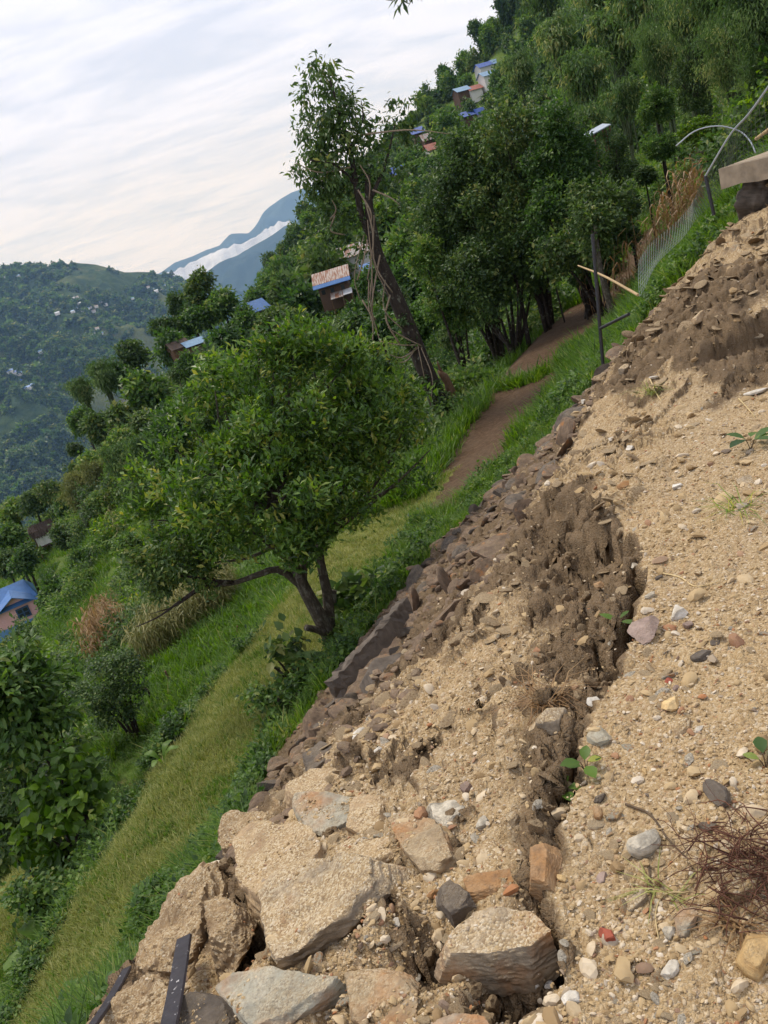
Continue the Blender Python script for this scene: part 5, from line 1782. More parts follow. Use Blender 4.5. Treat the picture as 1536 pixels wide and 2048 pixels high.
BM_LAB = ['bamboo clump far up the slope left of the other bamboos', 'bamboo clump above the tilted sheet roof', 'bamboo clump above and right of the tilted sheet roof', 'bamboo clump just left of the tilted sheet roof', 'bamboo clump reaching the top edge at the middle of the dense bamboo', 'bamboo clump behind the light green round tree',
          'bamboo clump with long leaves above the bent pipe', 'nearest bamboo hanging over the fence at the right edge', 'tall near bamboo filling the top right of the picture', 'bamboo with long drooping leaves cut by the right edge', 'bamboo clump at the top edge left of the nearest bamboos', 'bamboo clump behind the tallest orchard trees',
          'bamboo clump farthest up the hillside at the top edge', 'bamboo clump at the top edge left of the light green round tree', 'low bamboo just behind the top rail of the fence', 'bamboo clump between the sheet roof and the light green round tree']
PL = [(405, 596, 46, 88, 'tall0'), (352, 612, 26, 92, 'tall1'), (443, 606, 36, 84, 'mid0'), (266, 702, 34, 82, 'dark0'), (212, 775, 46, 78, 'bamboo0'), (172, 800, 38, 80, 'bamboo1'),
      (300, 778, 56, 68, 'mid1'), (352, 696, 48, 76, 'mid2'), (252, 836, 46, 66, 'dark1'), (200, 850, 36, 72, 'dark2'), (163, 838, 30, 75, 'mid0'), (335, 856, 56, 52, 'mid2'), (150, 895, 17, 78, 'dark0'),
      (162, 942, 30, 72, 'dark1'), (196, 925, 36, 62, 'mid1'), (243, 945, 50, 50, 'bamboo0'), (100, 980, 28, 82, 'dark2'), (62, 1000, 30, 86, 'dark0'), (28, 1020, 30, 88, 'mid1'), (18, 1075, 34, 82, 'mid0'),
      (128, 1065, 30, 70, 'dark1'), (48, 1118, 32, 72, 'mid2'), (8, 1120, 30, 76, 'dark2'), (300, 920, 44, 44, 'bamboo1'), (285, 1000, 40, 40, 'bamboo0'), (130, 1010, 26, 76, 'mid0'), (220, 1030, 30, 56, 'mid1'),
      (105, 1180, 36, 58, 'mid2'), (385, 640, 34, 84, 'mid1'), (238, 745, 30, 80, 'mid0'), (330, 655, 30, 84, 'dark2'), (292, 840, 36, 60, 'dark0'), (262, 1095, 34, 46, 'mid2'), (185, 1150, 34, 52, 'bush0'), (335, 1065, 36, 38, 'dark1'), (240, 885, 34, 58, 'mid0'), (190, 1205, 26, 48, 'bush0')]
for k, (px, py, r, y, key) in enumerate(PL):
    fam = key.rstrip('0123456789')
    if fam == 'bamboo':
        plant_tree('bamboo_clump', PL_LAB[k], key, px, py, r, y, 'bamboo clumps on the left slope', 'bamboo')
    else:
        plant_tree('forest_tree', PL_LAB[k], key, px, py, r, y, LEFT)
for px, py, r, y, key, lb in [(158, 1010, 46, 60, 'bamboo_reed0', 'pale yellow-green reed clump on the left slope, left of its companion'), (206, 1000, 36, 58, 'bamboo_reed1', 'pale yellow-green reed clump on the left slope, right of its companion')]:
    plant_tree('reed_clump', lb, key, px, py, r, y, 'reed clumps on the left slope', 'reeds')
PM = [(452, 690, 50, 62, 'mid0'), (420, 745, 52, 52, 'mid1'), (488, 640, 36, 78, 'mid2'), (560, 580, 36, 92, 'dark0'), (590, 644, 42, 60, 'dark1'), (652, 680, 38, 52, 'dark2'), (722, 632, 40, 56, 'mid0'),
      (700, 668, 52, 46, 'dark0'), (760, 662, 44, 40, 'mid1'), (824, 655, 52, 37, 'mid2'), (640, 500, 40, 125, 'mid0'), (706, 440, 46, 112, 'dark2'), (776, 425, 52, 92, 'mid1'), (806, 490, 54, 72, 'mid2'),
      (852, 425, 46, 70, 'dark1'), (826, 562, 50, 50, 'mid0'), (880, 610, 46, 42, 'mid1'), (906, 672, 34, 35, 'dark2'), (550, 640, 40, 66, 'dark2'), (520, 592, 30, 120, 'mid1'), (590, 545, 32, 128, 'mid2'),
      (790, 590, 34, 46, 'dark1'), (740, 560, 36, 66, 'mid2'), (620, 720, 40, 40, 'mid1'), (858, 520, 40, 52, 'mid0'), (760, 740, 36, 34, 'mid2'), (690, 540, 26, 100, 'dark1'), (480, 740, 40, 46, 'dark0'), (384, 726, 30, 64, 'mid0'), (362, 742, 26, 66, 'dark2')]
for k, (px, py, r, y, key) in enumerate(PM):
    fam = key.rstrip('0123456789')
    plant_tree('forest_tree', PM_LAB[k], key, px, py, r, y, MIDG)
OR = [('leftmost orchard tree, its lighter tips against the hillside', 30.5, [(905, 330, 44), (940, 290, 46), (880, 390, 44), (935, 380, 60), (900, 450, 54), (960, 440, 56), (870, 470, 40), (925, 500, 50), (975, 330, 40)], 'fine_a'),
      ('tallest orchard tree with a brownish top in the middle of the group', 29.5, [(1030, 225, 34), (1010, 275, 48), (1060, 270, 44), (1000, 340, 58), (1060, 340, 60), (1030, 410, 66), (985, 410, 50), (1085, 410, 44)], 'fine_b'),
      ('orchard tree with reddish brown leaves right of the tallest one', 27.5, [(1110, 245, 34), (1140, 290, 44), (1110, 330, 52), (1160, 350, 48), (1130, 400, 58), (1100, 440, 50), (1165, 420, 42), (1090, 300, 36)], 'fine_c'),
      ('rightmost orchard tree behind the black iron post', 26.0, [(1185, 400, 40), (1210, 440, 38), (1165, 450, 44), (1195, 490, 44), (1150, 500, 46), (1120, 510, 40), (1225, 400, 28)], 'fine_a'),
      ('low shadowed orchard tree hanging down to the grass bank', 28.5, [(960, 530, 52), (1010, 500, 56), (1050, 490, 52), (1000, 560, 48), (940, 580, 40), (1070, 540, 44), (1035, 560, 36), (970, 610, 34), (910, 560, 36)], 'fine_b'),
      ('small orchard tree at the left foot of the group beside the tall dark tree', 30.0, [(880, 540, 36), (905, 600, 34), (875, 600, 30), (930, 630, 28), (850, 520, 28)], 'fine_c')]
for k, (lb, y, bl, key) in enumerate(OR):
    gk = np.random.default_rng(300 + k)
    c0 = np.mean([(a, b) for a, b, r in bl], axis=0)
    p = P_y(c0[0], c0[1], y); gz = Hs(p.x, p.y)
    root = thing('orchard_tree', lb, 'tree', (p.x, p.y, gz), 0, RIGHTG)
    lb_ = []
    for px, py, r in bl:
        q = P_y(px, py, y + gk.uniform(-.7, .7)) - root.location
        lb_.append((tuple(q), (r * y / F_PX * .95,) * 3))
    link('crown', crown_mesh('crown', {'fine_a': 'dark_leaf', 'fine_b': 'dark_leaf', 'fine_c': 'mid_leaf'}[key], subclump(lb_, 26 * len(bl), .34, gk, .75), 260 * len(bl), 7, .15, .040, .09, gk, droop=.25, up=.5, hollow=.2, tstd=.26), root)
    tb_ = []
    for j, (c, r) in enumerate(lb_):
        c = Vector(c)
        tb_.append((curve_pts([(gk.normal(0, .12), 0, -.15), c * .45 + Vector((0, 0, -.1)), c], 8), list(np.linspace(.085, .015, 8))))
    link('trunk', tubes_mesh('trunk', tb_, 'bark', 7), root)
PB = [(1312, 212, 44, 34, 'fine3', 1.0, 'light green round tree in front of the bamboo'), (1322, 300, 36, 33, 'bush0', 1.0, 'leafy shrub below the light green round tree'), (1236, 320, 46, 36, 'fine0', 1.0, 'dark tree right of the tilted sheet roof'),
      (1252, 405, 34, 29, 'dark1', 1.0, 'dark bush left of the dry maize'), (1262, 470, 26, 26, 'dark2', 1.0, 'round dark shrub above the ploughed strip'), (1405, 262, 40, 24, 'bush1', .8, 'yellow-green shrub behind the bent pipe'),
      (1160, 560, 28, 27, 'bush0', .7, 'low shrub at the far end of the ploughed field'), (1385, 180, 46, 30, 'fine1', 1.1, 'dark tree under the hanging bamboo'), (1225, 540, 30, 30, 'bush0', .7, 'shrub beside the thin mottled trunk'),
      (1290, 350, 26, 30, 'dark0', .9, 'small dark bush just left of the dry maize top')]
for px, py, r, y, key, rz, lb in PB:
    plant_tree('shrub' if 'bush' in lb or 'shrub' in lb else 'tree', lb, key, px, py, r, y, None, 'shrub' if 'bush' in lb or 'shrub' in lb else 'tree', rz=rz)
BM = [(1120, 120, 62, 75, 'bamboo0'), (1180, 190, 66, 58, 'bamboo1'), (1240, 120, 74, 62, 'bamboo0'), (1180, 280, 50, 48, 'bamboo1'), (1290, 60, 84, 55, 'bamboo1'), (1330, 150, 70, 42, 'bamboo2'),
      (1395, 90, 100, 30, 'bamboo2'), (1470, 170, 90, 22, 'bamboo3'), (1460, 40, 120, 24, 'bamboo2'), (1540, 100, 120, 20, 'bamboo3'), (1360, -10, 90, 36, 'bamboo3'), (1040, 170, 46, 85, 'bamboo0'), (1100, 20, 60, 100, 'bamboo1'),
      (1205, 20, 70, 80, 'bamboo0'), (1530, 230, 60, 20, 'bamboo2'), (1250, 230, 50, 44, 'bamboo1')]
for k, (px, py, r, y, key) in enumerate(BM):
    plant_tree('bamboo_clump', BM_LAB[k], key, px, py, r, y, BAMG, 'bamboo')

# --- the big citrus tree
g = np.random.default_rng(5)
base = P_z(676, 1302, -3.85)
ct = thing('citrus_tree', 'large rounded citrus tree with glossy green leaves standing on the lawn edge', 'tree', base)
def relc(px, py, dy=0.0):
    return P_y(px, py, base.y + dy) - base
CB = [((575, 880), 0, 150), ((470, 880), .4, 120), ((690, 850), .3, 125), ((560, 760), .1, 110), ((650, 760), .4, 110), ((450, 980), -.4, 110), ((570, 990), -.7, 120), ((690, 970), -.2, 110),
      ((780, 880), .5, 95), ((370, 930), .2, 85), ((520, 690), .5, 60), ((590, 690), .2, 62), ((430, 780), .5, 80), ((760, 790), .7, 75), ((390, 1020), .1, 75), ((480, 1075), -.3, 70), ((600, 1085), -.5, 62),
      ((760, 980), .3, 75), ((350, 1080), .4, 55), ((820, 960), .6, 45), ((310, 960), .6, 42), ((330, 1010), .3, 46), ((300, 1040), .4, 34), ((350, 900), .5, 44), ((860, 900), .7, 40), ((400, 1090), .2, 60), ((700, 715), .6, 48), ((660, 1050), .2, 55), ((430, 1125), .0, 46), ((380, 850), .5, 60), ((560, 650), .5, 30), ((820, 830), .8, 50)]
blobs = []
for (px, py), dy, r in CB:
    c = relc(px, py, dy)
    rr = r * base.y / F_PX * .88
    blobs.append((tuple(c), (rr, rr, rr * .85)))
link('crown', crown_mesh('crown', 'citrus', subclump(blobs, 300, .215, g), 3400, 9, .102, .023, .06, g, droop=-.15, up=.9, hollow=.25, tstd=.26), ct)
Z0 = Vector((0, 0, -.15))
limb_rng = np.random.default_rng(3)
limb_hubs = [relc(570, 1080, -.1), relc(600, 1040, .1), relc(645, 1080, .2), relc(540, 1010, 0)]
stems = [([min(limb_hubs, key=lambda q: (q - Vector(c)).length), min(limb_hubs, key=lambda q: (q - Vector(c)).length) * .45 + Vector(c) * .55 + Vector(limb_rng.normal(0, .08, 3)), Vector(c) * 1.0], [.034, .022, .008]) for c, r_ in blobs]
stems += [([Z0, relc(640, 1235), relc(600, 1160, -.05), relc(570, 1080, -.1), relc(540, 960, 0)], [.115, .105, .085, .06, .03]),
         ([relc(612, 1180), relc(560, 1140, -.15), relc(515, 1150, -.25), relc(470, 1165, -.3), relc(390, 1180, -.35)], [.06, .05, .042, .032, .016]),
         ([relc(605, 1165), relc(610, 1080, .1), relc(600, 980, .2)], [.06, .045, .02]),
         ([relc(590, 1130), relc(530, 1080, .2), relc(460, 1000, .3)], [.05, .035, .015]),
         ([relc(660, 1260, .1), relc(655, 1190, .15), relc(640, 1110, .2), relc(650, 1000, .25), relc(690, 880, .3)], [.085, .075, .06, .045, .02]),
         ([relc(668, 1280, .05), relc(640, 1262, -.15), relc(612, 1255, -.3)], [.07, .05, .045]),
         ([relc(585, 1120), relc(545, 1095, -.2), relc(500, 1060, -.3)], [.035, .028, .012]),
         ([relc(664, 1205, .2), relc(666, 1180, .25)], [.06, .055])]
link('trunk', tubes_mesh('trunk', [(curve_pts(p, 12), list(np.interp(np.linspace(0, 1, 12), np.linspace(0, 1, len(r)), r))) for p, r in stems], 'bark_grey', 9), ct)
# long bare drooping limb at the lower left, with its leafy end
limb = [([relc(470, 1165, -.3), relc(420, 1165, -.4), relc(370, 1195, -.5), relc(320, 1232, -.55), relc(272, 1254, -.6)], [.03, .026, .02, .013, .005]),
        ([relc(400, 1178, -.42), relc(350, 1212, -.6), relc(300, 1228, -.7)], [.016, .011, .004]), ([relc(430, 1160, -.4), relc(350, 1150, -.3), relc(290, 1140, -.2)], [.02, .014, .005])]
br = link('bough', tubes_mesh('bough', [(curve_pts(p, 10), list(np.interp(np.linspace(0, 1, 10), np.linspace(0, 1, len(r)), r))) for p, r in limb], 'bark', 6), ct)
bl = [(tuple(relc(px, py, -.3)), (q * .0066,) * 3) for px, py, q in [(300, 1135, 42), (350, 1120, 46), (400, 1140, 36), (270, 1120, 24), (330, 1165, 26), (310, 1185, 18), (420, 1165, 20)]]
link('bough_leaves', crown_mesh('bough_leaves', 'dark_leaf', bl, 240, 8, .095, .022, .06, g, droop=.3, hollow=.2), ct)

# --- the tall dark tree with bare climbers
tb = P_z(896, 856, -4.5)
TY = tb.y
tt_ = thing('tall_tree', 'tall dark tree with leafy top against the sky and bare vines round its trunk', 'tree', tb)
def relt(px, py, dy=0.0):
    return P_y(px, py, TY + dy) - tb
stems = [([Vector((0, 0, -.3)), relt(872, 790), relt(848, 735), relt(815, 650), relt(785, 580), relt(758, 520), relt(745, 470), relt(738, 410), relt(735, 350)], [.30, .26, .24, .22, .2, .18, .16, .11, .07]),
         ([relt(748, 480), relt(725, 440), relt(712, 370), relt(700, 300), relt(680, 230), relt(660, 160)], [.11, .09, .08, .06, .045, .02]),
         ([relt(712, 370), relt(670, 330, -.3), relt(620, 320, -.4)], [.05, .035, .015]), ([relt(740, 400), relt(770, 330, .3), relt(790, 250, .3)], [.06, .04, .015]),
         ([relt(700, 300), relt(725, 240), relt(722, 200)], [.04, .025, .01])]
link('trunk', tubes_mesh('trunk', [(curve_pts(p, 16), list(np.interp(np.linspace(0, 1, 16), np.linspace(0, 1, len(r)), r))) for p, r in stems], 'bark', 10), tt_)
TB = [((655, 140), 0, 34), ((640, 185), .2, 38), ((675, 190), -.2, 34), ((650, 235), 0, 42), ((625, 240), .4, 30), ((690, 235), .2, 30), ((665, 285), 0, 42), ((640, 290), .3, 34), ((690, 290), -.3, 26), ((640, 335), .2, 30), ((615, 340), .2, 28),
      ((665, 330), -.2, 28), ((635, 365), .3, 24), ((608, 325), .1, 20), ((720, 215), .2, 22), ((718, 250), .1, 18), ((650, 115), 0, 20), ((640, 380), .2, 20), ((770, 225), .5, 18), ((795, 210), .6, 18), ((800, 240), .6, 18)]
blobs = [(tuple(relt(p[0], p[1], dy)), tuple([r * TY / F_PX * .92] * 3)) for p, dy, r in TB]
link('crown', crown_mesh('crown', 'dark_leaf', subclump(blobs, 115, .30, g, .8), 520, 7, .18, .038, .09, g, droop=.75, up=.2, hollow=.2), tt_)
TB2 = [((740, 270), .3, 36), ((765, 265), .6, 34), ((720, 320), .3, 40), ((760, 310), .6, 38), ((700, 400), .2, 38), ((740, 370), .3, 36), ((670, 440), .2, 34), ((700, 460), .3, 34), ((780, 400), .8, 32), ((660, 390), .5, 26), ((640, 460), .5, 24), ((820, 255), .8, 24), ((725, 500), .4, 24)]
blobs = [(tuple(relt(p[0], p[1], dy)), tuple([r * TY / F_PX * 1.05] * 3)) for p, dy, r in TB2]
link('climber_leaves', crown_mesh('climber_leaves', 'dark_leaf', subclump(blobs, 60, .32, g, .9), 340, 7, .15, .045, .10, g, droop=.5, up=.2, hollow=.25), tt_)
ivy = [(tuple(relt(px, py, -.2)), (q * .0146,) * 3) for px, py, q in [(895, 845, 18), (880, 810, 16), (868, 775, 12), (905, 830, 14), (820, 690, 9), (845, 760, 8), (900, 800, 10), (812, 640, 9)]]
link('ivy', crown_mesh('ivy', 'dark_leaf', ivy, 260, 6, .11, .045, .06, g, droop=.5, hollow=.4), tt_)
vg = random.Random(8)
vines = []
for (x0, y0, x1, y1) in [(748, 430, 778, 590), (735, 440, 745, 640), (730, 400, 735, 560), (742, 500, 785, 585), (728, 470, 720, 600), (745, 540, 765, 700), (738, 560, 752, 640), (780, 590, 800, 690), (770, 560, 806, 660),
                         (735, 480, 715, 560), (760, 510, 742, 640), (835, 690, 850, 760), (842, 695, 862, 800), (716, 380, 742, 450), (720, 330, 738, 400), (725, 600, 745, 690), (690, 470, 670, 430)]:
    mid = ((x0 + x1) / 2 + vg.uniform(-22, 14), (y0 + y1) / 2 + vg.uniform(-10, 20))
    vines.append((curve_pts([relt(x0, y0, -.25), relt(mid[0], mid[1], -.45), relt(x1, y1, -.3)], 10), [vg.uniform(.012, .026)] * 10))
for (x0, y0, x1, y1, x2, y2) in [(840, 690, 800, 690, 760, 682), (838, 694, 805, 715, 775, 708), (842, 692, 800, 670, 776, 655), (835, 690, 815, 720, 800, 725), (700, 335, 640, 345, 590, 325), (720, 270, 820, 260, 900, 268), (745, 380, 780, 395, 800, 410), (660, 440, 672, 420, 664, 400)]:
    vines.append((curve_pts([relt(x0, y0, -.2), relt(x1, y1, -.4), relt(x2, y2, -.5)], 10), list(np.linspace(.028, .008, 10))))
link('vines', tubes_mesh('vines', vines, 'vine', 5), tt_)
# dead stump leaning beside it
sb = P_z(908, 800, -4.35)
st_ = [P_y(908, 806, TY + .3), P_y(893, 760, TY + .3), P_y(876, 742, TY + .3), P_y(866, 735, TY + .3)]
o = link('dead_stump', tubes_mesh('dead_stump', [(curve_pts([st_[0] + Vector((0, 0, -.5)), st_[0], st_[1], st_[2]], 9), [.16, .15, .15, .13, .14, .11, .12, .09, .03]), (curve_pts([st_[1], st_[1] + Vector((-.1, 0, .35)), st_[1] + Vector((-.12, 0, .6))], 5), [.07, .06, .04, .03, .008])], 'dead_wood', 9))
tag(o, 'splintered reddish dead trunk leaning against the foot of the tall dark tree', 'stump')
# thin mottled trunk by the iron post
lt = P_z(1229, 640, -2.95)
ty = lt.y
mt_ = thing('slender_tree', 'slender tree with a lichen-mottled grey trunk standing in the ploughed strip', 'tree', lt)
def relm(px, py, dy=0.0): return P_y(px, py, ty + dy) - lt
link('trunk', tubes_mesh('trunk', [(curve_pts([Vector((0, 0, -.2)), relm(1218, 600), relm(1205, 555), relm(1197, 510), relm(1190, 450)], 12), list(np.linspace(.11, .05, 12))),
                                  (curve_pts([relm(1197, 510), relm(1188, 490), relm(1184, 460)], 6), list(np.linspace(.06, .02, 6)))], 'bark_grey', 9), mt_)
blobs = [(tuple(relm(px, py, dy)), (r * .0138,) * 3) for px, py, dy, r in [(1188, 455, .2, 30), (1165, 430, .5, 28), (1210, 440, .4, 28), (1180, 490, .3, 26), (1200, 490, .5, 22)]]
link('crown', crown_mesh('crown', 'dark_leaf', blobs, 420, 7, .12, .035, .07, g, droop=.4, hollow=.3), mt_)
# slanting stems of the orchard against the clearing
for k, (x0, y0, x1, y1, w, lb) in enumerate([(1052, 664, 1040, 560, .07, 'slanting grey tree leftmost of three at the field edge'), (1085, 628, 1060, 540, .06, 'slanting dark tree, middle of three at the field edge'), (1092, 616, 1078, 550, .05, 'thin dark slanting tree rightmost of three at the field edge'),
                                      (1120, 600, 1112, 575, .03, 'short thin stake in the bright clearing')]):
    a_, b_ = P_y(x0, y0, 28.5), P_y(x1, y1, 28.5)
    a_.z = min(a_.z, Hs(a_.x, a_.y) + .05) - .1
    if k == 3:
        tag(link('wooden_stake', tubes_mesh('wooden_stake', [([a_, b_], [w, w])], 'bark', 7)), lb, 'stake')
        continue
    lt_ = thing('leaning_tree', lb, 'tree', a_, 0, 'slanting trees at the field edge')
    top_ = b_ + Vector((-.15, 0, .9)) - a_
    link('trunk', tubes_mesh('trunk', [(curve_pts([(0, 0, 0), top_ * .5 + Vector((.05, 0, 0)), top_], 7), list(np.linspace(w * 1.3, w * .7, 7)))], 'bark', 7), lt_)
    link('crown', PROTO['fine%d' % (k % 3)][0], lt_, top_, (0, 0, k), (.75, .75, .6))

# --- near shrubs at the lower left
def near_bush(name, label, blobs_px, y, mat, twigs, per, L, W, tr, seed, cat='shrub', droop=.3, stems_px=None, up=.3):
    g = np.random.default_rng(seed)
    c0 = np.mean([b[:2] for b in blobs_px], axis=0)
    p = P_y(c0[0], c0[1], y)
    gz = Hs(p.x, p.y)
    root = thing(name, label, cat, (p.x, p.y, gz))
    rl = []
    for px, py, r, dy in blobs_px:
        q = P_y(px, py, y + dy)
        rr = r * y / F_PX * 1.1
        rl.append((tuple(q - root.location), (rr, rr, rr * .85)))
    link('foliage', crown_mesh('foliage', mat, subclump(rl, 14 * len(rl), max(L * 1.1, .11), g, .8), twigs, per, L, W, tr, g, droop=droop, up=up, hollow=.3, rounded=True, tstd=.26), root)
    tubes = []
    for (c, r) in rl[:7]:
        c = Vector(c)
        tubes.append((curve_pts([(c.x * .1, c.y * .1, -.1), c * .5 + Vector((0, 0, .1)), c], 7), list(np.linspace(.035, .008, 7))))
    link('stems', tubes_mesh('stems', tubes, 'bark', 6), root)
    return root
near_bush('small_tree', 'small round very dark tree on two thin stems below the lawn', [(225, 1352, 55, 0), (195, 1370, 42, .2), (258, 1360, 42, .1), (215, 1400, 45, -.2), (250, 1400, 34, 0), (230, 1320, 32, .2), (185, 1400, 28, .1), (215, 1430, 28, 0), (275, 1335, 16, .2)],
          14.9, 'dark_leaf', 800, 8, .06, .022, .06, 71, 'tree', .3)
near_bush('leafy_tree', 'dark leafy tree with long leaves at the left edge below the pink house', [(40, 1370, 70, 0), (90, 1400, 55, .3), (20, 1345, 42, .2), (60, 1450, 60, -.2), (0, 1440, 70, 0), (115, 1440, 34, .3), (-40, 1380, 70, 0), (20, 1500, 50, -.2)],
          10.6, 'mid_leaf', 620, 8, .15, .032, .08, 72, 'tree', .35)
near_bush('heart_leaf_shrub', 'bright shrub with large heart-shaped yellow-green leaves at the left below the lawn', [(120, 1545, 40, 0), (160, 1550, 36, .2), (90, 1600, 40, 0), (130, 1610, 45, -.2), (170, 1610, 30, 0), (75, 1650, 40, .1), (120, 1680, 45, 0), (60, 1690, 26, 0), (100, 1740, 40, 0), (160, 1690, 30, .1)],
          9.6, 'bright_leaf', 180, 6, .15, .062, .08, 73, 'shrub', .55)
near_bush('dark_shrub', 'dark fine-leaved shrub mass at the far left edge under the heart-leaved shrub', [(20, 1600, 70, .4), (0, 1690, 60, .4), (60, 1560, 40, .5), (20, 1540, 50, .5), (30, 1660, 50, .3)],
          10.2, 'dark_leaf', 520, 8, .10, .03, .07, 74)
near_bush('dark_shrub', 'low tangled shrub between the heart-leaved shrub and the lower lawn', [(60, 1790, 40, 0), (130, 1770, 45, 0), (180, 1750, 36, 0), (100, 1810, 30, 0), (190, 1690, 30, .1)],
          8.9, 'mid_leaf', 420, 7, .075, .026, .06, 75)
near_bush('broad_leaf_plant', 'dark big-leaved plant growing at the foot of the citrus tree beside the concrete', [(720, 1200, 30, 0), (740, 1235, 32, .2), (755, 1180, 22, .3), (715, 1260, 28, -.2), (695, 1195, 18, 0), (760, 1150, 14, .4)],
          11.2, 'dark_leaf', 70, 5, .24, .085, .08, 76, 'plant', .3)
near_bush('young_plant', 'young large-leaved plant leaning over the lawn left of the citrus foot', [(578, 1300, 26, 0), (555, 1320, 20, .1), (600, 1320, 22, -.1), (620, 1345, 18, 0), (540, 1330, 10, 0)],
          9.3, 'dark_leaf', 38, 5, .14, .05, .06, 77, 'plant', .4)
near_bush('leafy_weeds', 'clump of leafy weeds on the bank under the citrus tree', [(600, 1380, 40, 0), (640, 1390, 36, .1), (570, 1410, 34, 0), (520, 1400, 18, .1), (610, 1430, 34, 0), (560, 1450, 26, 0), (640, 1340, 26, .2)],
          8.9, 'mid_leaf', 420, 7, .07, .022, .06, 78, 'plant')
near_bush('leafy_weeds', 'clump of leafy weeds on the bank at the right of the citrus crown', [(800, 1150, 34, 0), (830, 1120, 30, .2), (810, 1180, 24, 0), (850, 1080, 20, .3), (780, 1190, 20, 0)],
          12.2, 'mid_leaf', 300, 7, .08, .025, .06, 79, 'plant')

# banana-like broad leaves at the lower left
def big_leaf_plant(label, px, py, y, n, L, seed):
    g = random.Random(seed)
    p = P_y(px, py, y); p.z = Hs(p.x, p.y)
    root = thing('banana_plant', label, 'plant', p)
    for k in range(n):
        a = k * 2.4 + g.uniform(-.4, .4)
        d = Vector((math.cos(a), math.sin(a), 0))
        Lk = L * g.uniform(.7, 1.1)
        pts = curve_pts([(0, 0, 0), tuple(d * Lk * .15 + Vector((0, 0, Lk * .45))), tuple(d * Lk * .45 + Vector((0, 0, Lk * .75))), tuple(d * Lk * .85 + Vector((0, 0, Lk * .7)))], 9)
        V, F = [], []
        side = Vector((-d.y, d.x, 0))
        for i, q in enumerate(pts):
            w = 0.012 if i < 3 else Lk * .16 * math.sin(math.pi * min(1, (i - 2.2) / 7)) + .004
            V += [q - side * w + Vector((0, 0, w * .35)), q, q + side * w + Vector((0, 0, w * .35))]
        for i in range(8):
            F += [(i * 3, i * 3 + 1, i * 3 + 4, i * 3 + 3), (i * 3 + 1, i * 3 + 2, i * 3 + 5, i * 3 + 4)]
        me = mesh_np('leaf', V, F, M['bright_leaf'], True, {'tint': np.full(len(V), .35 + g.uniform(-.15, .25))})
        link('leaf', me, root)
    return root
big_leaf_plant('upright plant with a few broad bright banana-like leaves at the lower left', 95, 1870, 8.4, 6, .75, 3)
big_leaf_plant('low clump of broad bright leaves at the very lower left corner', 22, 1990, 7.6, 7, .6, 4)
big_leaf_plant('small broad-leaved plant on the bank left of the lawn', 325, 1520, 9.7, 4, .3, 5)

# --- bare fence pegs along the lower edge of the lawn
for k, (x0, y0, x1, y1, z, lb) in enumerate([(342, 1372, 330, 1342, -5.2, 'short grey peg at the lawn edge, upper of the row'), (306, 1412, 296, 1380, -5.4, 'dark forked peg with a black cap in the long grass'), (210, 1495, 198, 1478, -5.6, 'dark crooked stump lowest in the long grass'), (470, 1280, 474, 1252, -4.6, 'tan weathered peg on the bank by the maize field')]):
    a_ = hit(x0, y0); gz = a_.z
    b_ = P_y(x1, y1, a_.y)
    a_.z = gz - .1
    mb = MB().tube([a_, (a_ + b_) / 2 + Vector((.01, 0, 0)), b_], [.03, .028, .024], 7)
    if k in (1, 2):
        mb.tube([b_, b_ + Vector((-.08, 0, .05)), b_ + Vector((-.14, .02, .06))], [.03, .05, .02], 7)
    tag(link('wooden_peg', mb.mesh('wooden_peg', M['bark'] if k in (1, 2) else M['dead_wood'])), lb, 'peg')

# ------------------------------------------------------------------ grass
def tuft_mesh(name, mat, blades, h, w, spread, seed, lean=.5, broad=0):
    g = np.random.default_rng(seed)
    V, F, T = [], [], []
    for k in range(blades):
        a = g.uniform(0, 6.28)
        p = np.array([math.cos(a), math.sin(a), 0]) * spread * g.uniform() ** .5
        d = unit(np.array([[math.cos(a + g.normal(0, .9)), math.sin(a + g.normal(0, .9)), 0]]))[0]
        hh = h * g.uniform(.55, 1.15); ln = hh * lean * g.uniform(.3, 1.2)
        sd = np.array([-d[1], d[0], 0]) * w
        b = len(V)
        V += [p - sd, p + sd, p + d * ln * .35 + np.array([0, 0, hh * .62]) + sd * .75, p + d * ln * .35 + np.array([0, 0, hh * .62]) - sd * .75,
              p + d * ln + np.array([0, 0, hh * .95]) + sd * .12, p + d * ln + np.array([0, 0, hh * .95]) - sd * .12]
        F += [(b, b + 1, b + 2, b + 3), (b + 3, b + 2, b + 4, b + 5)]
        T += [np.clip(g.normal(.45, .2), 0, 1)] * 6
    return mesh_np(name, np.array(V), np.array(F), M[mat], False, {'tint': np.array(T)})
tall_t = [tuft_mesh('tuft', 'grass', 26, .27, .0055, .12, 100 + k, .9) for k in range(5)]
weed_g = np.random.default_rng(9)
weeds = [crown_mesh('weed', 'mid_leaf', [((0, 0, .14), (.14, .14, .13)), ((.08, .05, .1), (.1, .1, .09)), ((-.07, .06, .22), (.09, .09, .08))], 26, 5, .06, .02, .03, weed_g, droop=.2, hollow=.3, rounded=True) for _ in range(3)]
short_t = [tuft_mesh('turf', 'dry_grass', 22, .07, .003, .09, 110 + k, .9) for k in range(4)] + [tuft_mesh('turf', 'grass', 18, .085, .0035, .09, 120, .8)]

def sector(n, r_lo, r_hi, a0=-47, a1=36, power=1.0):
    r = np.exp(rng.uniform(math.log(r_lo), math.log(r_hi), n))
    a = np.radians(rng.uniform(a0, a1, n))
    return r * np.sin(a), r * np.cos(a)

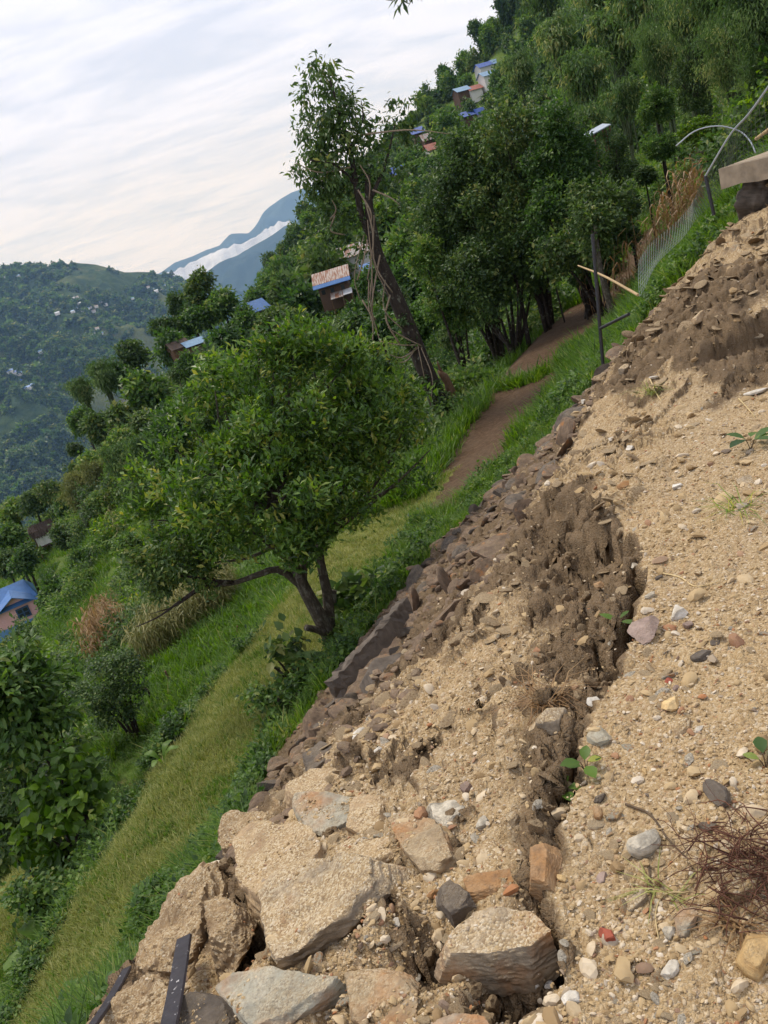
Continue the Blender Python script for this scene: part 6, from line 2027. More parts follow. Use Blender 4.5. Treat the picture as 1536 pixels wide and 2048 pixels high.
x_, y_ = sector(90000, 3.4, 17)
s_, t_ = st(x_, y_)
lim = np.interp(s_, [-6, 3, 5, 8, 11, 13], [3.4, 3.7, 5.5, 5.8, 5.3, 2.5]) + .3 * fbm(x_ * 1.1, y_ * 1.1, 3, 77)
onl = lawn_mask(x_, y_)
ons = soil_mask(x_, y_)
okb = ((t_ > lim) | (s_ > 13.0)) & ~onl & ~ons
patch = .45 + .55 * sstep(-.3, .2, fbm(x_ * .8, y_ * .8, 3, 91))
okb &= rng.uniform(size=len(x_)) < patch * .62
P = np.stack([x_[okb], y_[okb], H(x_[okb], y_[okb]) - .02], 1)
n = len(P)
hvar = .86 * (.55 + .75 * sstep(-.3, .35, fbm(P[:, 0] * .6, P[:, 1] * .6, 3, 92))) * rng.uniform(.7, 1.25, n)
pick = rng.integers(0, 5, n); wd = rng.uniform(size=n) < (.12 + .45 * sstep(.05, .35, fbm(P[:, 0] * .7 + 3, P[:, 1] * .7, 2, 93)))
pick = np.where(wd, rng.integers(5, 8, n), pick)
scatter('bank_grass', P, np.stack([rng.normal(0, .2, n), rng.normal(0, .2, n), rng.uniform(0, 6.28, n)], 1), hvar, pick, tall_t + weeds, 'long green grass and weeds on the terrace banks')
okl = onl & (t_ > lim)
edge_keep = rng.uniform(size=len(x_)) < .9
okl &= edge_keep
P = np.stack([x_[okl], y_[okl], H(x_[okl], y_[okl]) - .008], 1)
n = len(P)
gpatch = sstep(.0, .4, fbm(P[:, 0] * .7, P[:, 1] * .7, 3, 95))
pick = np.where(rng.uniform(size=n) < .08 + .5 * gpatch, 4, rng.integers(0, 4, n))
scatter('lawn_grass', P, np.stack([rng.normal(0, .15, n), rng.normal(0, .15, n), rng.uniform(0, 6.28, n)], 1), rng.uniform(.7, 1.3, n) * 1.1, pick, short_t, 'short yellowish mown grass on the terrace')
# farther banks
x_, y_ = sector(80000, 16, 112)
s_, t_ = st(x_, y_)
phs = P_y(38, 1226, 70)
ok = ~soil_mask(x_, y_) & (rng.uniform(size=len(x_)) < .34 + .5 * (t_ < 9)) & ~((np.abs(x_ - phs.x + .5) < 5) & (y_ > phs.y - 8) & (y_ < phs.y + 5))
x_, y_ = x_[ok], y_[ok]
P = np.stack([x_, y_, H(x_, y_) - .03], 1); n = len(P)
big_t = [tuft_mesh('tuft', 'grass', 24, .24, .010, .2, 130 + k, .8) for k in range(4)]
scatter('far_bank_grass', P, np.stack([rng.normal(0, .2, n), rng.normal(0, .2, n), rng.uniform(0, 6.28, n)], 1), rng.uniform(.6, 1.3, n) * (1 + np.hypot(x_, y_) / 60), rng.integers(0, 4, n), big_t, 'green grass on the farther terrace banks')

# undergrowth and hillside woods
def proj(x, y, z):
    X, Y, Z = x, y, z - EYE
    f = Y * cp - Z * sp
    u, v = X / f * F_PX, (Y * sp + Z * cp) / f * F_PX
    return 768 + u * cr - v * sr, 1024 - (u * sr + v * cr)
def in_poly(px, py, poly):
    ins = np.zeros(len(px), bool)
    for i in range(len(poly)):
        (x0, y0), (x1, y1) = poly[i - 1], poly[i]
        c = (y0 > py) != (y1 > py)
        ins ^= c & (px < (x1 - x0) * (py - y0) / (y1 - y0 + 1e-9) + x0)
    return ins
# open grassy terraces round the pink house and the maize
OPEN_SLOPE = [(-60, 1150), (60, 1110), (200, 1075), (330, 1090), (560, 1130), (540, 1250), (420, 1360), (300, 1480), (120, 1420), (100, 1330), (-60, 1330)]
def in_view(x, y, z, poly):
    return in_poly(*proj(x, y, z), poly)
KEEP = [(30, 1195, 56, 70), (92, 1068, 34, 85), (664, 560, 62, 72), (712, 500, 44, 84), (742, 535, 16, 74), (518, 604, 32, 88), (392, 684, 32, 74), (1200, 262, 30, 36), (972, 126, 20, 285), (995, 119, 18, 290), (981, 143, 20, 275), (927, 175, 20, 275), (952, 172, 20, 275),
        (941, 222, 20, 240), (963, 219, 12, 240), (836, 258, 14, 225), (868, 291, 14, 210), (800, 337, 12, 190), (1056, 266, 14, 90), (855, 270, 10, 215), (1112, 14, 16, 230)]
def blocks_house(x, y, z, hgt):
    out = np.zeros(len(x), bool)
    for px, py, r, yy in KEEP:
        for q in (.35, 1.0):
            a, b = proj(x, y, z + hgt * q)
            rad = hgt * .5 * F_PX / np.maximum(np.hypot(x, y), 1)
            out |= (np.hypot(a - px, b - py) < r + rad * .6) & (y < yy + 2)
    return out
und = [crown_mesh('undergrowth', m_, [((0, 0, .35), (.5, .5, .4)), ((.35, .1, .3), (.35, .35, .3)), ((-.3, .25, .35), (.38, .38, .32)), ((.05, -.35, .5), (.3, .3, .3))], 110, 7, .105, .034, .07, weed_g, droop=.3, hollow=.3) for m_ in ('mid_leaf', 'dark_leaf', 'mid_leaf', 'bright_leaf', 'bamboo')]
x_, y_ = sector(26000, 17, 125)
s_, t_ = st(x_, y_)
corn_zone = (s_ > 9) & (s_ < 22) & (t_ > 10.5) & (t_ < 18)
house_zone = np.zeros(len(x_), bool)
for px, py, yy in [(35, 1235, 70), (92, 1080, 85)]:
    p = P_y(px, py, yy); house_zone |= np.hypot(x_ - p.x, y_ - p.y + 3) < 5
open_ = fbm(x_ / 9, y_ / 9, 3, 97) > .02
ok = ~soil_mask(x_, y_) & ~((t_ < 9.6) & (t_ > 5) & (s_ < 40)) & ~corn_zone & ~house_zone & ~(open_ & (np.hypot(x_, y_) < 70)) & (rng.uniform(size=len(x_)) < .42)
ok &= ~((t_ < 5) & (t_ > 2) & (s_ < 34))
hz_ = H(x_, y_)
ok &= ~in_view(x_, y_, hz_ + .6, OPEN_SLOPE) | (rng.uniform(size=len(x_)) < .10)
ok &= ~blocks_house(x_, y_, hz_, 1.2)
x_, y_ = x_[ok], y_[ok]
P = np.stack([x_, y_, H(x_, y_) - .1], 1); n = len(P)
scl = rng.uniform(.55, 1.5, n) * (.8 + np.hypot(x_, y_) / 70)
pk = np.where(rng.uniform(size=n) < .12, 3, rng.choice([0, 1, 2, 4], n))
scatter('undergrowth', P, np.stack([rng.normal(0, .1, n), rng.normal(0, .1, n), rng.uniform(0, 6.28, n)], 1), np.stack([scl, scl, scl * rng.uniform(.7, 1.3, n)], 1), pk, und, 'scrub and undergrowth on the terraced slope')

wood = []
for k in range(8):
    gk = np.random.default_rng(200 + k)
    lb = [((c[0], c[1], c[2] + 1.0), r) for c, r in lobes(gk, 7, .6, .5, .85, [1.0, 1.3, .9, 1.6][k % 4])]
    wood.append(crown_mesh('wood_tree', ['dark_leaf', 'mid_leaf', 'dark_leaf', 'bamboo', 'mid_leaf', 'dark_leaf', 'bamboo', 'citrus'][k], lb, 300, 5, .23, .075, .10, gk, droop=.35, hollow=.5))
x_, y_ = sector(60000, 70, 425, -46, 36)
u_ = x_ * 0 + rng.uniform(size=len(x_))
d_ = np.hypot(x_, y_)
ok = (u_ < (d_ / 425) ** 1.1 * .34 + .015) & ~((d_ < 115) & (x_ < -.02 * y_))
clear = fbm(x_ / 26, y_ / 26, 3, 99) > .27
ok &= ~clear
x_, y_ = x_[ok], y_[ok]
hz_ = H(x_, y_)
ok = ~blocks_house(x_, y_, hz_, 5.0)
x_, y_, hz_ = x_[ok], y_[ok], hz_[ok]
P = np.stack([x_, y_, hz_ - .4], 1); n = len(P)
scl = (1.2 + 2.6 * rng.uniform(size=n) ** 1.6) * (.9 + .25 * rng.uniform(size=n) ** 4)
scatter('hillside_wood', P, np.stack([rng.normal(0, .08, n), rng.normal(0, .08, n), rng.uniform(0, 6.28, n)], 1), np.stack([scl, scl, scl * rng.uniform(.8, 1.5, n)], 1), rng.integers(0, 8, n), wood, 'woods covering the steep hillside beyond the terraces')

# woods on the far side of the valley
fw = []
for k in range(6):
    gk = np.random.default_rng(220 + k)
    lb = [((c[0], c[1], c[2] + .8), r) for c, r in lobes(gk, 5, .6, .55, .85, [1.0, 1.3][k % 2])]
    fw.append(crown_mesh('far_tree', ['dark_leaf', 'mid_leaf', 'dark_leaf'][k % 3], lb, 36, 3, .75, .3, .1, gk, droop=.3, hollow=.7))
az, rad, Z = far_grid
N = 60000
ai = rng.uniform(0, len(az) - 1.01, N); ri = rng.uniform(0, 1, N) ** .8 * (len(rad) - 12.5)
i0, j0 = ai.astype(int), ri.astype(int)
fa, fr = ai - i0, ri - j0
zz = (Z[i0, j0] * (1 - fr) + Z[i0, j0 + 1] * fr) * (1 - fa) + (Z[i0 + 1, j0] * (1 - fr) + Z[i0 + 1, j0 + 1] * fr) * fa
aa = np.radians(np.interp(ai, np.arange(len(az)), az)); rr = np.interp(ri, np.arange(len(rad)), rad)
x_, y_ = rr * np.sin(aa), rr * np.cos(aa)
pt = fbm(x_ / 210, y_ / 210, 4, 98)
ok = (rng.uniform(size=N) < sstep(.16, -.12, pt)) & (aa < math.radians(3))
P = np.stack([x_, y_, zz - 1], 1)[ok]; n = len(P)
scl = rng.uniform(4, 9, n) * (.7 + .3 * rr[ok] / 2000)
scatter('far_valley_wood', P, np.stack([0 * scl, 0 * scl, rng.uniform(0, 6.28, n)], 1), np.stack([scl, scl, scl * rng.uniform(.7, 1.2, n)], 1), rng.integers(0, 6, n), fw, 'woods covering the far side of the valley')

# ------------------------------------------------------------------ maize
def maize_mesh(mat, seed, h=1.9, leaves=9, droop=.6):
    g = random.Random(seed)
    mb = MB()
    top = Vector((g.uniform(-.15, .15), g.uniform(-.15, .15), h))
    mb.tube([(0, 0, -.05), top * .5 + Vector((.03, 0, 0)), top], [.014, .011, .005], 4, False)
    for k in range(leaves):
        q = .22 + .72 * k / leaves
        p = top * q
        a = k * 2.6 + g.uniform(-.5, .5)
        d = Vector((math.cos(a), math.sin(a), 0)); sd = Vector((-d.y, d.x, 0))
        L = h * .30 * g.uniform(.6, 1.1)
        pts = [p, p + d * L * .35 + Vector((0, 0, L * .28)), p + d * L * .75 + Vector((0, 0, L * .05)), p + d * L * .95 + Vector((0, 0, -L * droop))]
        w = [.008, .019, .015, .002]
        b = len(mb.v)
        for q_, w_ in zip(pts, w):
            mb.v += [tuple(q_ - sd * w_), tuple(q_ + sd * w_)]
        mb.f += [(b + 2 * i, b + 2 * i + 1, b + 2 * i + 3, b + 2 * i + 2) for i in range(3)]
    me = mb.mesh('maize', M[mat])
    t = np.clip(np.random.default_rng(seed).normal(.5, .15), 0, 1)
    me.attributes.new('tint', 'FLOAT', 'POINT').data.foreach_set('value', np.full(len(me.vertices), t, np.float32) + np.random.default_rng(seed).normal(0, .12, len(me.vertices)).astype(np.float32))
    return me
dry = [maize_mesh('corn_dry', k) for k in range(5)]
ripe = [maize_mesh('corn_green', 10 + k, 1.7, 9, .5) for k in range(5)]
def maize_field(name, label, corners, zguess, n, protos, jit=.5, sc=1.0, rows=True):
    c = [hit(px, py) if zguess is None else P_z(px, py, zguess) for px, py in corners]
    u = rng.uniform(size=n); v = rng.uniform(size=n)
    if rows:
        v = (np.floor(v * 9) + .5 + rng.normal(0, .18, n)) / 9
    c = np.array([[p.x, p.y] for p in c])
    q = (c[0] * ((1 - u) * (1 - v))[:, None] + c[1] * (u * (1 - v))[:, None] + c[2] * (u * v)[:, None] + c[3] * ((1 - u) * v)[:, None])
    P = np.stack([q[:, 0], q[:, 1], H(q[:, 0], q[:, 1])], 1)
    scatter(name, P, np.stack([rng.normal(0, .12, n), rng.normal(0, .12, n), rng.uniform(0, 6.28, n)], 1), rng.uniform(.75, 1.15, n) * sc, rng.integers(0, 5, n), protos, label)
maize_field('maize_field', 'field of ripening yellow-green maize on the terrace below the lawn', [(270, 1320), (480, 1215), (470, 1165), (300, 1225)], -6.6, 560, ripe, sc=.6)
maize_field('dry_maize', 'patch of brown dry maize below the maize field', [(185, 1350), (255, 1290), (240, 1225), (195, 1250)], None, 170, dry, sc=.85)
maize_field('dry_maize', 'dry yellow maize on the slope under the left bamboo', [(140, 1080), (260, 1100), (230, 1010), (150, 985)], None, 260, ripe, sc=1.2)
for k, (px, py, y_) in enumerate([(1370, 345, 26)]):
    pass
c0 = P_y(1365, 395, 25.0)
N = 85
qx = c0.x + rng.normal(0, 1.0, N); qy = c0.y + rng.normal(0, 1.4, N)
scatter('dry_maize', np.stack([qx, qy, H(qx, qy)], 1), np.stack([rng.normal(0, .15, N), rng.normal(0, .15, N), rng.uniform(0, 6.28, N)], 1), rng.uniform(.7, 1.05, N), rng.integers(0, 5, N), dry, 'stand of brown dry maize on the bank below the bamboo')

# ------------------------------------------------------------------ small plants and roots on the yard
def seedling(name, label, px, py, n, L, seed, mat='bright_leaf', h=.05, W=.3, cat='seedling'):
    g = np.random.default_rng(seed)
    p = hit(px, py)
    root = thing(name, label, cat, p)
    tubes = []
    for k in range(n):
        a = k * 2.4 + g.uniform(-.5, .5)
        d = np.array([math.cos(a), math.sin(a), g.uniform(.1, .7)]); d /= np.linalg.norm(d)
        hh = h * g.uniform(.5, 1.3)
        c = np.array([d[0] * h * .4, d[1] * h * .4, hh])
        tubes.append((curve_pts([(0, 0, -.01), tuple(c * .6), tuple(c)], 4), [.0016] * 4))
        Lk = L * g.uniform(.7, 1.2)
        sd = unit(np.cross(d[None], [[0, 0, 1.0]]))[0]
        nn = np.cross(sd, d)
        V = []
        for q, w in ((0, .05), (.3, .8), (.6, 1.0), (.85, .55), (1, .03)):
            cc_ = c + d * Lk * q - nn * Lk * .25 * q * q * -1 * -1
            V += [cc_ - sd * w * W * Lk + nn * .2 * w * W * Lk, cc_, cc_ + sd * w * W * Lk + nn * .2 * w * W * Lk]
        F = []
        for i in range(4):
            F += [(i * 3, i * 3 + 1, i * 3 + 4, i * 3 + 3), (i * 3 + 1, i * 3 + 2, i * 3 + 5, i * 3 + 4)]
        link('leaf', mesh_np('leaf', np.array(V), np.array(F), M[mat], True, {'tint': np.full(15, np.clip(g.normal(.45, .2), 0, 1))}), root)
    link('stem', tubes_mesh('stem', tubes, 'twig', 4), root)
    return root
seedling('seedling', 'dark green seedling with oval leaves on the upper gravel at the right edge', 1502, 898, 6, .10, 1, 'mid_leaf', .07, .28)
seedling('vine_shoot', 'green three-lobed vine shoot hanging into the crack, upper of the two', 1172, 1542, 6, .055, 2, 'bright_leaf', .03, .36)
seedling('vine_shoot', 'green vine shoot on the left lip of the crack, lower of the two', 1134, 1594, 6, .05, 3, 'bright_leaf', .03, .36)
seedling('seedling', 'tiny bright leaf pair by the purple-brown stone', 1240, 1250, 3, .07, 4, 'bright_leaf', .02, .2)
seedling('seedling', 'green leaf tip at the right edge above the root clump', 1532, 1535, 4, .06, 5, 'mid_leaf', .04, .3)
def blade_clump(label, px, py, n, L, seed, mat='dry_grass', flat=.6, name='grass_tuft'):
    g = np.random.default_rng(seed)
    p = hit(px, py)
    V, F, T = [], [], []
    for k in range(n):
        a = g.uniform(0, 6.28)
        d = np.array([math.cos(a), math.sin(a), 0])
        l = L * g.uniform(.4, 1.1); e = g.uniform(.1, 1 - flat * .5)
        o_ = np.array([g.normal(0, L * .12), g.normal(0, L * .12), 0])
        sd = np.array([-d[1], d[0], 0]) * .0022
        b = len(V)
        pts = [o_, o_ + d * l * .45 + [0, 0, l * e * .6], o_ + d * l + [0, 0, l * e * .45]]
        for q, w in zip(pts, (1, .8, .15)):
            V += [q - sd * w, q + sd * w]
        F += [(b, b + 1, b + 3, b + 2), (b + 2, b + 3, b + 5, b + 4)]
        T += [g.uniform(.3, 1)] * 6
    tag(link(name, mesh_np(name, np.array(V), np.array(F), M[mat], False, {'tint': np.array(T)}), None, p), label, 'grass')
blade_clump('clump of dry drooping grass roots in the pit below the middle crack', 1092, 1408, 90, .22, 1, 'corn_dry')
blade_clump('thin yellow-green grass tuft at the right edge of the gravel', 1478, 1018, 40, .22, 2, 'bright_leaf', .9)
blade_clump('dry grass tuft on the flaked crust of the upper gravel', 1306, 788, 60, .26, 3, 'dry_grass', .5)
blade_clump('sparse pale straw lying left of the root clump', 1330, 1790, 16, .16, 4, 'dry_grass', 1.2)
blade_clump('pale grass roots trailing under the right-hand root clump', 1478, 1850, 40, .12, 5, 'corn_dry', 1.0)
blade_clump('few dry stalks lying beyond the outer dark strip', 225, 1960, 24, .22, 6, 'dry_grass', .8)

# clump of reddish roots at the right edge
rp = hit(1500, 1765)
rt = thing('root_clump', 'tangled clump of fine reddish brown roots at the right edge', 'roots', rp)
g = random.Random(12)
for k in range(190):
    a = g.uniform(0, 6.28)
    d = Vector((math.cos(a), math.sin(a), 0))
    l = g.uniform(.06, .22)
    pts = [Vector((g.gauss(.03, .065), g.gauss(0, .065), .015 + abs(g.gauss(0, .04)))), ]
    for i in range(3):
        pts.append(pts[-1] + d * l / 3 + Vector((g.gauss(0, .018), g.gauss(0, .018), g.gauss(-.006, .018))))
    for p in pts:
        p.z = max(p.z, -.0 + Hs(rp.x + p.x, rp.y + p.y) - rp.z + .004)
    link('root', tubes_mesh('root', [(curve_pts(pts, 8), list(np.linspace(g.uniform(.0009, .0026), .0006, 8)))], 'root', 4), rt)
v, f = rock_np(99, (.075, .07, .035), 3, planes=5, rough=.3)
link('soil_ball', mesh_np('soil_ball', v, f, M['earth'], True), rt, (0, 0, .0))

# single twigs and roots lying about
TW = [('thin dark twig running down from the banded stone', [(1252, 1612), (1300, 1632), (1335, 1680), (1372, 1718)], .004, 'twig'), ('pale bent root lying on the gravel right of the crack', [(1322, 1148), (1362, 1158), (1392, 1176), (1440, 1166)], .004, 'straw'),
      ('pale dry twig near the right edge of the upper gravel', [(1478, 800), (1492, 815), (1510, 836)], .006, 'straw'), ('thin twig lying below the banded stone', [(1298, 1730), (1302, 1790), (1300, 1840)], .003, 'twig'),
      ('pale twig bent in a hook on the lower right gravel', [(1380, 1788), (1330, 1792), (1312, 1830), (1318, 1880)], .003, 'straw'), ('thin stick poking out of the rubble over the grass', [(905, 1010), (880, 1025), (862, 1036)], .006, 'straw'),
      ('dark stick lying across the rubble by the field', [(1030, 862), (1052, 885), (1072, 902)], .012, 'twig'), ('fine root thread across the slump below the white stone', [(650, 1490), (690, 1476), (735, 1464)], .003, 'straw'),
      ('dry root hanging beside the long grass clump', [(1300, 762), (1320, 800), (1345, 815)], .006, 'straw'), ('brown twig leading into the root clump', [(1400, 1740), (1450, 1742), (1520, 1752)], .004, 'root')]
for lb, px, r, m_ in TW:
    pts = [hit(*p) + Vector((0, 0, r * 1.5)) for p in px]
    tag(link('twig', tubes_mesh('twig', [(curve_pts(pts, 12), list(np.linspace(r, r * .5, 12)))], m_, 5)), lb, 'twig')

# leafy twig hanging into the top of the picture
tp_ = P_y(800, -60, 7)
hg = thing('hanging_twig', 'small leafy twig tip hanging in at the top edge of the sky', 'twig', tp_)
link('stem', tubes_mesh('stem', [(curve_pts([Vector((.3, .2, .9)), Vector((.1, 0, .4)), Vector((0, 0, 0)), P_y(806, 8, 7) - tp_], 8), list(np.linspace(.012, .002, 8)))], 'twig', 5), hg)
V, F, t = crown_np([(tuple(P_y(803, -8, 7) - tp_), (.07, .07, .06)), (tuple(P_y(815, -40, 7) - tp_), (.12, .12, .1))], 26, 5, .09, .013, .03, np.random.default_rng(2), droop=.8)
link('leaves', mesh_np('leaves', V, F, M['dark_leaf'], False, {'tint': t}), hg)

# ------------------------------------------------------------------ houses
def house(label, px, py, y, w, d, h, roof_h, rz, wall, roof, over=.35, cat='house', name='house', dz=0.0, windows=(), door=None, plinth=None, group=None, shed=False, ground=None, k=1.0):
    """px, py: middle of the front eave; front faces -Y before turning by rz"""
    p = P_y(px, py, y)
    gz = Hs(p.x, p.y) if ground is None else ground
    eave = p.z
    hh = h
    root = thing(name, label, cat, (p.x, p.y, eave - hh * k), rz, group, k)
    depth_below = max(.1, eave - hh - gz + .6)
    mb = MB()
    mb.box((0, d / 2, hh / 2 - depth_below / 2), (w, d, hh + depth_below))
    if not shed:           # gable ends
        for sx in (-1, 1):
            b = len(mb.v)
            x = sx * w / 2
            mb.v += [(x, 0, hh), (x, d, hh), (x, d / 2, hh + roof_h)]
            mb.f.append((b, b + 1, b + 2) if sx > 0 else (b + 2, b + 1, b))
    link('wall', mb.mesh('wall', M[wall]), root)
    if plinth:
        link('plinth', MB().box((0, d / 2, .25 - depth_below / 2), (w + .08, d + .08, .5 + depth_below)).mesh('plinth', M[plinth]), root)
    t = .05
    if shed:
        mb = MB()
        a, b = Vector((0, -over, hh + .02)), Vector((0, d + over, hh + roof_h))
        n = (b - a).cross(Vector((1, 0, 0))).normalized()
        if n.z < 0: n = -n
        X = Vector((w / 2 + over, 0, 0))
        vs_ = [a - X, a + X, b + X, b - X]
        mb.add(vs_ + [q + n * t for q in vs_], [(3, 2, 1, 0), (4, 5, 6, 7), (0, 1, 5, 4), (1, 2, 6, 5), (2, 3, 7, 6), (3, 0, 4, 7)])
        link('roof', mb.mesh('roof', M[roof]), root)
    else:
        for sgn in (0, 1):
            mb = MB()
            yy = -over if sgn == 0 else d + over
            sl = roof_h / (d / 2)
            a, b = Vector((0, yy, hh + .03 - over * sl)), Vector((0, d / 2, hh + roof_h + .03))
            X = Vector((w / 2 + over, 0, 0))
            vs_ = [a - X, a + X, b + X, b - X]
            up = Vector((0, 0, t))
            f = [(3, 2, 1, 0), (4, 5, 6, 7), (0, 1, 5, 4), (1, 2, 6, 5), (2, 3, 7, 6), (3, 0, 4, 7)]
            mb.add(vs_ + [q + up for q in vs_], f)
            link('roof', mb.mesh('roof', M[roof] if not isinstance(roof, tuple) else M[roof[sgn]]), root)
    for (wx, wz, ww, wh) in windows:
        fr = link('window', MB().box((wx, -.02, wz), (ww + .16, .06, wh + .16)).mesh('window', M['frame_blue']), root)
        for k in (-1, 1):
            link('pane', MB().box((wx + k * ww / 4, -.055, wz), (ww / 2 - .05, .02, wh)).mesh('pane', M['glass']), fr)
    if door:
        link('door', MB().box((door[0], -.03, door[2] / 2), (door[1], .06, door[2])).mesh('door', M['wood_wall']), root)
    return root

# pink house at the left edge: hipped front with a gable porch
ph = P_y(38, 1226, 70)
rzp = R(24)
pk_ = thing('pink_house', 'pink house with a blue roof, blue plinth and barred window at the left edge', 'house', (ph.x + .5, ph.y, ph.z - 1.2), rzp)
gz = -1.6
mb = MB().box((-1.1, 2.0, 1.0), (4.4, 4.0, 2.0)); 
b = len(mb.v); mb.v += [(-2.0, -.0, 2.0), (1.1, -.0, 2.0), (-.45, -.0, 2.85), (-2.0, 2, 2.0), (1.1, 2, 2.0), (-.45, 2, 2.85)]
mb.f += [(b, b + 1, b + 2), (b + 5, b + 4, b + 3), (b, b + 3, b + 4, b + 1)]
link('wall', mb.mesh('wall', M['pink']), pk_)
link('plinth', MB().box((-1.1, 2.0, -.6), (4.5, 4.1, 1.9)).mesh('plinth', M['blue_paint']), pk_)
def roof_plane(a, b, c, d, mat, nm='roof', t=.06):
    vs_ = [Vector(q) for q in (a, b, c, d)]
    up = Vector((0, 0, t))
    link(nm, MB().add(vs_ + [q + up for q in vs_], [(3, 2, 1, 0), (4, 5, 6, 7), (0, 1, 5, 4), (1, 2, 6, 5), (2, 3, 7, 6), (3, 0, 4, 7)]).mesh(nm, M[mat]), pk_)
roof_plane((-4.0, -.4, 1.95), (1.6, -.4, 1.95), (1.0, 2.0, 3.35), (-4.0, 2.0, 3.35), 'blue_roof')
roof_plane((1.0, 2.0, 3.35), (1.6, 4.5, 1.95), (-4.0, 4.5, 1.95), (-4.0, 2.0, 3.35), 'blue_roof')
roof_plane((1.6, -.4, 1.95), (1.6, 4.5, 1.95), (1.0, 2.0, 3.35), (1.0, 2.0, 3.35), 'blue_roof')
roof_plane((-2.35, -.75, 1.85), (-.45, -.75, 2.95), (-.45, 1.7, 3.1), (-2.35, .6, 2.2), 'blue_roof', 'porch_roof')
roof_plane((-.45, -.75, 2.95), (1.45, -.75, 1.85), (1.45, .6, 2.2), (-.45, 1.7, 3.1), 'blue_roof', 'porch_roof')
wf = link('window', MB().box((-.1, -.03, 1.15), (1.1, .08, 1.0)).mesh('window', M['frame_blue']), pk_)
for i in (-1, 1):
    for j in (-1, 1):
        link('pane', MB().box((-.1 + i * .24, -.075, 1.15 + j * .2), (.36, .03, .3)).mesh('pane', M['glass']), wf)

# thatched shelter with white cloth
hp = P_y(92, 1078, 85)
hz = Hs(hp.x, hp.y)
ht = thing('thatched_shelter', 'small brown thatched shelter with a white cloth front among trees at the left', 'shelter', (hp.x, hp.y, hp.z - .3), R(22))
mb = MB(); rg = random.Random(3)
for k in range(60):
    x = rg.uniform(-1.2, 1.2); 
    for sgn in (-1, 1):
        mb.tube([(x, 0, 2.1 + rg.uniform(-.05, .05)), (x + rg.uniform(-.1, .1), sgn * .7, 1.55), (x + rg.uniform(-.15, .15), sgn * 1.15, .95 + rg.uniform(-.15, .1))], [.06, .07, .03], 4)
mb.add([(-1.2, -1.05, 1.0), (1.2, -1.05, 1.0), (1.2, 0, 2.05), (-1.2, 0, 2.05), (-1.2, 1.05, 1.0), (1.2, 1.05, 1.0)], [(0, 1, 2, 3), (3, 2, 5, 4)])
link('thatch_roof', mb.mesh('thatch_roof', M['thatch']), ht)
for sx in (-1, 1):
    for sy in (-1, 1):
        link('post', MB().tube([(sx * 1.0, sy * .9, -2.6), (sx * 1.0, sy * .9, 1.1)], .06, 6).mesh('post', M['dead_wood']), ht)
mb = MB(); n1, n2 = 14, 6
for i in range(n1):
    for j in range(n2):
        mb.v.append((-.95 + 1.95 * i / (n1 - 1), -.98 + .05 * math.sin(i * 1.3) , .95 - .95 * j / (n2 - 1) + .02 * math.sin(i * 2)))
for i in range(n1 - 1):
    for j in range(n2 - 1):
        a = i * n2 + j; mb.f.append((a, a + 1, a + n2 + 1, a + n2))
link('cloth', mb.mesh('cloth', M['cloth'], True), ht)
link('floor', MB().box((0, 0, -.1), (2.1, 1.9, .12)).mesh('floor', M['wood_wall']), ht)

# rusty roofed house behind the tall tree
rh = P_y(664, 566, 72)
rr_ = thing('rusty_roof_house', 'brown wooden house with a rust-striped tin roof and a blue eave band', 'house', (rh.x, rh.y, rh.z - 1.4), R(-6), None, .64)
link('wall', MB().box((0, 2.0, .6), (4.0, 4.0, 3.4)).mesh('wall', M['wood_wall']), rr_)
def plane_on(root, a, b, c, d, mat, nm, t=.06):
    vs_ = [Vector(q) for q in (a, b, c, d)]
    up = Vector((0, 0, t))
    link(nm, MB().add(vs_ + [q + up for q in vs_], [(3, 2, 1, 0), (4, 5, 6, 7), (0, 1, 5, 4), (1, 2, 6, 5), (2, 3, 7, 6), (3, 0, 4, 7)]).mesh(nm, M[mat]), root)
plane_on(rr_, (-2.5, -.5, 2.45), (2.5, -.5, 2.45), (2.5, 2.2, 3.75), (-2.5, 2.2, 3.75), 'rust_roof', 'roof')
plane_on(rr_, (2.5, 2.2, 3.75), (2.5, 4.6, 2.45), (-2.5, 4.6, 2.45), (-2.5, 2.2, 3.75), 'rust_roof', 'roof')
plane_on(rr_, (-2.5, -1.05, 2.0), (2.5, -1.05, 2.0), (2.5, -.52, 2.42), (-2.5, -.52, 2.42), 'blue_roof', 'eave_band')
plane_on(rr_, (-.6, -2.2, .35), (1.1, -2.2, .35), (1.1, -.02, .95), (-.6, -.02, .95), 'grey_roof', 'porch_roof')
plane_on(rr_, (1.12, -2.0, .45), (2.3, -2.0, .45), (2.3, -.02, .95), (1.12, -.02, .95), 'white_roof', 'porch_roof')
for x in (-.5, 1.0, 2.2):
    link('post', MB().tube([(x, -2.0, -1.6), (x, -2.0, .4)], .06, 6).mesh('post', M['dead_wood']), rr_)
for x in (-1.4, -.2, 1.2):
    wfr = link('window', MB().box((x, -.02, 1.35), (.7, .06, .8)).mesh('window', M['dead_wood']), rr_)
    link('pane', MB().box((x, -.06, 1.35), (.5, .03, .6)).mesh('pane', M['glass']), wfr)

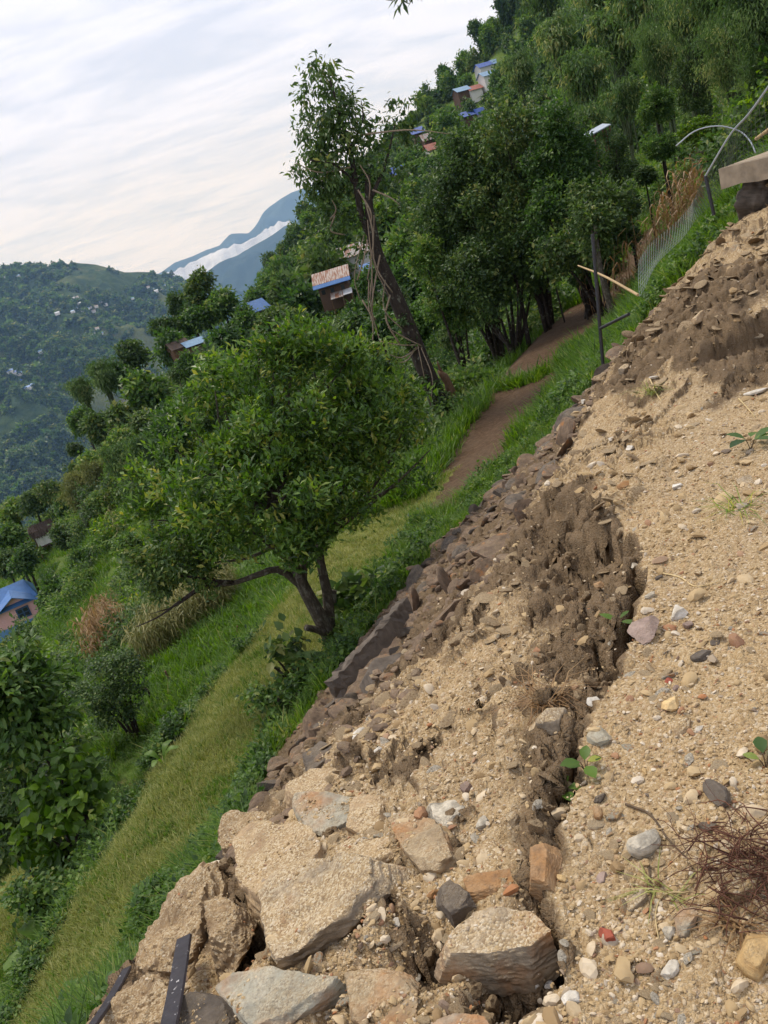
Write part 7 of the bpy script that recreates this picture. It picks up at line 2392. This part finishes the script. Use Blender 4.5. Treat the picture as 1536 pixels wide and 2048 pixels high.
house('house with a pale grey tin roof half hidden right of the rusty roof', 712, 508, 84, 4.6, 4.0, 2.4, 1.2, R(-8), 'white_wall', 'grey_roof', k=.75)
house('tiny blue-roofed shed seen past the trunk of the tall dark tree', 742, 537, 74, 1.6, 1.8, 1.6, .4, R(-5), 'white_wall', 'blue_roof', .15, 'shed', 'shed')
house('brown house with a long blue tin roof left of the dark trees', 518, 618, 88, 3.4, 4.2, 2.2, 1.4, R(30), 'wood_wall', 'blue_roof', .5, k=.6)
house('low house with a pale blue tin roof among the left trees', 392, 688, 74, 2.6, 2.8, 1.6, .6, R(28), 'wood_wall', 'pale_blue', .3, k=.62)
house('brown tumbledown thatched shed left of the pale blue roof', 362, 694, 74, 1.5, 1.8, 1.2, .5, R(28), 'dead_wood', 'thatch', .2, 'shed', 'shed')
# tilted sheet on posts in front of the woods
sp_ = P_y(1200, 264, 36)
ss = thing('sheet_roof', 'tilted pale sheet on thin posts standing in front of the bamboo', 'shelter', sp_)
u = P_y(1222, 250, 36.5) - sp_; v_ = P_y(1180, 273, 35.4) - sp_
back_ = Vector((-.12, .6, .12))
vs_ = [v_, u, u + back_, v_ + back_]
link('sheet', MB().add(vs_ + [q + Vector((0, 0, .04)) for q in vs_], [(3, 2, 1, 0), (4, 5, 6, 7), (0, 1, 5, 4), (1, 2, 6, 5), (2, 3, 7, 6), (3, 0, 4, 7)]).mesh('sheet', M['pane']), ss)
for q in (u * .85, u * .5, v_ * .6, u * .85 + back_ * .9):
    link('post', MB().tube([q + Vector((0, 0, -1.6)), q], .035, 6).mesh('post', M['dead_wood']), ss)

# houses up the right-hand hillside
HH = [('deep blue roofed house highest on the hillside, left of the pale one', 972, 126, 285, 5.0, 5, 'deep_blue', 14), ('pale teal roofed house highest on the hillside at the right', 995, 119, 290, 3.6, 4, 'pale_blue', 16), ('long pale blue roof just below the highest houses', 981, 143, 275, 5.4, 5, 'pale_blue', 15),
      ('pale blue roofed house left of the red roof on the hillside', 927, 175, 275, 4.6, 5, 'pale_blue', 14), ('red roofed house on the hillside beside a pale blue roof', 952, 172, 275, 4.6, 5, 'red_roof', 14), ('deep blue roofed house alone in the middle of the hillside', 941, 224, 240, 5.2, 5, 'deep_blue', 12),
      ('small blue roofed shed right of the lone deep blue house', 963, 219, 240, 2.6, 3, 'deep_blue', 12), ('small deep blue roof lowest left on the hillside skyline', 836, 259, 225, 3.2, 4, 'deep_blue', 8), ('small red roof among trees on the hillside', 868, 291, 210, 3.0, 4, 'red_roof', 10),
      ('small bright blue roof low on the hillside behind the tall tree', 800, 338, 190, 2.8, 3, 'deep_blue', 8), ('teal roof half hidden behind the orchard trees', 1056, 266, 90, 2.0, 2.4, 'teal_roof', 12), ('grey roofed hut below the deep blue roof on the hillside', 855, 272, 215, 2.2, 3, 'grey_roof', 8),
      ('small dark roofed house near the top of the hillside', 1112, 14, 230, 3.6, 4, 'grey_roof', 12)]
for k_, (lb, px, py, y, w, d, rf, rz) in enumerate(HH):
    house(lb, px, py + 5, y, w, d, 1.5, 1.4, R(rz), 'wood_wall' if k_ % 2 else 'white_wall', rf, .6, k=.85)

# village across the valley
FARH = [(150, 607), (158, 604), (155, 625), (165, 622), (172, 628), (178, 626), (184, 624), (190, 630), (150, 634), (170, 634), (196, 622), (206, 616), (214, 618), (98, 552), (104, 550), (110, 548), (80, 540), (92, 538), (10, 565), (302, 590), (308, 586), (316, 592),
        (326, 586), (332, 590), (310, 600), (200, 672), (206, 676), (192, 678), (84, 726), (90, 722), (60, 655), (66, 652), (330, 578), (340, 574), (345, 583), (40, 560), (48, 566), (250, 628), (268, 605), (120, 640)]
BLUEF = [(30, 766), (38, 770), (48, 768), (44, 776), (72, 782), (98, 778), (60, 786), (36, 764)]
az, rad, Z = far_grid
def far_hit(px, py):
    a, e = dir_az(px, py)
    zi = np.array([np.interp(a, az, Z[:, j]) for j in range(len(rad))])
    ray_z = EYE + e * rad
    b = np.nonzero(ray_z < zi)[0]
    j = b[0] if len(b) else len(rad) - 13
    r = rad[j]
    return Vector((r * math.sin(math.radians(a)), r * math.cos(math.radians(a)), zi[j]))
def far_house_mesh(roof):
    mb = MB().box((0, 0, 1.0), (9, 6, 5))
    b = len(mb.v)
    mb.v += [(-5, -3.6, 3.3), (5, -3.6, 3.3), (5, 0, 5.6), (-5, 0, 5.6), (-5, 3.6, 3.3), (5, 3.6, 3.3)]
    mb.f += [(b, b + 1, b + 2, b + 3), (b + 3, b + 2, b + 5, b + 4), (b, b + 3, b + 4), (b + 1, b + 5, b + 2)]
    me = mb.mesh('far_house', [M['white_wall'], M[roof]])
    for k in range(6, 10):
        me.polygons[k].material_index = 1
    return me
fm = [far_house_mesh('white_roof'), far_house_mesh('grey_roof'), far_house_mesh('pale_blue')]
fb_ = [far_house_mesh('blue_roof'), far_house_mesh('deep_blue')]
rg = random.Random(6)
for k, (px, py) in enumerate(FARH):
    p = far_hit(px, py)
    o = link('far_house', fm[k % 3], None, p + Vector((0, 0, 6)), (0, 0, rg.uniform(-.5, .5)), (rg.uniform(.55, 1.05),) * 3)
    tag(o, 'tiny pale house in the villages across the valley', 'house', 'pale houses across the valley')
for k, (px, py) in enumerate(BLUEF):
    p = far_hit(px, py)
    o = link('far_house', fb_[k % 2], None, p + Vector((0, 0, 5)), (0, 0, rg.uniform(-.5, .5)), (rg.uniform(.8, 1.2),) * 3)
    tag(o, 'tiny blue-roofed house in the hamlet low across the valley', 'house', 'blue-roofed houses across the valley')
# mast-like trees and villa roofs on the far skyline stay part of the woods

# ------------------------------------------------------------------ air
hz_m = bpy.data.materials.new('haze_air')
hz_m.use_nodes = True
nt_ = hz_m.node_tree
nt_.nodes.clear()
ho = nt_.nodes.new('ShaderNodeOutputMaterial')
hv = nt_.nodes.new('ShaderNodeVolumePrincipled')
hv.inputs['Color'].default_value = (.32, .57, 1.0, 1)
hv.inputs['Absorption Color'].default_value = (1, 1, 1, 1)
hv.inputs['Density'].default_value = 8.6e-5
hv.inputs['Anisotropy'].default_value = 0.0
nt_.links.new(hv.outputs[0], ho.inputs['Volume'])
def haze_box():
    mb = MB().box((0, 7000, 210), (26000, 20000, 2500))
    return kind(link('haze', mb.mesh('haze', hz_m)), 'stuff', 'thin bluish haze filling the valley air')
haze_box()
